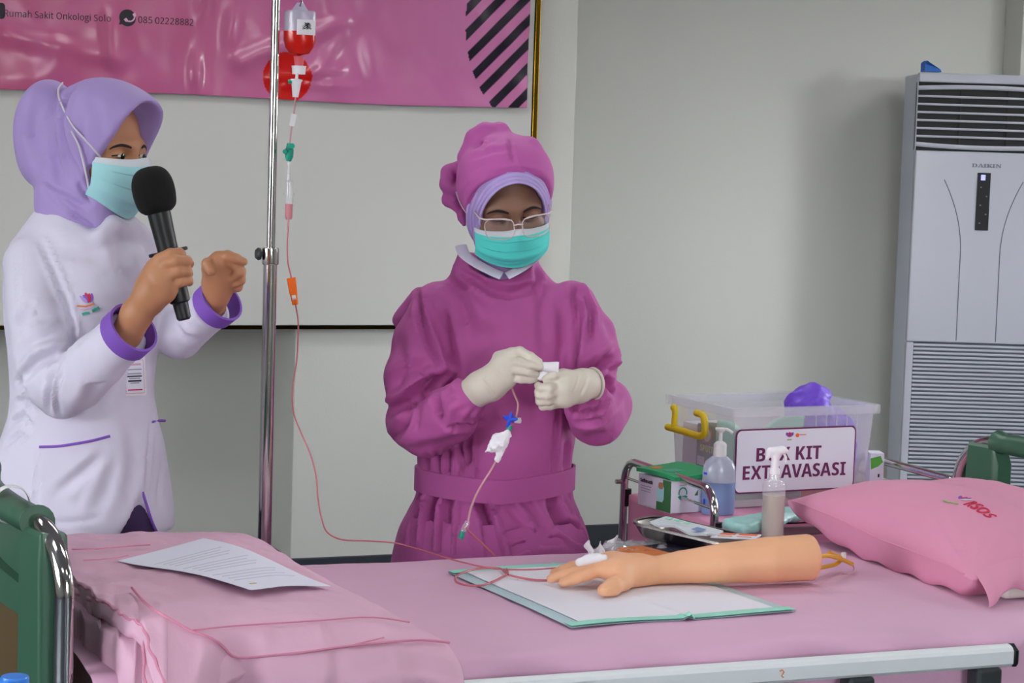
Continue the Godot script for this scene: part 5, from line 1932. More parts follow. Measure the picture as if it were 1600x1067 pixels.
func head_sdf() -> Sdf:  # eyes at y = 0, face towards +z
	var s := Sdf.new()
	s.ell(Vector3(0, 0.035, -0.015), Vector3(0.072, 0.084, 0.090), 0.02)
	s.ell(Vector3(0, -0.03, 0.018), Vector3(0.060, 0.085, 0.068), 0.03)
	s.ell(Vector3(0, -0.095, 0.048), Vector3(0.030, 0.025, 0.030), 0.03)
	for x in [-1.0, 1.0]:
		s.ell(Vector3(0.036 * x, -0.034, 0.052), Vector3(0.026, 0.026, 0.026), 0.03)
		s.cap(Vector3(0.012 * x, 0.016, 0.076), Vector3(0.044 * x, 0.014, 0.062), 0.012, 0.010, 0.02)
		s.ell(Vector3(0.063 * x, -0.015, -0.012), Vector3(0.008, 0.030, 0.018), 0.01)
	s.chain([Vector3(0, 0.004, 0.082), Vector3(0, -0.022, 0.093), Vector3(0, -0.040, 0.100)], [0.008, 0.009, 0.012], 0.014)
	for x in [-1.0, 1.0]:
		s.ell(Vector3(0.012 * x, -0.043, 0.090), Vector3(0.009, 0.008, 0.010), 0.01)
		s.ell(Vector3(0.031 * x, -0.001, 0.086), Vector3(0.019, 0.012, 0.012), 0.012, 1)
		s.ell(Vector3(0.031 * x, -0.001, 0.0705), Vector3(0.0150, 0.0115, 0.0125), 0.004)
	s.ell(Vector3(0, -0.068, 0.082), Vector3(0.022, 0.006, 0.008), 0.008)
	s.ell(Vector3(0, -0.077, 0.080), Vector3(0.019, 0.006, 0.008), 0.008)
	s.cap(Vector3(-0.02, -0.0725, 0.092), Vector3(0.02, -0.0725, 0.092), 0.0012, 0.0012, 0.004, 1)
	return s

func face_details(s: Sdf, hx: Transform3D, parent: Node, closed: float, look: float) -> void:
	for x in [-1.0, 1.0]:
		var b := []
		for q in [[0.014, 0.0150], [0.022, 0.0175], [0.034, 0.0185], [0.046, 0.0145], [0.053, 0.009]]:
			b.append(hx * (front(s, q[0] * x, q[1]) + Vector3(0, 0, 0.0004)))
		put("eyebrow", tube(path(b, 4), [0.0014, 0.002, 0.0023, 0.0026, 0.0028, 0.0029, 0.003, 0.003, 0.0029, 0.0027, 0.0025, 0.0023, 0.002, 0.0018, 0.0015, 0.0012, 0.001], 8, 0.45, hx.basis.z), M.brow, parent)
		var l := []
		for q in [[0.0165, -0.001], [0.022, 0.002], [0.031, 0.0035], [0.040, 0.002], [0.0475, -0.002]]:
			var yy: float = q[1] - closed * 0.0065 * (1.0 - absf(q[0] - 0.032) / 0.02)
			l.append(hx * (front(s, q[0] * x, yy) + Vector3(0, 0, 0.0008)))
		put("eyelashes", tube(path(l, 4), 0.0013, 6), M.brow, parent)
		if closed < 0.6:
			var c := front(s, 0.031 * x, -0.0015)
			var e := lathe([Vector2(0, -0.004), Vector2(0.006, -0.003), Vector2(0.0085, 0.0), Vector2(0.006, 0.002), Vector2(0, 0.0028)], 18, Transform3D(Basis(Vector3.RIGHT, PI / 2) * Basis.from_scale(Vector3(1.25, 1, 0.56)), c - Vector3(0, 0, 0.0008)))
			put("eyeball", e.moved(hx), M.eye_white, parent, 80)
			var ir := lathe([Vector2(0, 0.0), Vector2(0.0060, 0.0006), Vector2(0.0057, 0.0016), Vector2(0, 0.002)], 16, Transform3D(Basis(Vector3.RIGHT, PI / 2), c + Vector3(look, -0.0006, 0.0008)))
			put("iris", ir.moved(hx), M.iris, parent, 80)

func mask_fn(sag: float, drop := 0.0, up := 0.0, bot := -0.124) -> Callable:
	return func(u: float, v: float) -> Vector3:
		var a := lerpf(-1.22, 1.22, u)
		var c := cos(a)
		var e := pow(absf(sin(a)) / sin(1.22), 1.6)
		var ytop := lerpf(-0.017, -0.036 + drop, e) + 0.006 * exp(-(a / 0.25) ** 2) + up
		var ybot := lerpf(bot, -0.090 + up, e)
		var y := lerpf(ybot, ytop, v)
		var zf := lerpf(0.078, 0.100, smoothstep(0.0, 0.35, v)) - 0.006 * smoothstep(0.75, 1.0, v)
		zf += 0.013 * exp(-(a / 0.35) ** 2) * smoothstep(0.35, 0.9, v) + sag * sin(v * PI)
		# pleats
		var pl := fposmod(v * 4.0, 1.0)
		if v > 0.15 and v < 0.82:
			zf -= 0.0035 * pl * c
		return Vector3(0.0735 * sin(a) / sin(1.22), y, 0.004 + (zf + 0.004) * pow(maxf(c, 0.0), 0.75))

func face_mask(hx: Transform3D, parent: Node, m: Material, sag: float, drop := 0.0, up_ := 0.0, bot := -0.124) -> MeshInstance3D:
	var fn := mask_fn(sag, drop, up_, bot)
	var o := put("face_mask", sheet(60, 36, func(u: float, v: float) -> Vector3: return hx * (fn.call(u, v) as Vector3), 0.0016), m, parent, 30)
	var up := func(u: float, v: float) -> Vector3:
		var p: Vector3 = fn.call(u, lerpf(0.88, 1.01, v))
		return hx * (p + p.normalized() * 0.0012)
	put("mask_edge", sheet(50, 4, up, 0.0012), M.mask_edge, o, 60)
	return o

func seat_in(s: Sdf, pts: Array, lift: float) -> Array:  # push points out of a surface
	var o := []
	for p in pts:
		var q: Vector3 = p
		for k in 4:
			var d := Sdf.ev(s.P, q)
			var g := Vector3(Sdf.ev(s.P, q + Vector3(0.002, 0, 0)) - d, Sdf.ev(s.P, q + Vector3(0, 0.002, 0)) - d, Sdf.ev(s.P, q + Vector3(0, 0, 0.002)) - d).normalized()
			q += g * (lift - d)
		o.append(q)
	return o

func cuff(p0: Vector3, p1: Vector3, r0: float, r1: float, thick: float, sq := 1.0) -> MB:
	var ax := (p1 - p0).normalized()
	var u := ax.cross(Vector3(0, 0, 1)).normalized()
	var w := ax.cross(u)
	return sheet(36, 6, func(a: float, v: float) -> Vector3: return p0.lerp(p1, v) + (u * cos(a * TAU) + w * sin(a * TAU) * sq) * lerpf(r0, r1, v), thick, true).orient()

func wrinkle(mb: MB, seed_: int, amp: float) -> void:  # small uneven folds of cloth, longer upright than across
	var nz := FastNoiseLite.new()
	nz.seed = seed_
	nz.frequency = 1.0
	nz.fractal_octaves = 3
	nz.fractal_gain = 0.45
	var N := mb.normals()
	for i in mb.v.size():
		var p := mb.v[i]
		mb.v[i] += N[i] * amp * (nz.get_noise_3d(p.x * 13.0 + p.y * 3.0, p.y * 6.0, p.z * 13.0) - 0.6 * absf(nz.get_noise_3d(p.x * 8.0, p.y * 8.0 + 5.0, p.z * 8.0)))

func legs(s: Sdf, hip: Vector3, y0: float) -> void:
	for x in [-1.0, 1.0]:
		s.chain([hip + Vector3(0.075 * x, 0, 0), Vector3(hip.x + 0.08 * x, 0.42, hip.z + 0.01), Vector3(hip.x + 0.085 * x, 0.08, hip.z - 0.01)], [0.075, 0.05, 0.035], 0.03)

func shoes(t: Node, c: Vector3) -> void:
	for x in [-1.0, 1.0]:
		var s := Sdf.new()
		var a := c + Vector3(0.085 * x, 0, 0)
		s.chain([a + Vector3(0, 0.045, -0.05), a + Vector3(0, 0.045, 0.03), a + Vector3(0.008 * x, 0.032, 0.14)], [0.042, 0.045, 0.034], 0.03)
		s.cap(a + Vector3(0, 0.10, -0.02), a + Vector3(0, 0.05, -0.02), 0.038, 0.045, 0.02)
		s.plane(Vector3(0, -1, 0), Vector3(0, 0.002, 0), 0.004)
		var mb := MB.new()
		s.mesh(mb, a + Vector3(-0.08, -0.02, -0.13), a + Vector3(0.08, 0.16, 0.22), 0.009)
		put("shoe", mb.orient(), M.shoe, t, 180)

func nurse_in_gown() -> void:
	var o := Vector3(sin(deg_to_rad(22.0)), 0, -cos(deg_to_rad(22.0))) * 4.6
	var fr := at_yaw(o)
	var t := thing("person", "woman in magenta surgical gown, cap, glasses and mask, holding gauze in gloved hands", "person", fr)
	# ---- gown
	var g := Sdf.new()
	var row := func(py: float, xl: float, xr: float, zc: float, zf: float, zb: float) -> Array:
		var a := hit(fr, xl, py, zc)
		var b := hit(fr, xr, py, zc)
		return [(a.y + b.y) / 2, (a.x + b.x) / 2, zc, (b.x - a.x) / 2, zf, zb]
	var bottom := 0.24
	var rows := [[bottom, -0.045, 0.0, 0.30, 0.20, 0.18]]
	for r in [[960, 597, 940, 0.0, 0.195, 0.16], [870, 612, 926, 0.0, 0.180, 0.15], [830, 622, 920, 0.0, 0.165, 0.14], [795, 640, 906, 0.0, 0.148, 0.125], [776, 650, 897, 0.0, 0.136, 0.115], [745, 651, 894, 0.0, 0.134, 0.112], [720, 652, 894, 0.0, 0.142, 0.115], [680, 652, 900, 0.0, 0.145, 0.115], [600, 655, 910, 0.0, 0.142, 0.115], [540, 655, 912, 0.005, 0.138, 0.115], [490, 655, 915, 0.01, 0.118, 0.11], [462, 668, 903, 0.015, 0.090, 0.10], [447, 690, 875, 0.015, 0.075, 0.09], [432, 702, 860, 0.02, 0.072, 0.085], [412, 710, 845, 0.02, 0.075, 0.08], [396, 716, 838, 0.022, 0.078, 0.075]]:
		rows.append(row.call(r[0], r[1], r[2], r[3], r[4], r[5]))
	g.loft(rows, 0.03)
	# sleeves
	var LA := hp(fr, [[683, 478, 0.0], [655, 560, 0.02], [648, 640, 0.06], [672, 664, 0.13], [712, 638, 0.20], [738, 616, 0.245]])
	g.chain(hp(fr, [[685, 480, 0.035], [660, 535, 0.055], [650, 590, 0.085], [652, 618, 0.10]]), [0.058, 0.062, 0.068, 0.064], 0.010)
	g.cap(hp(fr, [[668, 560, 0.085]])[0], hp(fr, [[692, 578, 0.125]])[0], 0.050, 0.030, 0.012)
	g.chain(hp(fr, [[648, 655, 0.085], [668, 666, 0.135], [704, 648, 0.19], [725, 627, 0.225], [738, 616, 0.245]]), [0.064, 0.066, 0.060, 0.046, 0.030], 0.008)
	var RA := hp(fr, [[893, 478, 0.0], [918, 545, 0.02], [930, 625, 0.06], [930, 648, 0.12], [918, 622, 0.19], [908, 606, 0.235]])
	g.chain(hp(fr, [[893, 480, 0.035], [915, 525, 0.055], [922, 562, 0.085], [922, 580, 0.10]]), [0.058, 0.058, 0.060, 0.058], 0.010)
	g.chain(hp(fr, [[943, 634, 0.085], [932, 652, 0.13], [920, 636, 0.185], [908, 606, 0.235]]), [0.062, 0.060, 0.052, 0.030], 0.008)
	# flap at the right elbow, and the fold on the left shoulder
	g.cap(hp(fr, [[935, 520, 0.05]])[0], hp(fr, [[958, 549, 0.07]])[0], 0.034, 0.016, 0.02)
	g.cap(hp(fr, [[655, 462, -0.02]])[0], hp(fr, [[628, 500, -0.02]])[0], 0.02, 0.022, 0.03)
	# neck opening
	g.ell(hit(fr, 782, 392, 0.03), Vector3(0.074, 0.052, 0.092), 0.010, 1, Basis(Vector3.RIGHT, 0.42))
	g.plane(Vector3(0, -1, 0), Vector3(0, bottom, 0), 0.01)
	var mb := MB.new()
	g.mesh(mb, Vector3(-0.36, 0.62, -0.2), Vector3(0.34, 1.34, 0.34), 0.0064)
	mb.relax(1, 0.4)
	mb.orient()
	var px := 1.0 / 735.0
	var cr := []
	var add := func(z: float, list: Array) -> void:
		for c in list:
			cr.append([h2(fr, c[0], z), c[1] * px * 1.15, c[2] * 0.0019, z, 0.13])
	# sleeve on the photo's left
	add.call(0.12, [
		[[[602, 648], [640, 622], [672, 598], [700, 588]], 8.0, 17.0],
		[[[612, 690], [634, 657], [650, 625]], 6.0, 9.0],
		[[[653, 657], [656, 630], [674, 606]], 5.0, 7.0],
		[[[610, 600], [640, 575], [668, 570]], 9.0, 5.0],
		[[[686, 605], [691, 636], [710, 655], [752, 657]], 5.0, 9.0],
		[[[700, 612], [704, 632], [722, 645], [750, 646]], 3.5, 6.0],
		[[[712, 610], [716, 628], [735, 640]], 3.0, 5.0],
		[[[640, 700], [690, 690], [735, 670]], 10.0, 4.0],
		[[[620, 520], [628, 570], [620, 620]], 12.0, 4.0],
	])
	add.call(0.09, [
		[[[647, 441], [656, 495], [672, 537], [703, 588]], 5.0, 8.0],
		[[[685, 476], [701, 527], [712, 590]], 9.0, 8.0],
		[[[668, 470], [690, 520], [700, 560]], 6.0, 4.0],
		[[[700, 450], [730, 500], [760, 540]], 16.0, 4.0],
		[[[690, 425], [720, 460], [735, 520]], 10.0, 4.0],
		[[[852, 440], [846, 500], [850, 540]], 8.0, 3.0],
		# collar
		[[[716, 424], [756, 447], [795, 456], [838, 446]], 5.0, 9.0],
		[[[752, 455], [795, 464], [836, 454]], 4.0, 5.0],
		[[[700, 445], [730, 452], [760, 470]], 7.0, 4.0],
		[[[840, 410], [842, 440], [836, 465]], 5.0, 5.0],
		# shoulder seams
		[[[700, 425], [682, 450]], 2.0, 2.0],
		[[[861, 406], [880, 420], [900, 438]], 2.5, 3.0],
		# right armhole
		[[[900, 438], [902, 500], [892, 580]], 6.0, 11.0],
		[[[900, 438], [925, 486], [922, 530]], 4.0, 6.0],
		[[[884, 470], [886, 540], [880, 600]], 9.0, 4.0],
		# gathers above the belt
		[[[684, 700], [686, 742]], 3.5, 7.0],
		[[[702, 700], [701, 742]], 3.5, 6.0],
		[[[718, 690], [732, 742]], 3.5, 8.0],
		[[[733, 680], [737, 742]], 3.5, 8.0],
		[[[668, 705], [666, 742]], 3.5, 5.0],
		[[[872, 640], [864, 735]], 3.0, 5.0],
		[[[886, 690], [884, 740]], 4.0, 6.0],
	])
	add.call(0.16, [
		[[[970, 546], [941, 566], [905, 584]], 7.0, 14.0],
		[[[936, 566], [963, 583], [985, 592]], 5.0, 8.0],
		[[[893, 642], [925, 637], [951, 618], [947, 585]], 5.0, 9.0],
		[[[898, 655], [941, 650], [965, 622]], 5.0, 6.0],
		[[[930, 590], [940, 612], [930, 632]], 3.5, 6.0],
		[[[918, 628], [926, 612], [934, 590]], 3.0, 5.0],
		[[[905, 690], [950, 675], [985, 640]], 10.0, 3.5],
		[[[950, 500], [962, 530]], 8.0, 4.0],
	])
	# skirt pleats
	add.call(0.17, [
		[[[655, 779], [651, 800], [640, 880]], 5.0, 13.0],
		[[[681, 778], [673, 800], [668, 880]], 6.0, 15.0],
		[[[702, 778], [699, 810], [695, 880]], 6.0, 10.0],
		[[[746, 782], [761, 808], [779, 880]], 6.0, 19.0],
		[[[744, 785], [758, 820], [768, 880]], 4.0, 8.0],
		[[[862, 777], [863, 800], [876, 826], [921, 860]], 6.0, 13.0],
		[[[790, 790], [820, 825], [838, 865]], 6.0, 5.0],
		[[[815, 785], [840, 815], [850, 850]], 6.0, 5.0],
		[[[780, 840], [810, 835], [850, 842]], 5.0, 4.0],
		[[[800, 860], [840, 850], [880, 852]], 5.0, 4.0],
		[[[720, 790], [716, 830], [722, 870]], 8.0, 4.0],
		[[[630, 830], [622, 880]], 5.0, 6.0],
		[[[890, 780], [905, 810], [915, 850]], 4.0, 6.0],
	])
	crease(mb, cr)
	wrinkle(mb, 41, 0.0026)
	# gathered cuffs
	for w in [[LA[5], LA[4]], [RA[5], RA[4]]]:
		var ax: Vector3 = (w[1] - w[0]).normalized()
		var u := ax.cross(Vector3.UP).normalized()
		var v2 := ax.cross(u)
		var N := mb.normals()
		for i in mb.v.size():
			var q: Vector3 = mb.v[i] - w[0]
			var along := q.dot(ax)
			if q.length() < 0.09 and along < 0.06 and (q - ax * along).length() < 0.062:
				var a := atan2(q.dot(u), q.dot(v2))
				mb.v[i] += N[i] * (0.0034 * sin(a * 11.0 + 1.5 * sin(along * 90.0)) + 0.0022 * sin(along * 200.0 + 2.0 * sin(a * 3.0))) * smoothstep(-0.005, 0.015, along) * smoothstep(0.09, 0.04, q.length())
	var low := MB.new()
	g.mesh(low, Vector3(-0.36, 0.2, -0.24), Vector3(0.34, 0.625, 0.26), 0.014)
	mb.join(low.orient())
	put("gown", mb, M.gown, t, 180)
	# belt
	var bpx := [[776, 745], [745, 775]]
	var b_hi := hit(fr, 770, 741, 0.13).y
	var b_lo := hit(fr, 770, 778, 0.13).y
	var belt := func(u: float, v: float) -> Vector3:
		var a := u * TAU
		var cx := (hit(fr, 651, 750, 0.0).x + hit(fr, 895, 750, 0.0).x) / 2
		var rx := (hit(fr, 895, 750, 0.0).x - hit(fr, 651, 750, 0.0).x) / 2 + 0.003
		var z := sin(a)
		var sag := -0.012 * maxf(0.0, z) * (1.0 - absf(cos(a) - 0.1)) + 0.006 * cos(a)
		return Vector3(cx + rx * cos(a), lerpf(b_lo, b_hi, v) + sag, (0.142 if z > 0 else 0.119) * z)
	put("belt", sheet(90, 6, belt, 0.005, true).orient(), M.gown, t, 50)
	# ---- head
	var dirb := Basis(Vector3.UP, deg_to_rad(13.0)) * Basis(Vector3.RIGHT, deg_to_rad(22.0)) * Basis(Vector3.BACK, deg_to_rad(7.5))
	var eye := hit(fr, 806, 343, 0.165)
	var sc := 1.09
	var hx := Transform3D(dirb.scaled_local(Vector3.ONE * sc), eye - dirb.z * 0.088 * sc)
	var hs := head_sdf()
	var body := MB.new()
	var core := Sdf.new()
	var neck := hx * Vector3(0, -0.08, -0.02)
	core.cap(neck, hit(fr, 782, 470, 0.0), 0.045, 0.05, 0.03)
	core.loft([[0.66, -0.01, 0, 0.13, 0.09, 0.08], [0.85, -0.01, 0, 0.12, 0.085, 0.075], [1.0, -0.01, 0, 0.125, 0.09, 0.08], [1.12, -0.015, 0.01, 0.13, 0.075, 0.07], [1.18, -0.015, 0.01, 0.09, 0.05, 0.06]], 0.04)
	core.chain(LA, [0.035, 0.04, 0.032, 0.032, 0.028, 0.024], 0.03)
	core.chain(RA, [0.035, 0.04, 0.032, 0.032, 0.028, 0.024], 0.03)
	legs(core, Vector3(-0.02, 0.70, 0), 0.1)
	core.mesh(body, Vector3(-0.34, 0.03, -0.18), Vector3(0.33, 1.32, 0.3), 0.013)
	hs.mesh(body, Vector3(-0.1, -0.14, -0.13), Vector3(0.1, 0.14, 0.13), 0.0035, hx)
	put("body", body.orient(), M.shaded_skin, t, 180, "bare face of the woman in the gown")
	shoes(t, Vector3(-0.02, 0, 0.0))
	face_details(hs, hx, t, 1.0, 0.0)
	# ---- lavender hood under the cap
	var hd := Sdf.new()
	hd.ell(Vector3(0, 0.012, 0.0), Vector3(0.0825, 0.096, 0.100), 0.02)
	hd.ell(Vector3(0, 0.052, 0.033), Vector3(0.062, 0.036, 0.052), 0.02)
	hd.ell(Vector3(0, -0.065, 0.028), Vector3(0.070, 0.062, 0.062), 0.03)
	hd.plane(Vector3(0, -0.26, 0.95), Vector3(0, 0.09, 0.098), 0.008)
	hd.ell(Vector3(0, -0.012, 0.088), Vector3(0.063, 0.094, 0.095), 0.008, 1)
	hd.cap(Vector3(0, -0.09, -0.01), hx.affine_inverse() * hit(fr, 785, 432, 0.015), 0.060, 0.048, 0.03)
	var hm := MB.new()
	hd.mesh(hm, Vector3(-0.11, -0.24, -0.13), Vector3(0.11, 0.14, 0.14), 0.004, hx)
	put("inner_hood", hm.orient(), M.hijab, t, 180, "lavender inner hood framing the face")
	# ribbed band of the hood around the forehead
	var band := func(u: float, v: float) -> Vector3:
		var a := lerpf(-0.75, PI + 0.75, u)
		var sn := sin(a)
		var rx := lerpf(0.0635, 0.0835, v)
		var ry := lerpf(0.090, 0.112, v)
		var z := 0.058 + 0.036 * sn - 0.034 * v - 0.010 * v * v
		var rib := 0.0016 * sin(v * TAU * 4.5) * smoothstep(0.06, 0.2, v)
		var q := Vector3(cos(a) * (rx + rib), -0.012 + sn * (ry + rib), z + rib)
		return hx * q
	put("hood_band", sheet(60, 28, band, 0.003), M.hijab_band, t, 60, "ribbed pale lavender hood band round the forehead")
	# ---- cap
	var cp := Sdf.new()
	cp.ell(Vector3(0, 0.030, -0.020), Vector3(0.095, 0.094, 0.113), 0.03)
	cp.ell(Vector3(0.0, 0.064, 0.0), Vector3(0.080, 0.055, 0.082), 0.03)
	cp.plane(Vector3(0, -0.42, 0.91), Vector3(0, 0.098, 0.072), 0.006)
	cp.ell(Vector3(0, -0.012, 0.088), Vector3(0.066, 0.094, 0.095), 0.006, 1)
	cp.plane(Vector3(0, -1, -0.3), Vector3(0, -0.10, -0.06), 0.01)
	var cap_base := cp
	# loose folds and knots on the crown and at the back
	var C := func(x: float, y: float, z: float) -> Vector3:
		return hx.affine_inverse() * hit(fr, x, y, z)
	cp.chain([C.call(730, 246, 0.06), C.call(742, 216, 0.05), C.call(758, 206, 0.05), C.call(781, 206, 0.06), C.call(790, 232, 0.09)], [0.020, 0.017, 0.017, 0.017, 0.018], 0.012)
	cp.chain([C.call(808, 246, 0.09), C.call(816, 232, 0.08), C.call(828, 230, 0.09), C.call(834, 252, 0.10)], [0.018, 0.015, 0.016, 0.020], 0.014)
	cp.ell(C.call(748, 228, 0.10), Vector3(0.012, 0.008, 0.020), 0.012, 1)
	cp.chain([C.call(716, 262, 0.0), C.call(702, 270, -0.01), C.call(700, 288, 0.0), C.call(714, 296, 0.02)], [0.014, 0.015, 0.015, 0.012], 0.012)
	cp.chain([C.call(712, 300, 0.0), C.call(702, 312, -0.01), C.call(712, 322, 0.01)], [0.014, 0.013, 0.010], 0.012)
	cp.chain([C.call(720, 325, 0.0), C.call(722, 340, 0.01), C.call(725, 352, 0.02)], [0.010, 0.007, 0.004], 0.012)
	var cm := MB.new()
	cp.mesh(cm, Vector3(-0.16, -0.14, -0.16), Vector3(0.13, 0.22, 0.14), 0.0042, hx)
	cm.orient()
	var ccr := []
	for c in [[[[720, 300], [760, 272], [810, 262], [848, 272]], 4.0, 3.0], [[[735, 248], [770, 236], [800, 232]], 4.0, 4.0], [[[725, 340], [740, 305], [760, 285]], 4.0, 3.0], [[[716, 320], [735, 280], [760, 262]], 4.0, 2.5], [[[803, 252], [799, 236], [797, 215]], 4.0, 6.0], [[[752, 236], [760, 222], [776, 216]], 4.0, 6.0], [[[705, 265], [712, 280], [706, 292]], 3.0, 4.0], [[[730, 262], [724, 290], [720, 310]], 4.0, 3.0]]:
		ccr.append([h2(fr, c[0], 0.12), c[1] * px, c[2] * 0.001])
	crease(cm, ccr)
	put("surgical_cap", cm, M.gown_cap, t, 180)
	# white collar inside the gown's neck
	for e in [[[720, 384, 0.02], [726, 398, 0.06], [745, 412, 0.092], [768, 424, 0.112], [784, 431, 0.118]], [[838, 388, 0.02], [836, 402, 0.07], [822, 414, 0.098], [806, 424, 0.114], [792, 431, 0.119]]]:
		put("shirt_collar", tube(path(hp(fr, e), 4), 0.013, 12, 0.24, Vector3(0, 0.5, 1)), M.coat, t, 60, "white collar showing inside the gown neck")
	# ---- mask
	face_mask(hx, t, M.mask_teal, 0.0, 0.006, 0.003, -0.104)
	for e in [[[738, 372], [724, 345], [713, 318], [712, 300]], [[742, 392], [722, 350], [714, 325], [711, 296]]]:
		var el := []
		for q in e:
			el.append(hit(fr, q[0], q[1], 0.075 if q[0] > 730 else 0.05))
		var e2 := []
		for p in path(el, 5):
			e2.append(hx.affine_inverse() * p)
		var both := Sdf.new()
		both.P.append_array(hd.P)
		var out := seat_in(cp, seat_in(hd, e2, 0.004), 0.003) if true else e2
		for i in out.size():
			out[i] = hx * out[i]
		put("mask_strap", tube(out, 0.0017, 6), M.elastic, t)
	# ---- glasses
	var gl := put("glasses", MB.new().join(tube([hx * Vector3(-0.009, -0.002, 0.110), hx * Vector3(0, 0.001, 0.113), hx * Vector3(0.009, -0.002, 0.110)], 0.0018, 8)), M.glasses, t, 60, "clear pinkish framed glasses")
	for x in [-1.0, 1.0]:
		var rim := []
		for i in 28:
			var a := TAU * i / 28
			var w := 0.0275
			var h := 0.0195
			var k := pow(pow(absf(cos(a)), 3.0) + pow(absf(sin(a)), 3.0), -1.0 / 3.0)
			var p := Vector3(x * (0.0355 + w * k * cos(a)), -0.006 + h * k * sin(a) * (1.0 if sin(a) > 0 else 1.12), 0.110 - 0.012 * pow((0.0355 + w * k * cos(a)) / 0.065, 2.0))
			p.z += 0.006 if sin(a) < 0 else 0.0
			rim.append(hx * p)
		put("rim", tube(rim, 0.0012, 8, 1.0, Vector3(0, 0, 1), true), M.glasses, gl, 60)
		var lens := MB.new()
		for p in rim:
			lens.v.append(p)
		for i in range(1, 27):
			lens.ix.append_array([0, i, i + 1])
		put("lens", lens, M.lens, gl, 180)
		put("brow_bar", tube([hx * Vector3(x * 0.012, 0.010, 0.111), hx * Vector3(x * 0.0355, 0.0145, 0.110), hx * Vector3(x * 0.062, 0.011, 0.099), hx * Vector3(x * 0.071, 0.009, 0.085)], [0.0014, 0.0018, 0.0020, 0.0022], 8), M.glasses, gl, 60)
		put("temple", tube([hx * Vector3(x * 0.071, 0.009, 0.085), hx * Vector3(x * 0.074, 0.006, 0.04), hx * Vector3(x * 0.074, 0.0, 0.0)], 0.0018, 8), M.glasses, gl, 60)
	# ---- gloved hands
	var zz := 0.275
	var G := Sdf.new()
	var k := 0.0035
	var W0 := hp(fr, [[736, 617, 0.235], [752, 605, 0.255], [768, 598, 0.265]])
	G.chain(W0, [0.0345, 0.033, 0.031], 0.012)
	G.chain(hp(fr, [[766, 592, 0.268], [786, 566, 0.285], [800, 556, 0.29]]), [0.027, 0.020, 0.014], 0.014)
	G.chain(hp(fr, [[768, 600, 0.265], [792, 580, 0.285], [800, 572, 0.292]]), [0.026, 0.021, 0.015], 0.014)
	G.chain(hp(fr, [[770, 606, 0.26], [792, 592, 0.28], [800, 586, 0.285]]), [0.025, 0.017, 0.013], 0.014)
	G.chain(hp(fr, [[779, 558, 0.28], [800, 552, 0.29], [812, 549, 0.296], [829, 557, 0.305], [842, 565, 0.305]]), [0.013, 0.012, 0.0105, 0.0092, 0.0078], k)
	G.chain(hp(fr, [[796, 565, 0.296], [812, 566, 0.308], [828, 570, 0.312], [844, 573, 0.308]]), [0.012, 0.0105, 0.0095, 0.008], k)
	G.chain(hp(fr, [[797, 575, 0.294], [812, 578, 0.306], [826, 581, 0.308], [838, 585, 0.302]]), [0.012, 0.010, 0.009, 0.0075], k)
	G.chain(hp(fr, [[798, 588, 0.286], [814, 592, 0.298], [828, 593, 0.298], [836, 592, 0.294]]), [0.011, 0.0092, 0.0085, 0.0072], k)
	G.chain(hp(fr, [[775, 575, 0.25], [800, 575, 0.262], [826, 576, 0.278], [840, 573, 0.288]]), [0.016, 0.0125, 0.0105, 0.009], k)
	var a0 := hit(fr, 737, 616, 0.235)
	G.plane(hit(fr, 725, 624, 0.225) - hit(fr, 760, 598, 0.26), hit(fr, 736, 616, 0.236), 0.004)
	var gm := MB.new()
	G.mesh(gm, hit(fr, 715, 650, 0.18), hit(fr, 860, 530, 0.345), 0.0026)
	gm.orient()
	var gc := []
	for c in [[[[752, 590], [762, 604], [772, 618]], 2.5, 2.0], [[[764, 588], [770, 600], [778, 610]], 2.0, 1.6], [[[775, 575], [786, 588]], 2.0, 1.0]]:
		gc.append([h2(fr, c[0], 0.28), c[1] * px, c[2] * 0.001])
	crease(gm, gc)
	put("glove", gm, M.glove, t, 180, "latex glove holding the gauze from above")
	for e in [[hit(fr, 926, 600, 0.236), hit(fr, 940, 600, 0.222) - hit(fr, 902, 602, 0.265), 0.031]]:
		var n: Vector3 = (e[1] as Vector3).normalized()
		var u := n.cross(Vector3.UP).normalized()
		var w := n.cross(u)
		var rg := []
		for i in 36:
			var a := TAU * i / 36
			rg.append((e[0] as Vector3) + (u * cos(a) + w * sin(a)) * (float(e[2]) + 0.0012) + n * 0.001)
		put("glove_bead", tube(rg, 0.0032, 8, 1.0, n, true), M.glove, t, 60)
	var H := Sdf.new()
	H.chain(hp(fr, [[926, 600, 0.235], [912, 600, 0.255], [902, 602, 0.265]]), [0.031, 0.030, 0.028], 0.012)
	H.chain(hp(fr, [[902, 596, 0.268], [884, 591, 0.285], [874, 590, 0.29]]), [0.022, 0.016, 0.013], 0.014)
	H.chain(hp(fr, [[902, 604, 0.268], [880, 606, 0.292], [868, 607, 0.298]]), [0.025, 0.020, 0.014], 0.014)
	H.chain(hp(fr, [[904, 612, 0.262], [882, 622, 0.286], [868, 625, 0.292]]), [0.024, 0.018, 0.013], 0.014)
	# thumb above, then four fingers curled one under another
	H.chain(hp(fr, [[896, 592, 0.275], [880, 585, 0.292], [866, 586, 0.302], [853, 592, 0.304]]), [0.015, 0.012, 0.0105, 0.0088], k)
	H.chain(hp(fr, [[872, 602, 0.298], [858, 606, 0.314], [846, 607, 0.310], [841, 602, 0.294]]), [0.0115, 0.0102, 0.0095, 0.0085], k)
	H.chain(hp(fr, [[870, 613, 0.298], [856, 617, 0.312], [843, 617, 0.306], [841, 612, 0.288]]), [0.0115, 0.0102, 0.0095, 0.0085], k)
	H.chain(hp(fr, [[870, 622, 0.292], [857, 626, 0.305], [844, 627, 0.300], [842, 622, 0.282]]), [0.011, 0.0098, 0.0092, 0.008], k)
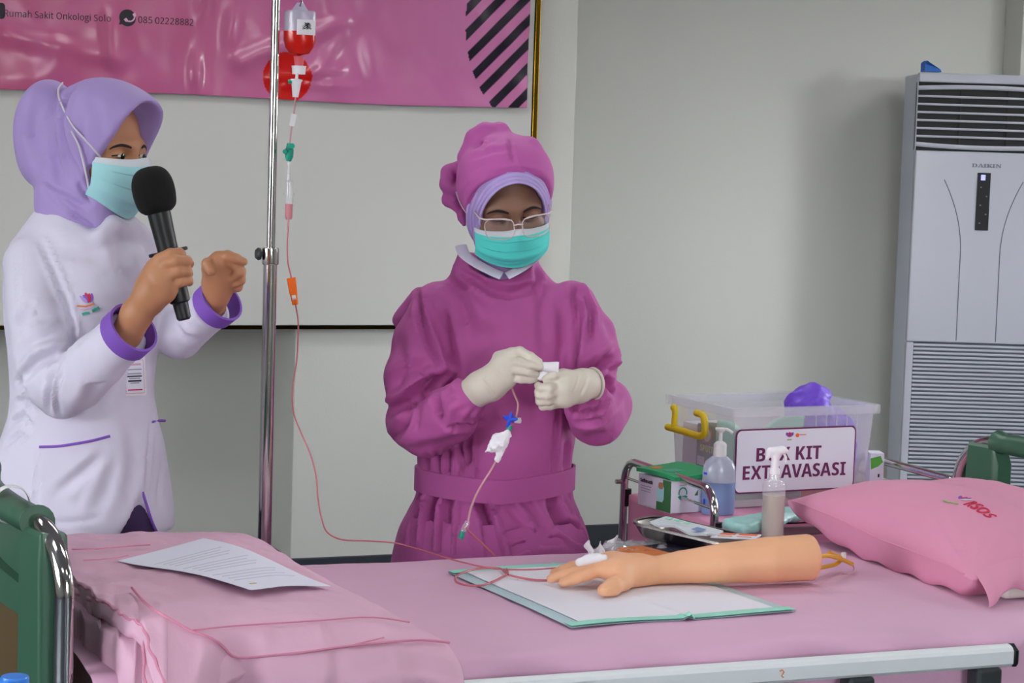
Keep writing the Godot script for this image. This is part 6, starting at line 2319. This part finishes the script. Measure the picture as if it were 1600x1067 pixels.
	H.chain(hp(fr, [[872, 630, 0.282], [860, 634, 0.292], [848, 635, 0.288], [846, 630, 0.272]]), [0.0105, 0.0088, 0.0082, 0.0072], k)
	H.plane(hit(fr, 940, 600, 0.222) - hit(fr, 902, 602, 0.265), hit(fr, 926, 600, 0.236), 0.004)
	var hm2 := MB.new()
	H.mesh(hm2, hit(fr, 825, 665, 0.18), hit(fr, 950, 560, 0.345), 0.0026)
	hm2.orient()
	gc = []
	for c in [[[[918, 585], [914, 600], [906, 616]], 2.5, 1.8], [[[905, 584], [900, 600], [895, 612]], 2.0, 1.2]]:
		gc.append([h2(fr, c[0], 0.28), c[1] * px, c[2] * 0.001])
	crease(hm2, gc)
	put("glove", hm2, M.glove, t, 180, "latex glove with curled fingers under the gauze")
	# gauze held between the hands
	var r0 := hit(fr, 838, 572, 0.300)
	var r1 := hit(fr, 873, 574, 0.302)
	var rd := (r1 - r0).normalized()
	var rl := r0.distance_to(r1)
	var gz := lathe([Vector2(0, 0), Vector2(0.0085, 0), Vector2(0.0095, rl * 0.1), Vector2(0.0098, rl * 0.5), Vector2(0.0118, rl * 0.92), Vector2(0.0112, rl), Vector2(0.006, rl - 0.0008), Vector2(0.0055, rl - 0.004), Vector2(0, rl - 0.004)], 24, Transform3D(Basis(rd.cross(Vector3(0, 0, 1)).normalized(), rd, Vector3(0, 0, 1)), r0))
	var gr := put("gauze_roll", gz, M.gauze, null, 40)
	gr.transform = fr
	tag(gr, "small white gauze roll held between the two gloved hands", "gauze")
	var wad := Sdf.new()
	wad.ell(hit(fr, 846, 588, 0.296), Vector3(0.011, 0.009, 0.010), 0.01)
	wad.ell(hit(fr, 852, 582, 0.294), Vector3(0.009, 0.008, 0.009), 0.01)
	var wm := MB.new()
	wad.mesh(wm, hit(fr, 830, 605, 0.27), hit(fr, 868, 568, 0.32), 0.002)
	var wo := put("gauze_wad", wm.orient(), M.gauze, null, 180)
	wo.transform = fr
	tag(wo, "tiny white gauze wad pinched under the gauze roll", "gauze")

func nurse_with_microphone() -> void:
	var f := Vector3(sin(deg_to_rad(22.0)), 0, -cos(deg_to_rad(22.0)))
	var rt := Vector3(cos(deg_to_rad(22.0)), 0, sin(deg_to_rad(22.0)))
	var o := f * 4.2 + rt * -0.84
	var fr := at_yaw(o)
	var t := thing("person", "woman in white coat, lavender hijab and pale mask, holding a black microphone", "person", fr)
	var px := 1.0 / 790.0
	# ---- coat
	var g := Sdf.new()
	var row := func(py: float, xl: float, xr: float, zc: float, zf: float, zb: float) -> Array:
		var a := hit(fr, xl, py, zc)
		var b := hit(fr, xr, py, zc)
		return [(a.y + b.y) / 2, (a.x + b.x) / 2, zc, (b.x - a.x) / 2, zf, zb]
	var rows := []
	for r in [[845, -38, 272, 0.0, 0.165, 0.15], [790, -30, 270, 0.0, 0.16, 0.15], [740, -14, 264, 0.0, 0.155, 0.145], [690, 2, 256, 0.0, 0.15, 0.135], [650, 14, 246, 0.0, 0.142, 0.125], [610, 18, 240, 0.0, 0.138, 0.12], [560, 14, 244, 0.0, 0.142, 0.125], [500, 8, 247, 0.0, 0.145, 0.13], [450, 6, 242, 0.0, 0.138, 0.13], [410, 8, 236, 0.0, 0.12, 0.125], [380, 18, 226, 0.0, 0.105, 0.115], [358, 36, 216, 0.0, 0.09, 0.10], [342, 48, 203, 0.0, 0.078, 0.085], [328, 58, 182, 0.0, 0.070, 0.075], [300, 62, 168, 0.0, 0.066, 0.07]]:
		rows.append(row.call(r[0], r[1], r[2], r[3], r[4], r[5]))
	g.loft(rows, 0.03)
	# the stand collar rises towards the back of the neck
	g.plane(Vector3(0.47, 0.88, 0.22), hit(fr, 108, 322, 0.02), 0.008)
	g.chain(hp(fr, [[160, 366, 0.085], [174, 355, 0.06], [196, 358, 0.0], [212, 374, -0.04]]), [0.017, 0.021, 0.027, 0.036], 0.02)
	var RA := hp(fr, [[52, 412, 0.04], [58, 500, 0.085], [92, 610, 0.14], [140, 575, 0.205], [198, 522, 0.265]])
	g.chain(hp(fr, [[56, 415, 0.05], [58, 480, 0.105], [72, 560, 0.145], [86, 596, 0.165]]), [0.064, 0.059, 0.060, 0.058], 0.008)
	g.chain(hp(fr, [[98, 610, 0.165], [120, 594, 0.20], [155, 562, 0.235], [198, 522, 0.265]]), [0.055, 0.056, 0.053, 0.047], 0.006)
	var LA := hp(fr, [[205, 395, -0.06], [245, 470, -0.05], [280, 525, -0.01], [335, 478, 0.05]])
	g.chain(LA, [0.055, 0.050, 0.044, 0.042], 0.015)
	# slit below the last button, and the neck
	for z in [0.16, 0.13, 0.10, 0.07]:
		g.cap(hit(fr, 221, 772, z), hit(fr, 215, 850, z), 0.0015, 0.044, 0.004, 1)
	g.ell(hit(fr, 112, 312, 0.0), Vector3(0.062, 0.060, 0.066), 0.006, 1)
	g.plane(RA[4] - RA[3], RA[4], 0.004)
	g.plane(LA[3] - LA[2], LA[3], 0.004)
	g.plane(Vector3(0, -1, 0), hit(fr, 200, 842, 0.12), 0.006)
	var mb := MB.new()
	g.mesh(mb, Vector3(-0.30, hit(fr, 100, 870, 0).y, -0.2), Vector3(0.36, 1.46, 0.36), 0.0066)
	mb.relax(1, 0.4)
	mb.orient()
	var cr := []
	var add := func(z: float, list: Array) -> void:
		for c in list:
			cr.append([h2(fr, c[0], z), c[1] * px * 1.1, c[2] * 0.0017, z, 0.14])
	add.call(0.13, [
		[[[58, 380], [82, 422], [104, 466], [118, 510], [117, 548]], 4.0, 6.0],
		[[[18, 395], [30, 450], [45, 520]], 3.0, 3.0],
		[[[44, 590], [74, 556], [115, 546]], 8.0, 7.0],
		[[[25, 520], [60, 490], [95, 492]], 10.0, 4.0],
		[[[30, 570], [60, 530], [105, 515]], 8.0, 4.0],
		[[[88, 640], [96, 590], [114, 552]], 4.0, 5.0],
		[[[104, 645], [108, 600], [120, 565]], 4.0, 4.0],
		[[[18, 600], [40, 590], [55, 610]], 4.0, 7.0],
		[[[18, 630], [36, 625], [52, 645]], 4.0, 6.0],
		[[[10, 665], [32, 650], [50, 668]], 4.0, 6.0],
		[[[0, 700], [25, 680], [45, 690]], 4.0, 4.0],
		[[[140, 640], [160, 610], [185, 560]], 10.0, 4.0],
		[[[60, 380], [110, 395], [160, 400]], 14.0, 3.0],
		[[[172, 360], [185, 420], [215, 470]], 9.0, 4.0],
		[[[150, 520], [160, 545], [165, 580]], 6.0, 3.0],
		[[[226, 560], [225, 640], [222, 770]], 2.0, 3.0],
		[[[62, 700], [60, 760], [58, 820]], 2.0, 2.5],
		[[[90, 770], [130, 740], [165, 710]], 9.0, 3.5],
		[[[70, 815], [120, 812], [160, 806]], 5.0, 2.5],
		[[[150, 800], [170, 760], [180, 720]], 10.0, 3.0],
		[[[200, 660], [206, 720], [196, 790]], 9.0, 3.0],
		[[[240, 662], [241, 740], [238, 800]], 2.5, 3.0],
		[[[250, 700], [255, 760]], 5.0, 3.0],
		[[[262, 510], [275, 530], [300, 540]], 6.0, 4.0],
		[[[300, 470], [310, 500], [330, 515]], 5.0, 4.0],
		[[[215, 380], [235, 420], [240, 470]], 5.0, 4.0],
	])
	crease(mb, cr)
	wrinkle(mb, 43, 0.0022)
	put("coat", mb, M.coat, t, 180)
	# cuffs, open towards the hands
	var rd := (RA[4] - RA[3] as Vector3).normalized()
	put("cuff", cuff(RA[4] - rd * 0.010, RA[4] + rd * 0.024, 0.050, 0.050, 0.005), M.purple_trim, t, 50, "purple sleeve cuff")
	var ld := (LA[3] - LA[2] as Vector3).normalized()
	put("cuff", cuff(LA[3] - ld * 0.008, LA[3] + ld * 0.026, 0.0445, 0.046, 0.005), M.purple_trim, t, 50, "purple sleeve cuff")
	# pocket piping
	for e in [[[62, 698], [90, 697], [118, 693], [145, 688], [172, 681]], [[239, 659], [248, 657], [258, 657]]]:
		var pp := []
		for q in e:
			pp.append(march(g, t.transform, q[0], q[1]) + Vector3(0, 0, 0.002))
		put("pocket_piping", tube(path(pp, 4), 0.0026, 8), M.purple_trim, t)
	var sl := []
	for q in [[221, 768], [228, 790], [236, 815], [246, 836]]:
		sl.append(march(g, t.transform, q[0] + 4, q[1]) + Vector3(-0.003, 0, 0.001))
	put("slit_piping", tube(path(sl, 4), 0.003, 8), M.purple_trim, t)
	# embroidered flower emblem on the chest
	var em := func(x: float, y: float) -> Vector3:
		return march(g, t.transform, x, y) + Vector3(0.0008, 0, 0.0022)
	var petals := [[[136, 473], [131, 468], [124, 462], 0.0045, M.hijab], [[137, 473], [134, 465], [129, 461], 0.004, M.purple_trim], [[136, 473], [135, 463], [133, 457], 0.0045, M.red_thread], [[138, 473], [139, 465], [139, 458], 0.004, M.red_print], [[140, 472], [143, 465], [143, 458], 0.0045, M.purple_trim]]
	var emb := put("emblem", tube([em.call(120, 478), em.call(134, 479), em.call(146, 474)], 0.0018, 6, 0.3, Vector3(0, 0, 1)), M.orange_card, t, 40, "embroidered flower emblem with green script")
	for p in petals:
		put("petal", tube(path([em.call(p[0][0], p[0][1]), em.call(p[1][0], p[1][1]), em.call(p[2][0], p[2][1])], 3), [0.001, p[3] * 0.6, p[3] * 0.9, p[3], p[3] * 0.8, p[3] * 0.5, 0.0008], 6, 0.25, Vector3(0, 0, 1)), p[4], emb)
	put("thread_line", tube([em.call(124, 484), em.call(135, 482), em.call(147, 477)], 0.0012, 6, 0.4, Vector3(0, 0, 1)), M.sheet_pink, emb)
	put("green_script", tube(path([em.call(128, 491), em.call(134, 489), em.call(140, 489)], 3), 0.0028, 6, 0.3, Vector3(0, 0, 1)), M.teal, emb)
	put("green_script", tube(path([em.call(144, 486), em.call(150, 483), em.call(155, 480)], 3), 0.0034, 6, 0.3, Vector3(0, 0, 1)), M.teal, emb)
	# identity card hanging from the coat
	var bc := march(g, t.transform, 212, 584)
	var w := hit(fr, 230, 584, bc.z).x - hit(fr, 196, 584, bc.z).x
	var hgt := hit(fr, 212, 551, bc.z).y - hit(fr, 212, 617, bc.z).y
	var bx := Transform3D(Basis(Vector3.UP, 0.15) * Basis(Vector3.BACK, 0.06), Vector3(bc.x, bc.y, bc.z + 0.012))
	var cd := thing("identity_card", "identity card in a clear holder hanging on the front of the white coat", "card", t.transform * bx)
	put("holder", prism(rrect(w, hgt, 0.004), 0.003, Transform3D(), 0.0005), M.white_plastic, cd)
	put("insert", prism(rrect(w * 0.86, hgt * 0.80, 0.001), 0.0006, Transform3D(Basis(), Vector3(0, -hgt * 0.05, 0.0017))), M.sheet_pink, cd)
	put("insert_face", prism(rrect(w * 0.80, hgt * 0.76, 0.001), 0.0006, Transform3D(Basis(), Vector3(0, -hgt * 0.05, 0.002))), M.white_card, cd)
	for e in [[0.24, 0.62, 0.05, M.sheet_pink], [0.12, 0.66, 0.03, M.print_grey], [0.02, 0.62, 0.035, M.print_grey], [-0.04, 0.66, 0.03, M.print_dark], [-0.09, 0.5, 0.03, M.print_grey], [-0.15, 0.6, 0.04, M.print_dark], [-0.20, 0.4, 0.03, M.print_grey], [-0.36, 0.66, 0.03, M.red_thread]]:
		put("print_line", box(Vector3(w * e[1], hgt * e[2], 0.0004), Vector3(0, hgt * e[0], 0.0025), 0.0001), e[3], cd)
	# trousers and shoes
	var tr := Sdf.new()
	var hip := Vector3(hit(fr, 120, 780, 0).x, 0.76, 0.0)
	tr.loft([[0.62, hip.x, 0, 0.150, 0.115, 0.105], [0.80, hip.x, 0, 0.145, 0.11, 0.10], [0.92, hip.x, 0, 0.12, 0.09, 0.08]], 0.04)
	tr.cap(hit(fr, 200, 800, 0.045), hit(fr, 205, 900, 0.045), 0.060, 0.065, 0.03)
	for x in [-1.0, 1.0]:
		tr.chain([hip + Vector3(0.075 * x, -0.05, 0), Vector3(hip.x + 0.08 * x, 0.42, 0.01), Vector3(hip.x + 0.085 * x, 0.09, -0.01)], [0.088, 0.07, 0.065], 0.03)
	tr.plane(Vector3(0, -1, 0), Vector3(0, 0.07, 0), 0.005)
	var tm := MB.new()
	tr.mesh(tm, Vector3(hip.x - 0.25, 0.05, -0.2), Vector3(hip.x + 0.25, 0.95, 0.22), 0.012)
	put("trousers", tm.orient(), M.trousers, t, 180, "dark purple trousers")
	shoes(t, Vector3(hip.x, 0, 0))
	# ---- head
	var hb := Basis(Vector3.UP, deg_to_rad(60.0)) * Basis(Vector3.RIGHT, deg_to_rad(6.0)) * Basis(Vector3.BACK, deg_to_rad(0.0))
	var sc := 1.04
	var hx := Transform3D(hb.scaled_local(Vector3.ONE * sc), hit(fr, 155, 234, 0.0))
	var hs := head_sdf()
	var body := MB.new()
	var core := Sdf.new()
	core.cap(hx * Vector3(0, -0.08, -0.02), hit(fr, 115, 380, 0.0), 0.045, 0.05, 0.03)
	core.loft([[0.72, hip.x, 0, 0.11, 0.08, 0.07], [0.95, hip.x + 0.02, 0, 0.10, 0.08, 0.07], [1.15, hip.x + 0.02, 0, 0.105, 0.09, 0.08], [1.28, hip.x + 0.01, 0, 0.10, 0.07, 0.07], [1.33, hip.x + 0.01, 0, 0.06, 0.05, 0.05]], 0.04)
	core.chain(RA, [0.035, 0.036, 0.032, 0.034, 0.030], 0.02)
	core.chain(LA, [0.03, 0.034, 0.03, 0.026], 0.02)
	legs(core, Vector3(hip.x, 0.74, 0), 0.1)
	core.mesh(body, Vector3(-0.30, 0.05, -0.18), Vector3(0.34, 1.45, 0.32), 0.013)
	hs.mesh(body, Vector3(-0.1, -0.14, -0.13), Vector3(0.1, 0.14, 0.13), 0.0035, hx)
	# right hand round the microphone
	var m0 := hit(fr, 243, 310, 0.285)
	var m1 := hit(fr, 288, 500, 0.285)
	var R := Sdf.new()
	var k := 0.0035
	R.chain([RA[4], hit(fr, 214, 490, 0.285), hit(fr, 232, 462, 0.30)], [0.030, 0.0285, 0.027], 0.012)
	R.chain(hp(fr, [[232, 462, 0.298], [246, 430, 0.315], [250, 412, 0.316]]), [0.026, 0.022, 0.015], 0.015)
	R.chain(hp(fr, [[234, 466, 0.298], [255, 440, 0.318], [260, 430, 0.322]]), [0.024, 0.021, 0.015], 0.015)
	R.chain(hp(fr, [[236, 470, 0.295], [258, 455, 0.312], [264, 449, 0.316]]), [0.022, 0.018, 0.014], 0.015)
	R.chain(hp(fr, [[234, 440, 0.30], [242, 418, 0.305]]), [0.022, 0.016], 0.015)
	R.chain(hp(fr, [[249, 406, 0.318], [266, 397, 0.320], [280, 395, 0.310], [284, 397, 0.288]]), [0.0125, 0.0105, 0.0095, 0.0085], k)
	R.chain(hp(fr, [[258, 413, 0.326], [274, 408, 0.330], [292, 408, 0.318], [296, 412, 0.292]]), [0.0130, 0.0112, 0.0100, 0.0088], k)
	R.chain(hp(fr, [[262, 428, 0.326], [278, 424, 0.329], [292, 424, 0.316], [295, 428, 0.290]]), [0.0125, 0.0108, 0.0098, 0.0085], k)
	R.chain(hp(fr, [[266, 446, 0.320], [280, 441, 0.322], [294, 438, 0.310], [296, 441, 0.286]]), [0.0115, 0.0095, 0.0088, 0.0078], k)
	R.chain(hp(fr, [[240, 425, 0.29], [250, 412, 0.262], [264, 402, 0.258], [276, 400, 0.268]]), [0.016, 0.0125, 0.0108, 0.0095], k)
	R.mesh(body, hit(fr, 180, 540, 0.20), hit(fr, 312, 376, 0.36), 0.0028)
	# left hand pointing, with three curled fingers
	var Lh := Sdf.new()
	Lh.chain([LA[3] - ld * 0.02, hit(fr, 338, 462, 0.075), hit(fr, 342, 446, 0.085)], [0.026, 0.024, 0.024], 0.012)
	Lh.chain(hp(fr, [[340, 446, 0.085], [344, 424, 0.10], [350, 410, 0.11]]), [0.025, 0.024, 0.017], 0.015)
	Lh.chain(hp(fr, [[346, 446, 0.08], [356, 430, 0.09], [362, 420, 0.095]]), [0.022, 0.021, 0.016], 0.015)
	Lh.chain(hp(fr, [[334, 440, 0.09], [334, 418, 0.11], [340, 406, 0.12]]), [0.022, 0.018, 0.015], 0.015)
	Lh.chain(hp(fr, [[342, 404, 0.115], [356, 400, 0.125], [369, 404, 0.13], [381, 409, 0.13]]), [0.0150, 0.0112, 0.0095, 0.0078], k)
	Lh.chain(hp(fr, [[356, 408, 0.115], [372, 412, 0.120], [375, 426, 0.122], [364, 434, 0.112]]), [0.0130, 0.0108, 0.0098, 0.0085], k)
	Lh.chain(hp(fr, [[362, 418, 0.100], [376, 424, 0.105], [376, 438, 0.106], [365, 444, 0.098]]), [0.0122, 0.0102, 0.0094, 0.0082], k)
	Lh.chain(hp(fr, [[362, 430, 0.085], [374, 438, 0.090], [372, 449, 0.090], [362, 452, 0.085]]), [0.0115, 0.0094, 0.0085, 0.0075], k)
	Lh.chain(hp(fr, [[330, 438, 0.10], [325, 420, 0.125], [324, 412, 0.135], [330, 424, 0.145]]), [0.016, 0.0125, 0.0110, 0.0092], k)
	Lh.mesh(body, hit(fr, 300, 500, 0.0), hit(fr, 396, 384, 0.18), 0.0028)
	put("body", body.orient(), M.skin, t, 180, "bare hands and upper face of the woman with the microphone")
	face_details(hs, hx, t, 0.55, 0.0012)
	# ---- hijab
	var hd := Sdf.new()
	hd.ell(Vector3(0, 0.028, 0.0), Vector3(0.086, 0.108, 0.118), 0.02)
	hd.ell(Vector3(0, 0.074, 0.060), Vector3(0.056, 0.040, 0.080), 0.05)
	hd.ell(Vector3(0, -0.055, 0.030), Vector3(0.074, 0.072, 0.066), 0.04)
	hd.plane(Vector3(0, -0.52, 0.854), Vector3(0, 0.100, 0.122), 0.006)
	hd.ell(Vector3(0, -0.012, 0.105), Vector3(0.058, 0.098, 0.115), 0.008, 1)
	hd.ell(Vector3(0, 0.052, 0.12), Vector3(0.047, 0.050, 0.085), 0.02, 1)
	var inv := hx.affine_inverse()
	var C := func(x: float, y: float, z: float) -> Vector3:
		return inv * hit(fr, x, y, z)
	var bun := C.call(72, 190, -0.06) as Vector3
	hd.ell(C.call(74, 185, -0.05), Vector3(0.066, 0.075, 0.052), 0.02)
	hd.ell(C.call(68, 225, -0.05), Vector3(0.062, 0.080, 0.045), 0.03)
	hd.ell(C.call(88, 255, -0.03), Vector3(0.060, 0.060, 0.045), 0.03)
	# drape under the chin into the coat collar, ending in a point in front
	hd.chain([C.call(122, 275, 0.0), C.call(112, 318, 0.0), C.call(112, 345, 0.0)], [0.060, 0.063, 0.062], 0.03)
	hd.cap(C.call(150, 290, 0.02), C.call(140, 325, 0.03), 0.050, 0.045, 0.03)
	hd.cap(C.call(165, 305, 0.03), C.call(168, 345, 0.03), 0.036, 0.034, 0.03)
	hd.chain([C.call(90, 290, 0.03), C.call(120, 325, 0.055), C.call(150, 348, 0.075)], [0.030, 0.022, 0.008], 0.015)
	hd.chain([C.call(140, 300, 0.03), C.call(150, 325, 0.06), C.call(155, 350, 0.075)], [0.036, 0.020, 0.007], 0.015)
	var hm := MB.new()
	hd.mesh(hm, Vector3(-0.16, -0.20, -0.24), Vector3(0.14, 0.15, 0.17), 0.0045, hx)
	hm.orient()
	var hc := []
	for c in [[[[112, 125], [100, 150], [92, 185], [97, 230], [112, 280]], 5.0, 5.5], [[[80, 140], [76, 190], [82, 240], [96, 285]], 6.0, 5.5], [[[96, 190], [108, 240], [128, 290], [145, 318]], 4.0, 4.0], [[[125, 190], [132, 240], [150, 290]], 6.0, 3.0], [[[70, 300], [100, 322], [130, 345], [152, 362]], 4.0, 4.0], [[[95, 150], [84, 158]], 3.0, 3.0], [[[96, 160], [86, 172]], 3.0, 3.0], [[[62, 290], [95, 305], [135, 325]], 5.0, 4.0], [[[150, 150], [160, 190], [165, 220]], 9.0, 2.0], [[[118, 250], [130, 275], [148, 300]], 4.0, 3.0], [[[45, 160], [42, 210], [55, 260]], 8.0, 3.0]]:
		hc.append([h2(fr, c[0], 0.07), c[1] * px * 1.2, c[2] * 0.0018])
	crease(hm, hc)
	put("hijab", hm, M.hijab, t, 180)
	# ---- mask and straps
	face_mask(hx, t, M.mask_pale, 0.002, 0.018, 0.010, -0.120)
	var strap := func(list: Array) -> void:
		var v := []
		for e in list:
			v.append(Vector2(e[0], e[1]))
		var q := []
		for e in path(v, 8):
			q.append(hx * march(hd, t.transform * hx, e.x, e.y) + Vector3(0, 0.0005, 0.0016))
		put("mask_strap", tube(q, 0.0021, 6), M.elastic, t)
	strap.call([[164, 254], [140, 226], [115, 198], [97, 165], [91, 142], [98, 130]])
	strap.call([[140, 300], [134, 270], [124, 230], [112, 205]])
	# ---- microphone
	var ax := (m0 - m1).normalized()
	var ml := m0.distance_to(m1)
	var bs := Basis(ax.cross(Vector3(0, 0, 1)).normalized(), ax, Vector3.ZERO)
	bs.z = bs.x.cross(bs.y)
	var mf := t.transform * Transform3D(bs, m1)
	var mi := thing("microphone", "black handheld microphone with a round foam windscreen held before the pale mask", "microphone", mf)
	var rh := 0.0195
	put("handle", lathe([Vector2(0, 0), Vector2(0.010, 0), Vector2(0.0135, 0.004), Vector2(0.0145, ml * 0.14), Vector2(0.0185, ml * 0.15), Vector2(rh, ml * 0.17), Vector2(rh, ml * 0.60), Vector2(0.0225, ml * 0.98), Vector2(0, ml)], 28), M.black_plastic, mi, 35)
	var rr := func(a: float) -> float:
		return 0.033 + 0.004 * cos(a * 6.0)
	var fl := []
	for i in 36:
		var a := TAU * i / 36
		fl.append(Vector2(cos(a), sin(a)) * (rr.call(a) as float))
	put("anti_roll_ring", prism(fl, 0.007, Transform3D(Basis(Vector3.RIGHT, PI / 2), Vector3(0, ml * 0.56, 0)), 0.0015), M.black_plastic, mi, 40)
	var ft := ml * 0.90
	put("foam_windscreen", lathe([Vector2(0, ft - 0.004)] + path([Vector2(0.024, ft - 0.004), Vector2(0.0335, ft + 0.004), Vector2(0.0375, ft + 0.016), Vector2(0.0395, ft + 0.036), Vector2(0.0375, ft + 0.056), Vector2(0.030, ft + 0.072), Vector2(0.017, ft + 0.081), Vector2(0.0001, ft + 0.083)], 5), 36), M.foam, mi, 60)

func practice_arm() -> void:
	var t := thing("practice_arm", "pale rubber practice arm lying palm down across the white pad on the bed", "dummy arm")
	var s := Sdf.new()
	var y := TOP + 0.008
	var P := func(px: float, py: float, r: float) -> Vector3:
		return ony(px, py, y + r)
	var Q := func(px: float, py: float, h: float) -> Vector3:
		return ony(px, py, y + h)
	# forearm
	s.chain([P.call(1262, 871, 0.045), P.call(1200, 875, 0.043), P.call(1130, 880, 0.039), P.call(1065, 886, 0.031), P.call(1012, 893, 0.026), P.call(985, 893, 0.026)], [0.045, 0.0435, 0.038, 0.031, 0.0255, 0.025], 0.003)
	# back of the hand
	s.chain([Q.call(1000, 890, 0.030), Q.call(965, 885, 0.040), Q.call(938, 884, 0.042)], [0.025, 0.021, 0.015], 0.02)
	s.chain([Q.call(995, 888, 0.030), Q.call(955, 880, 0.040), Q.call(928, 879, 0.042)], [0.023, 0.018, 0.013], 0.02)
	s.chain([Q.call(995, 895, 0.028), Q.call(965, 893, 0.036), Q.call(945, 890, 0.038)], [0.023, 0.018, 0.014], 0.02)
	# fingers
	var k := 0.006
	s.chain([Q.call(942, 889, 0.038), Q.call(918, 897, 0.030), Q.call(898, 904, 0.020), Q.call(880, 910, 0.011)], [0.0135, 0.0115, 0.0105, 0.009], k)
	s.chain([Q.call(936, 884, 0.042), Q.call(906, 892, 0.032), Q.call(880, 899, 0.020), Q.call(861, 904, 0.012)], [0.0135, 0.0115, 0.0105, 0.009], k)
	s.chain([Q.call(928, 880, 0.042), Q.call(902, 885, 0.032), Q.call(880, 891, 0.020), Q.call(866, 895, 0.012)], [0.0125, 0.011, 0.010, 0.0085], k)
	s.chain([Q.call(926, 876, 0.038), Q.call(908, 880, 0.026), Q.call(894, 884, 0.016), Q.call(884, 887, 0.010)], [0.0115, 0.0098, 0.0088, 0.0075], k)
	s.chain([Q.call(985, 900, 0.022), Q.call(972, 908, 0.020), Q.call(957, 917, 0.017), Q.call(944, 922, 0.014)], [0.020, 0.0175, 0.0155, 0.0125], 0.010)
	var e := P.call(1262, 871, 0.045) as Vector3
	var dn := (e - (P.call(1200, 875, 0.043) as Vector3)).normalized()
	s.plane(dn, e + dn * 0.012, 0.012)
	s.plane(Vector3(0, -1, 0), Vector3(0, y - 0.001, 0), 0.006)
	var mb := MB.new()
	s.mesh(mb, Vector3(1.46, y - 0.01, -3.72), Vector3(2.16, y + 0.12, -3.36), 0.0042)
	put("arm_skin", mb.orient(), M.arm_vinyl, t, 180)
	# nails
	for q in [[880, 910, 0.011], [861, 904, 0.012]]:
		pass
	# wrist joint line
	# yellow tubes from the cut end
	var end := e + dn * 0.008
	var T1 := [end + Vector3(0, -0.004, 0.0), ony(1290, 868, y + 0.045), ony(1310, 872, y + 0.03), ony(1331, 881, y + 0.008)]
	put("yellow_tube", tube(path(T1, 6), 0.0044, 10), M.yellow_tube, t, 60, "yellow rubber tube")
	var T2 := [end + Vector3(0, -0.022, 0.004), ony(1292, 885, y + 0.012), ony(1306, 881, y + 0.010), ony(1314, 872, y + 0.022), ony(1296, 864, y + 0.046)]
	put("yellow_tube", tube(path(T2, 6), 0.0044, 10), M.yellow_tube, t, 60, "yellow rubber tube")
	put("tube_clip", rbox(Vector3(0.010, 0.014, 0.008), 0.002).moved(Transform3D(Basis(Vector3.UP, 0.6), ony(1318, 868, y + 0.028))), M.white_plastic, t)
	var T3 := []
	for q in [[1322, 875], [1334, 886], [1330, 895], [1316, 897]]:
		T3.append(ony(q[0], q[1], y + 0.003))
	put("thin_tube", tube(path(T3, 5), 0.0012, 6), M.line_pale, t)
	# gauze strip on the knuckles
	var gz := Sdf.new()
	var a := march(s, Transform3D(), 906, 881)
	var b := march(s, Transform3D(), 944, 873)
	gz.cap(a + Vector3(0, 0.003, 0), b + Vector3(0, 0.002, 0), 0.0085, 0.0065, 0.008)
	gz.cap(a.lerp(b, 0.3) + Vector3(0, 0.008, 0), a.lerp(b, 0.7) + Vector3(0, 0.006, 0), 0.007, 0.007, 0.008)
	var gm := MB.new()
	gz.mesh(gm, a.min(b) - Vector3.ONE * 0.02, a.max(b) + Vector3.ONE * 0.025, 0.0022)
	tag(put("gauze_strip", gm.orient(), M.gauze, null, 180), "folded white gauze strip lying over the dummy hand's knuckles", "gauze")
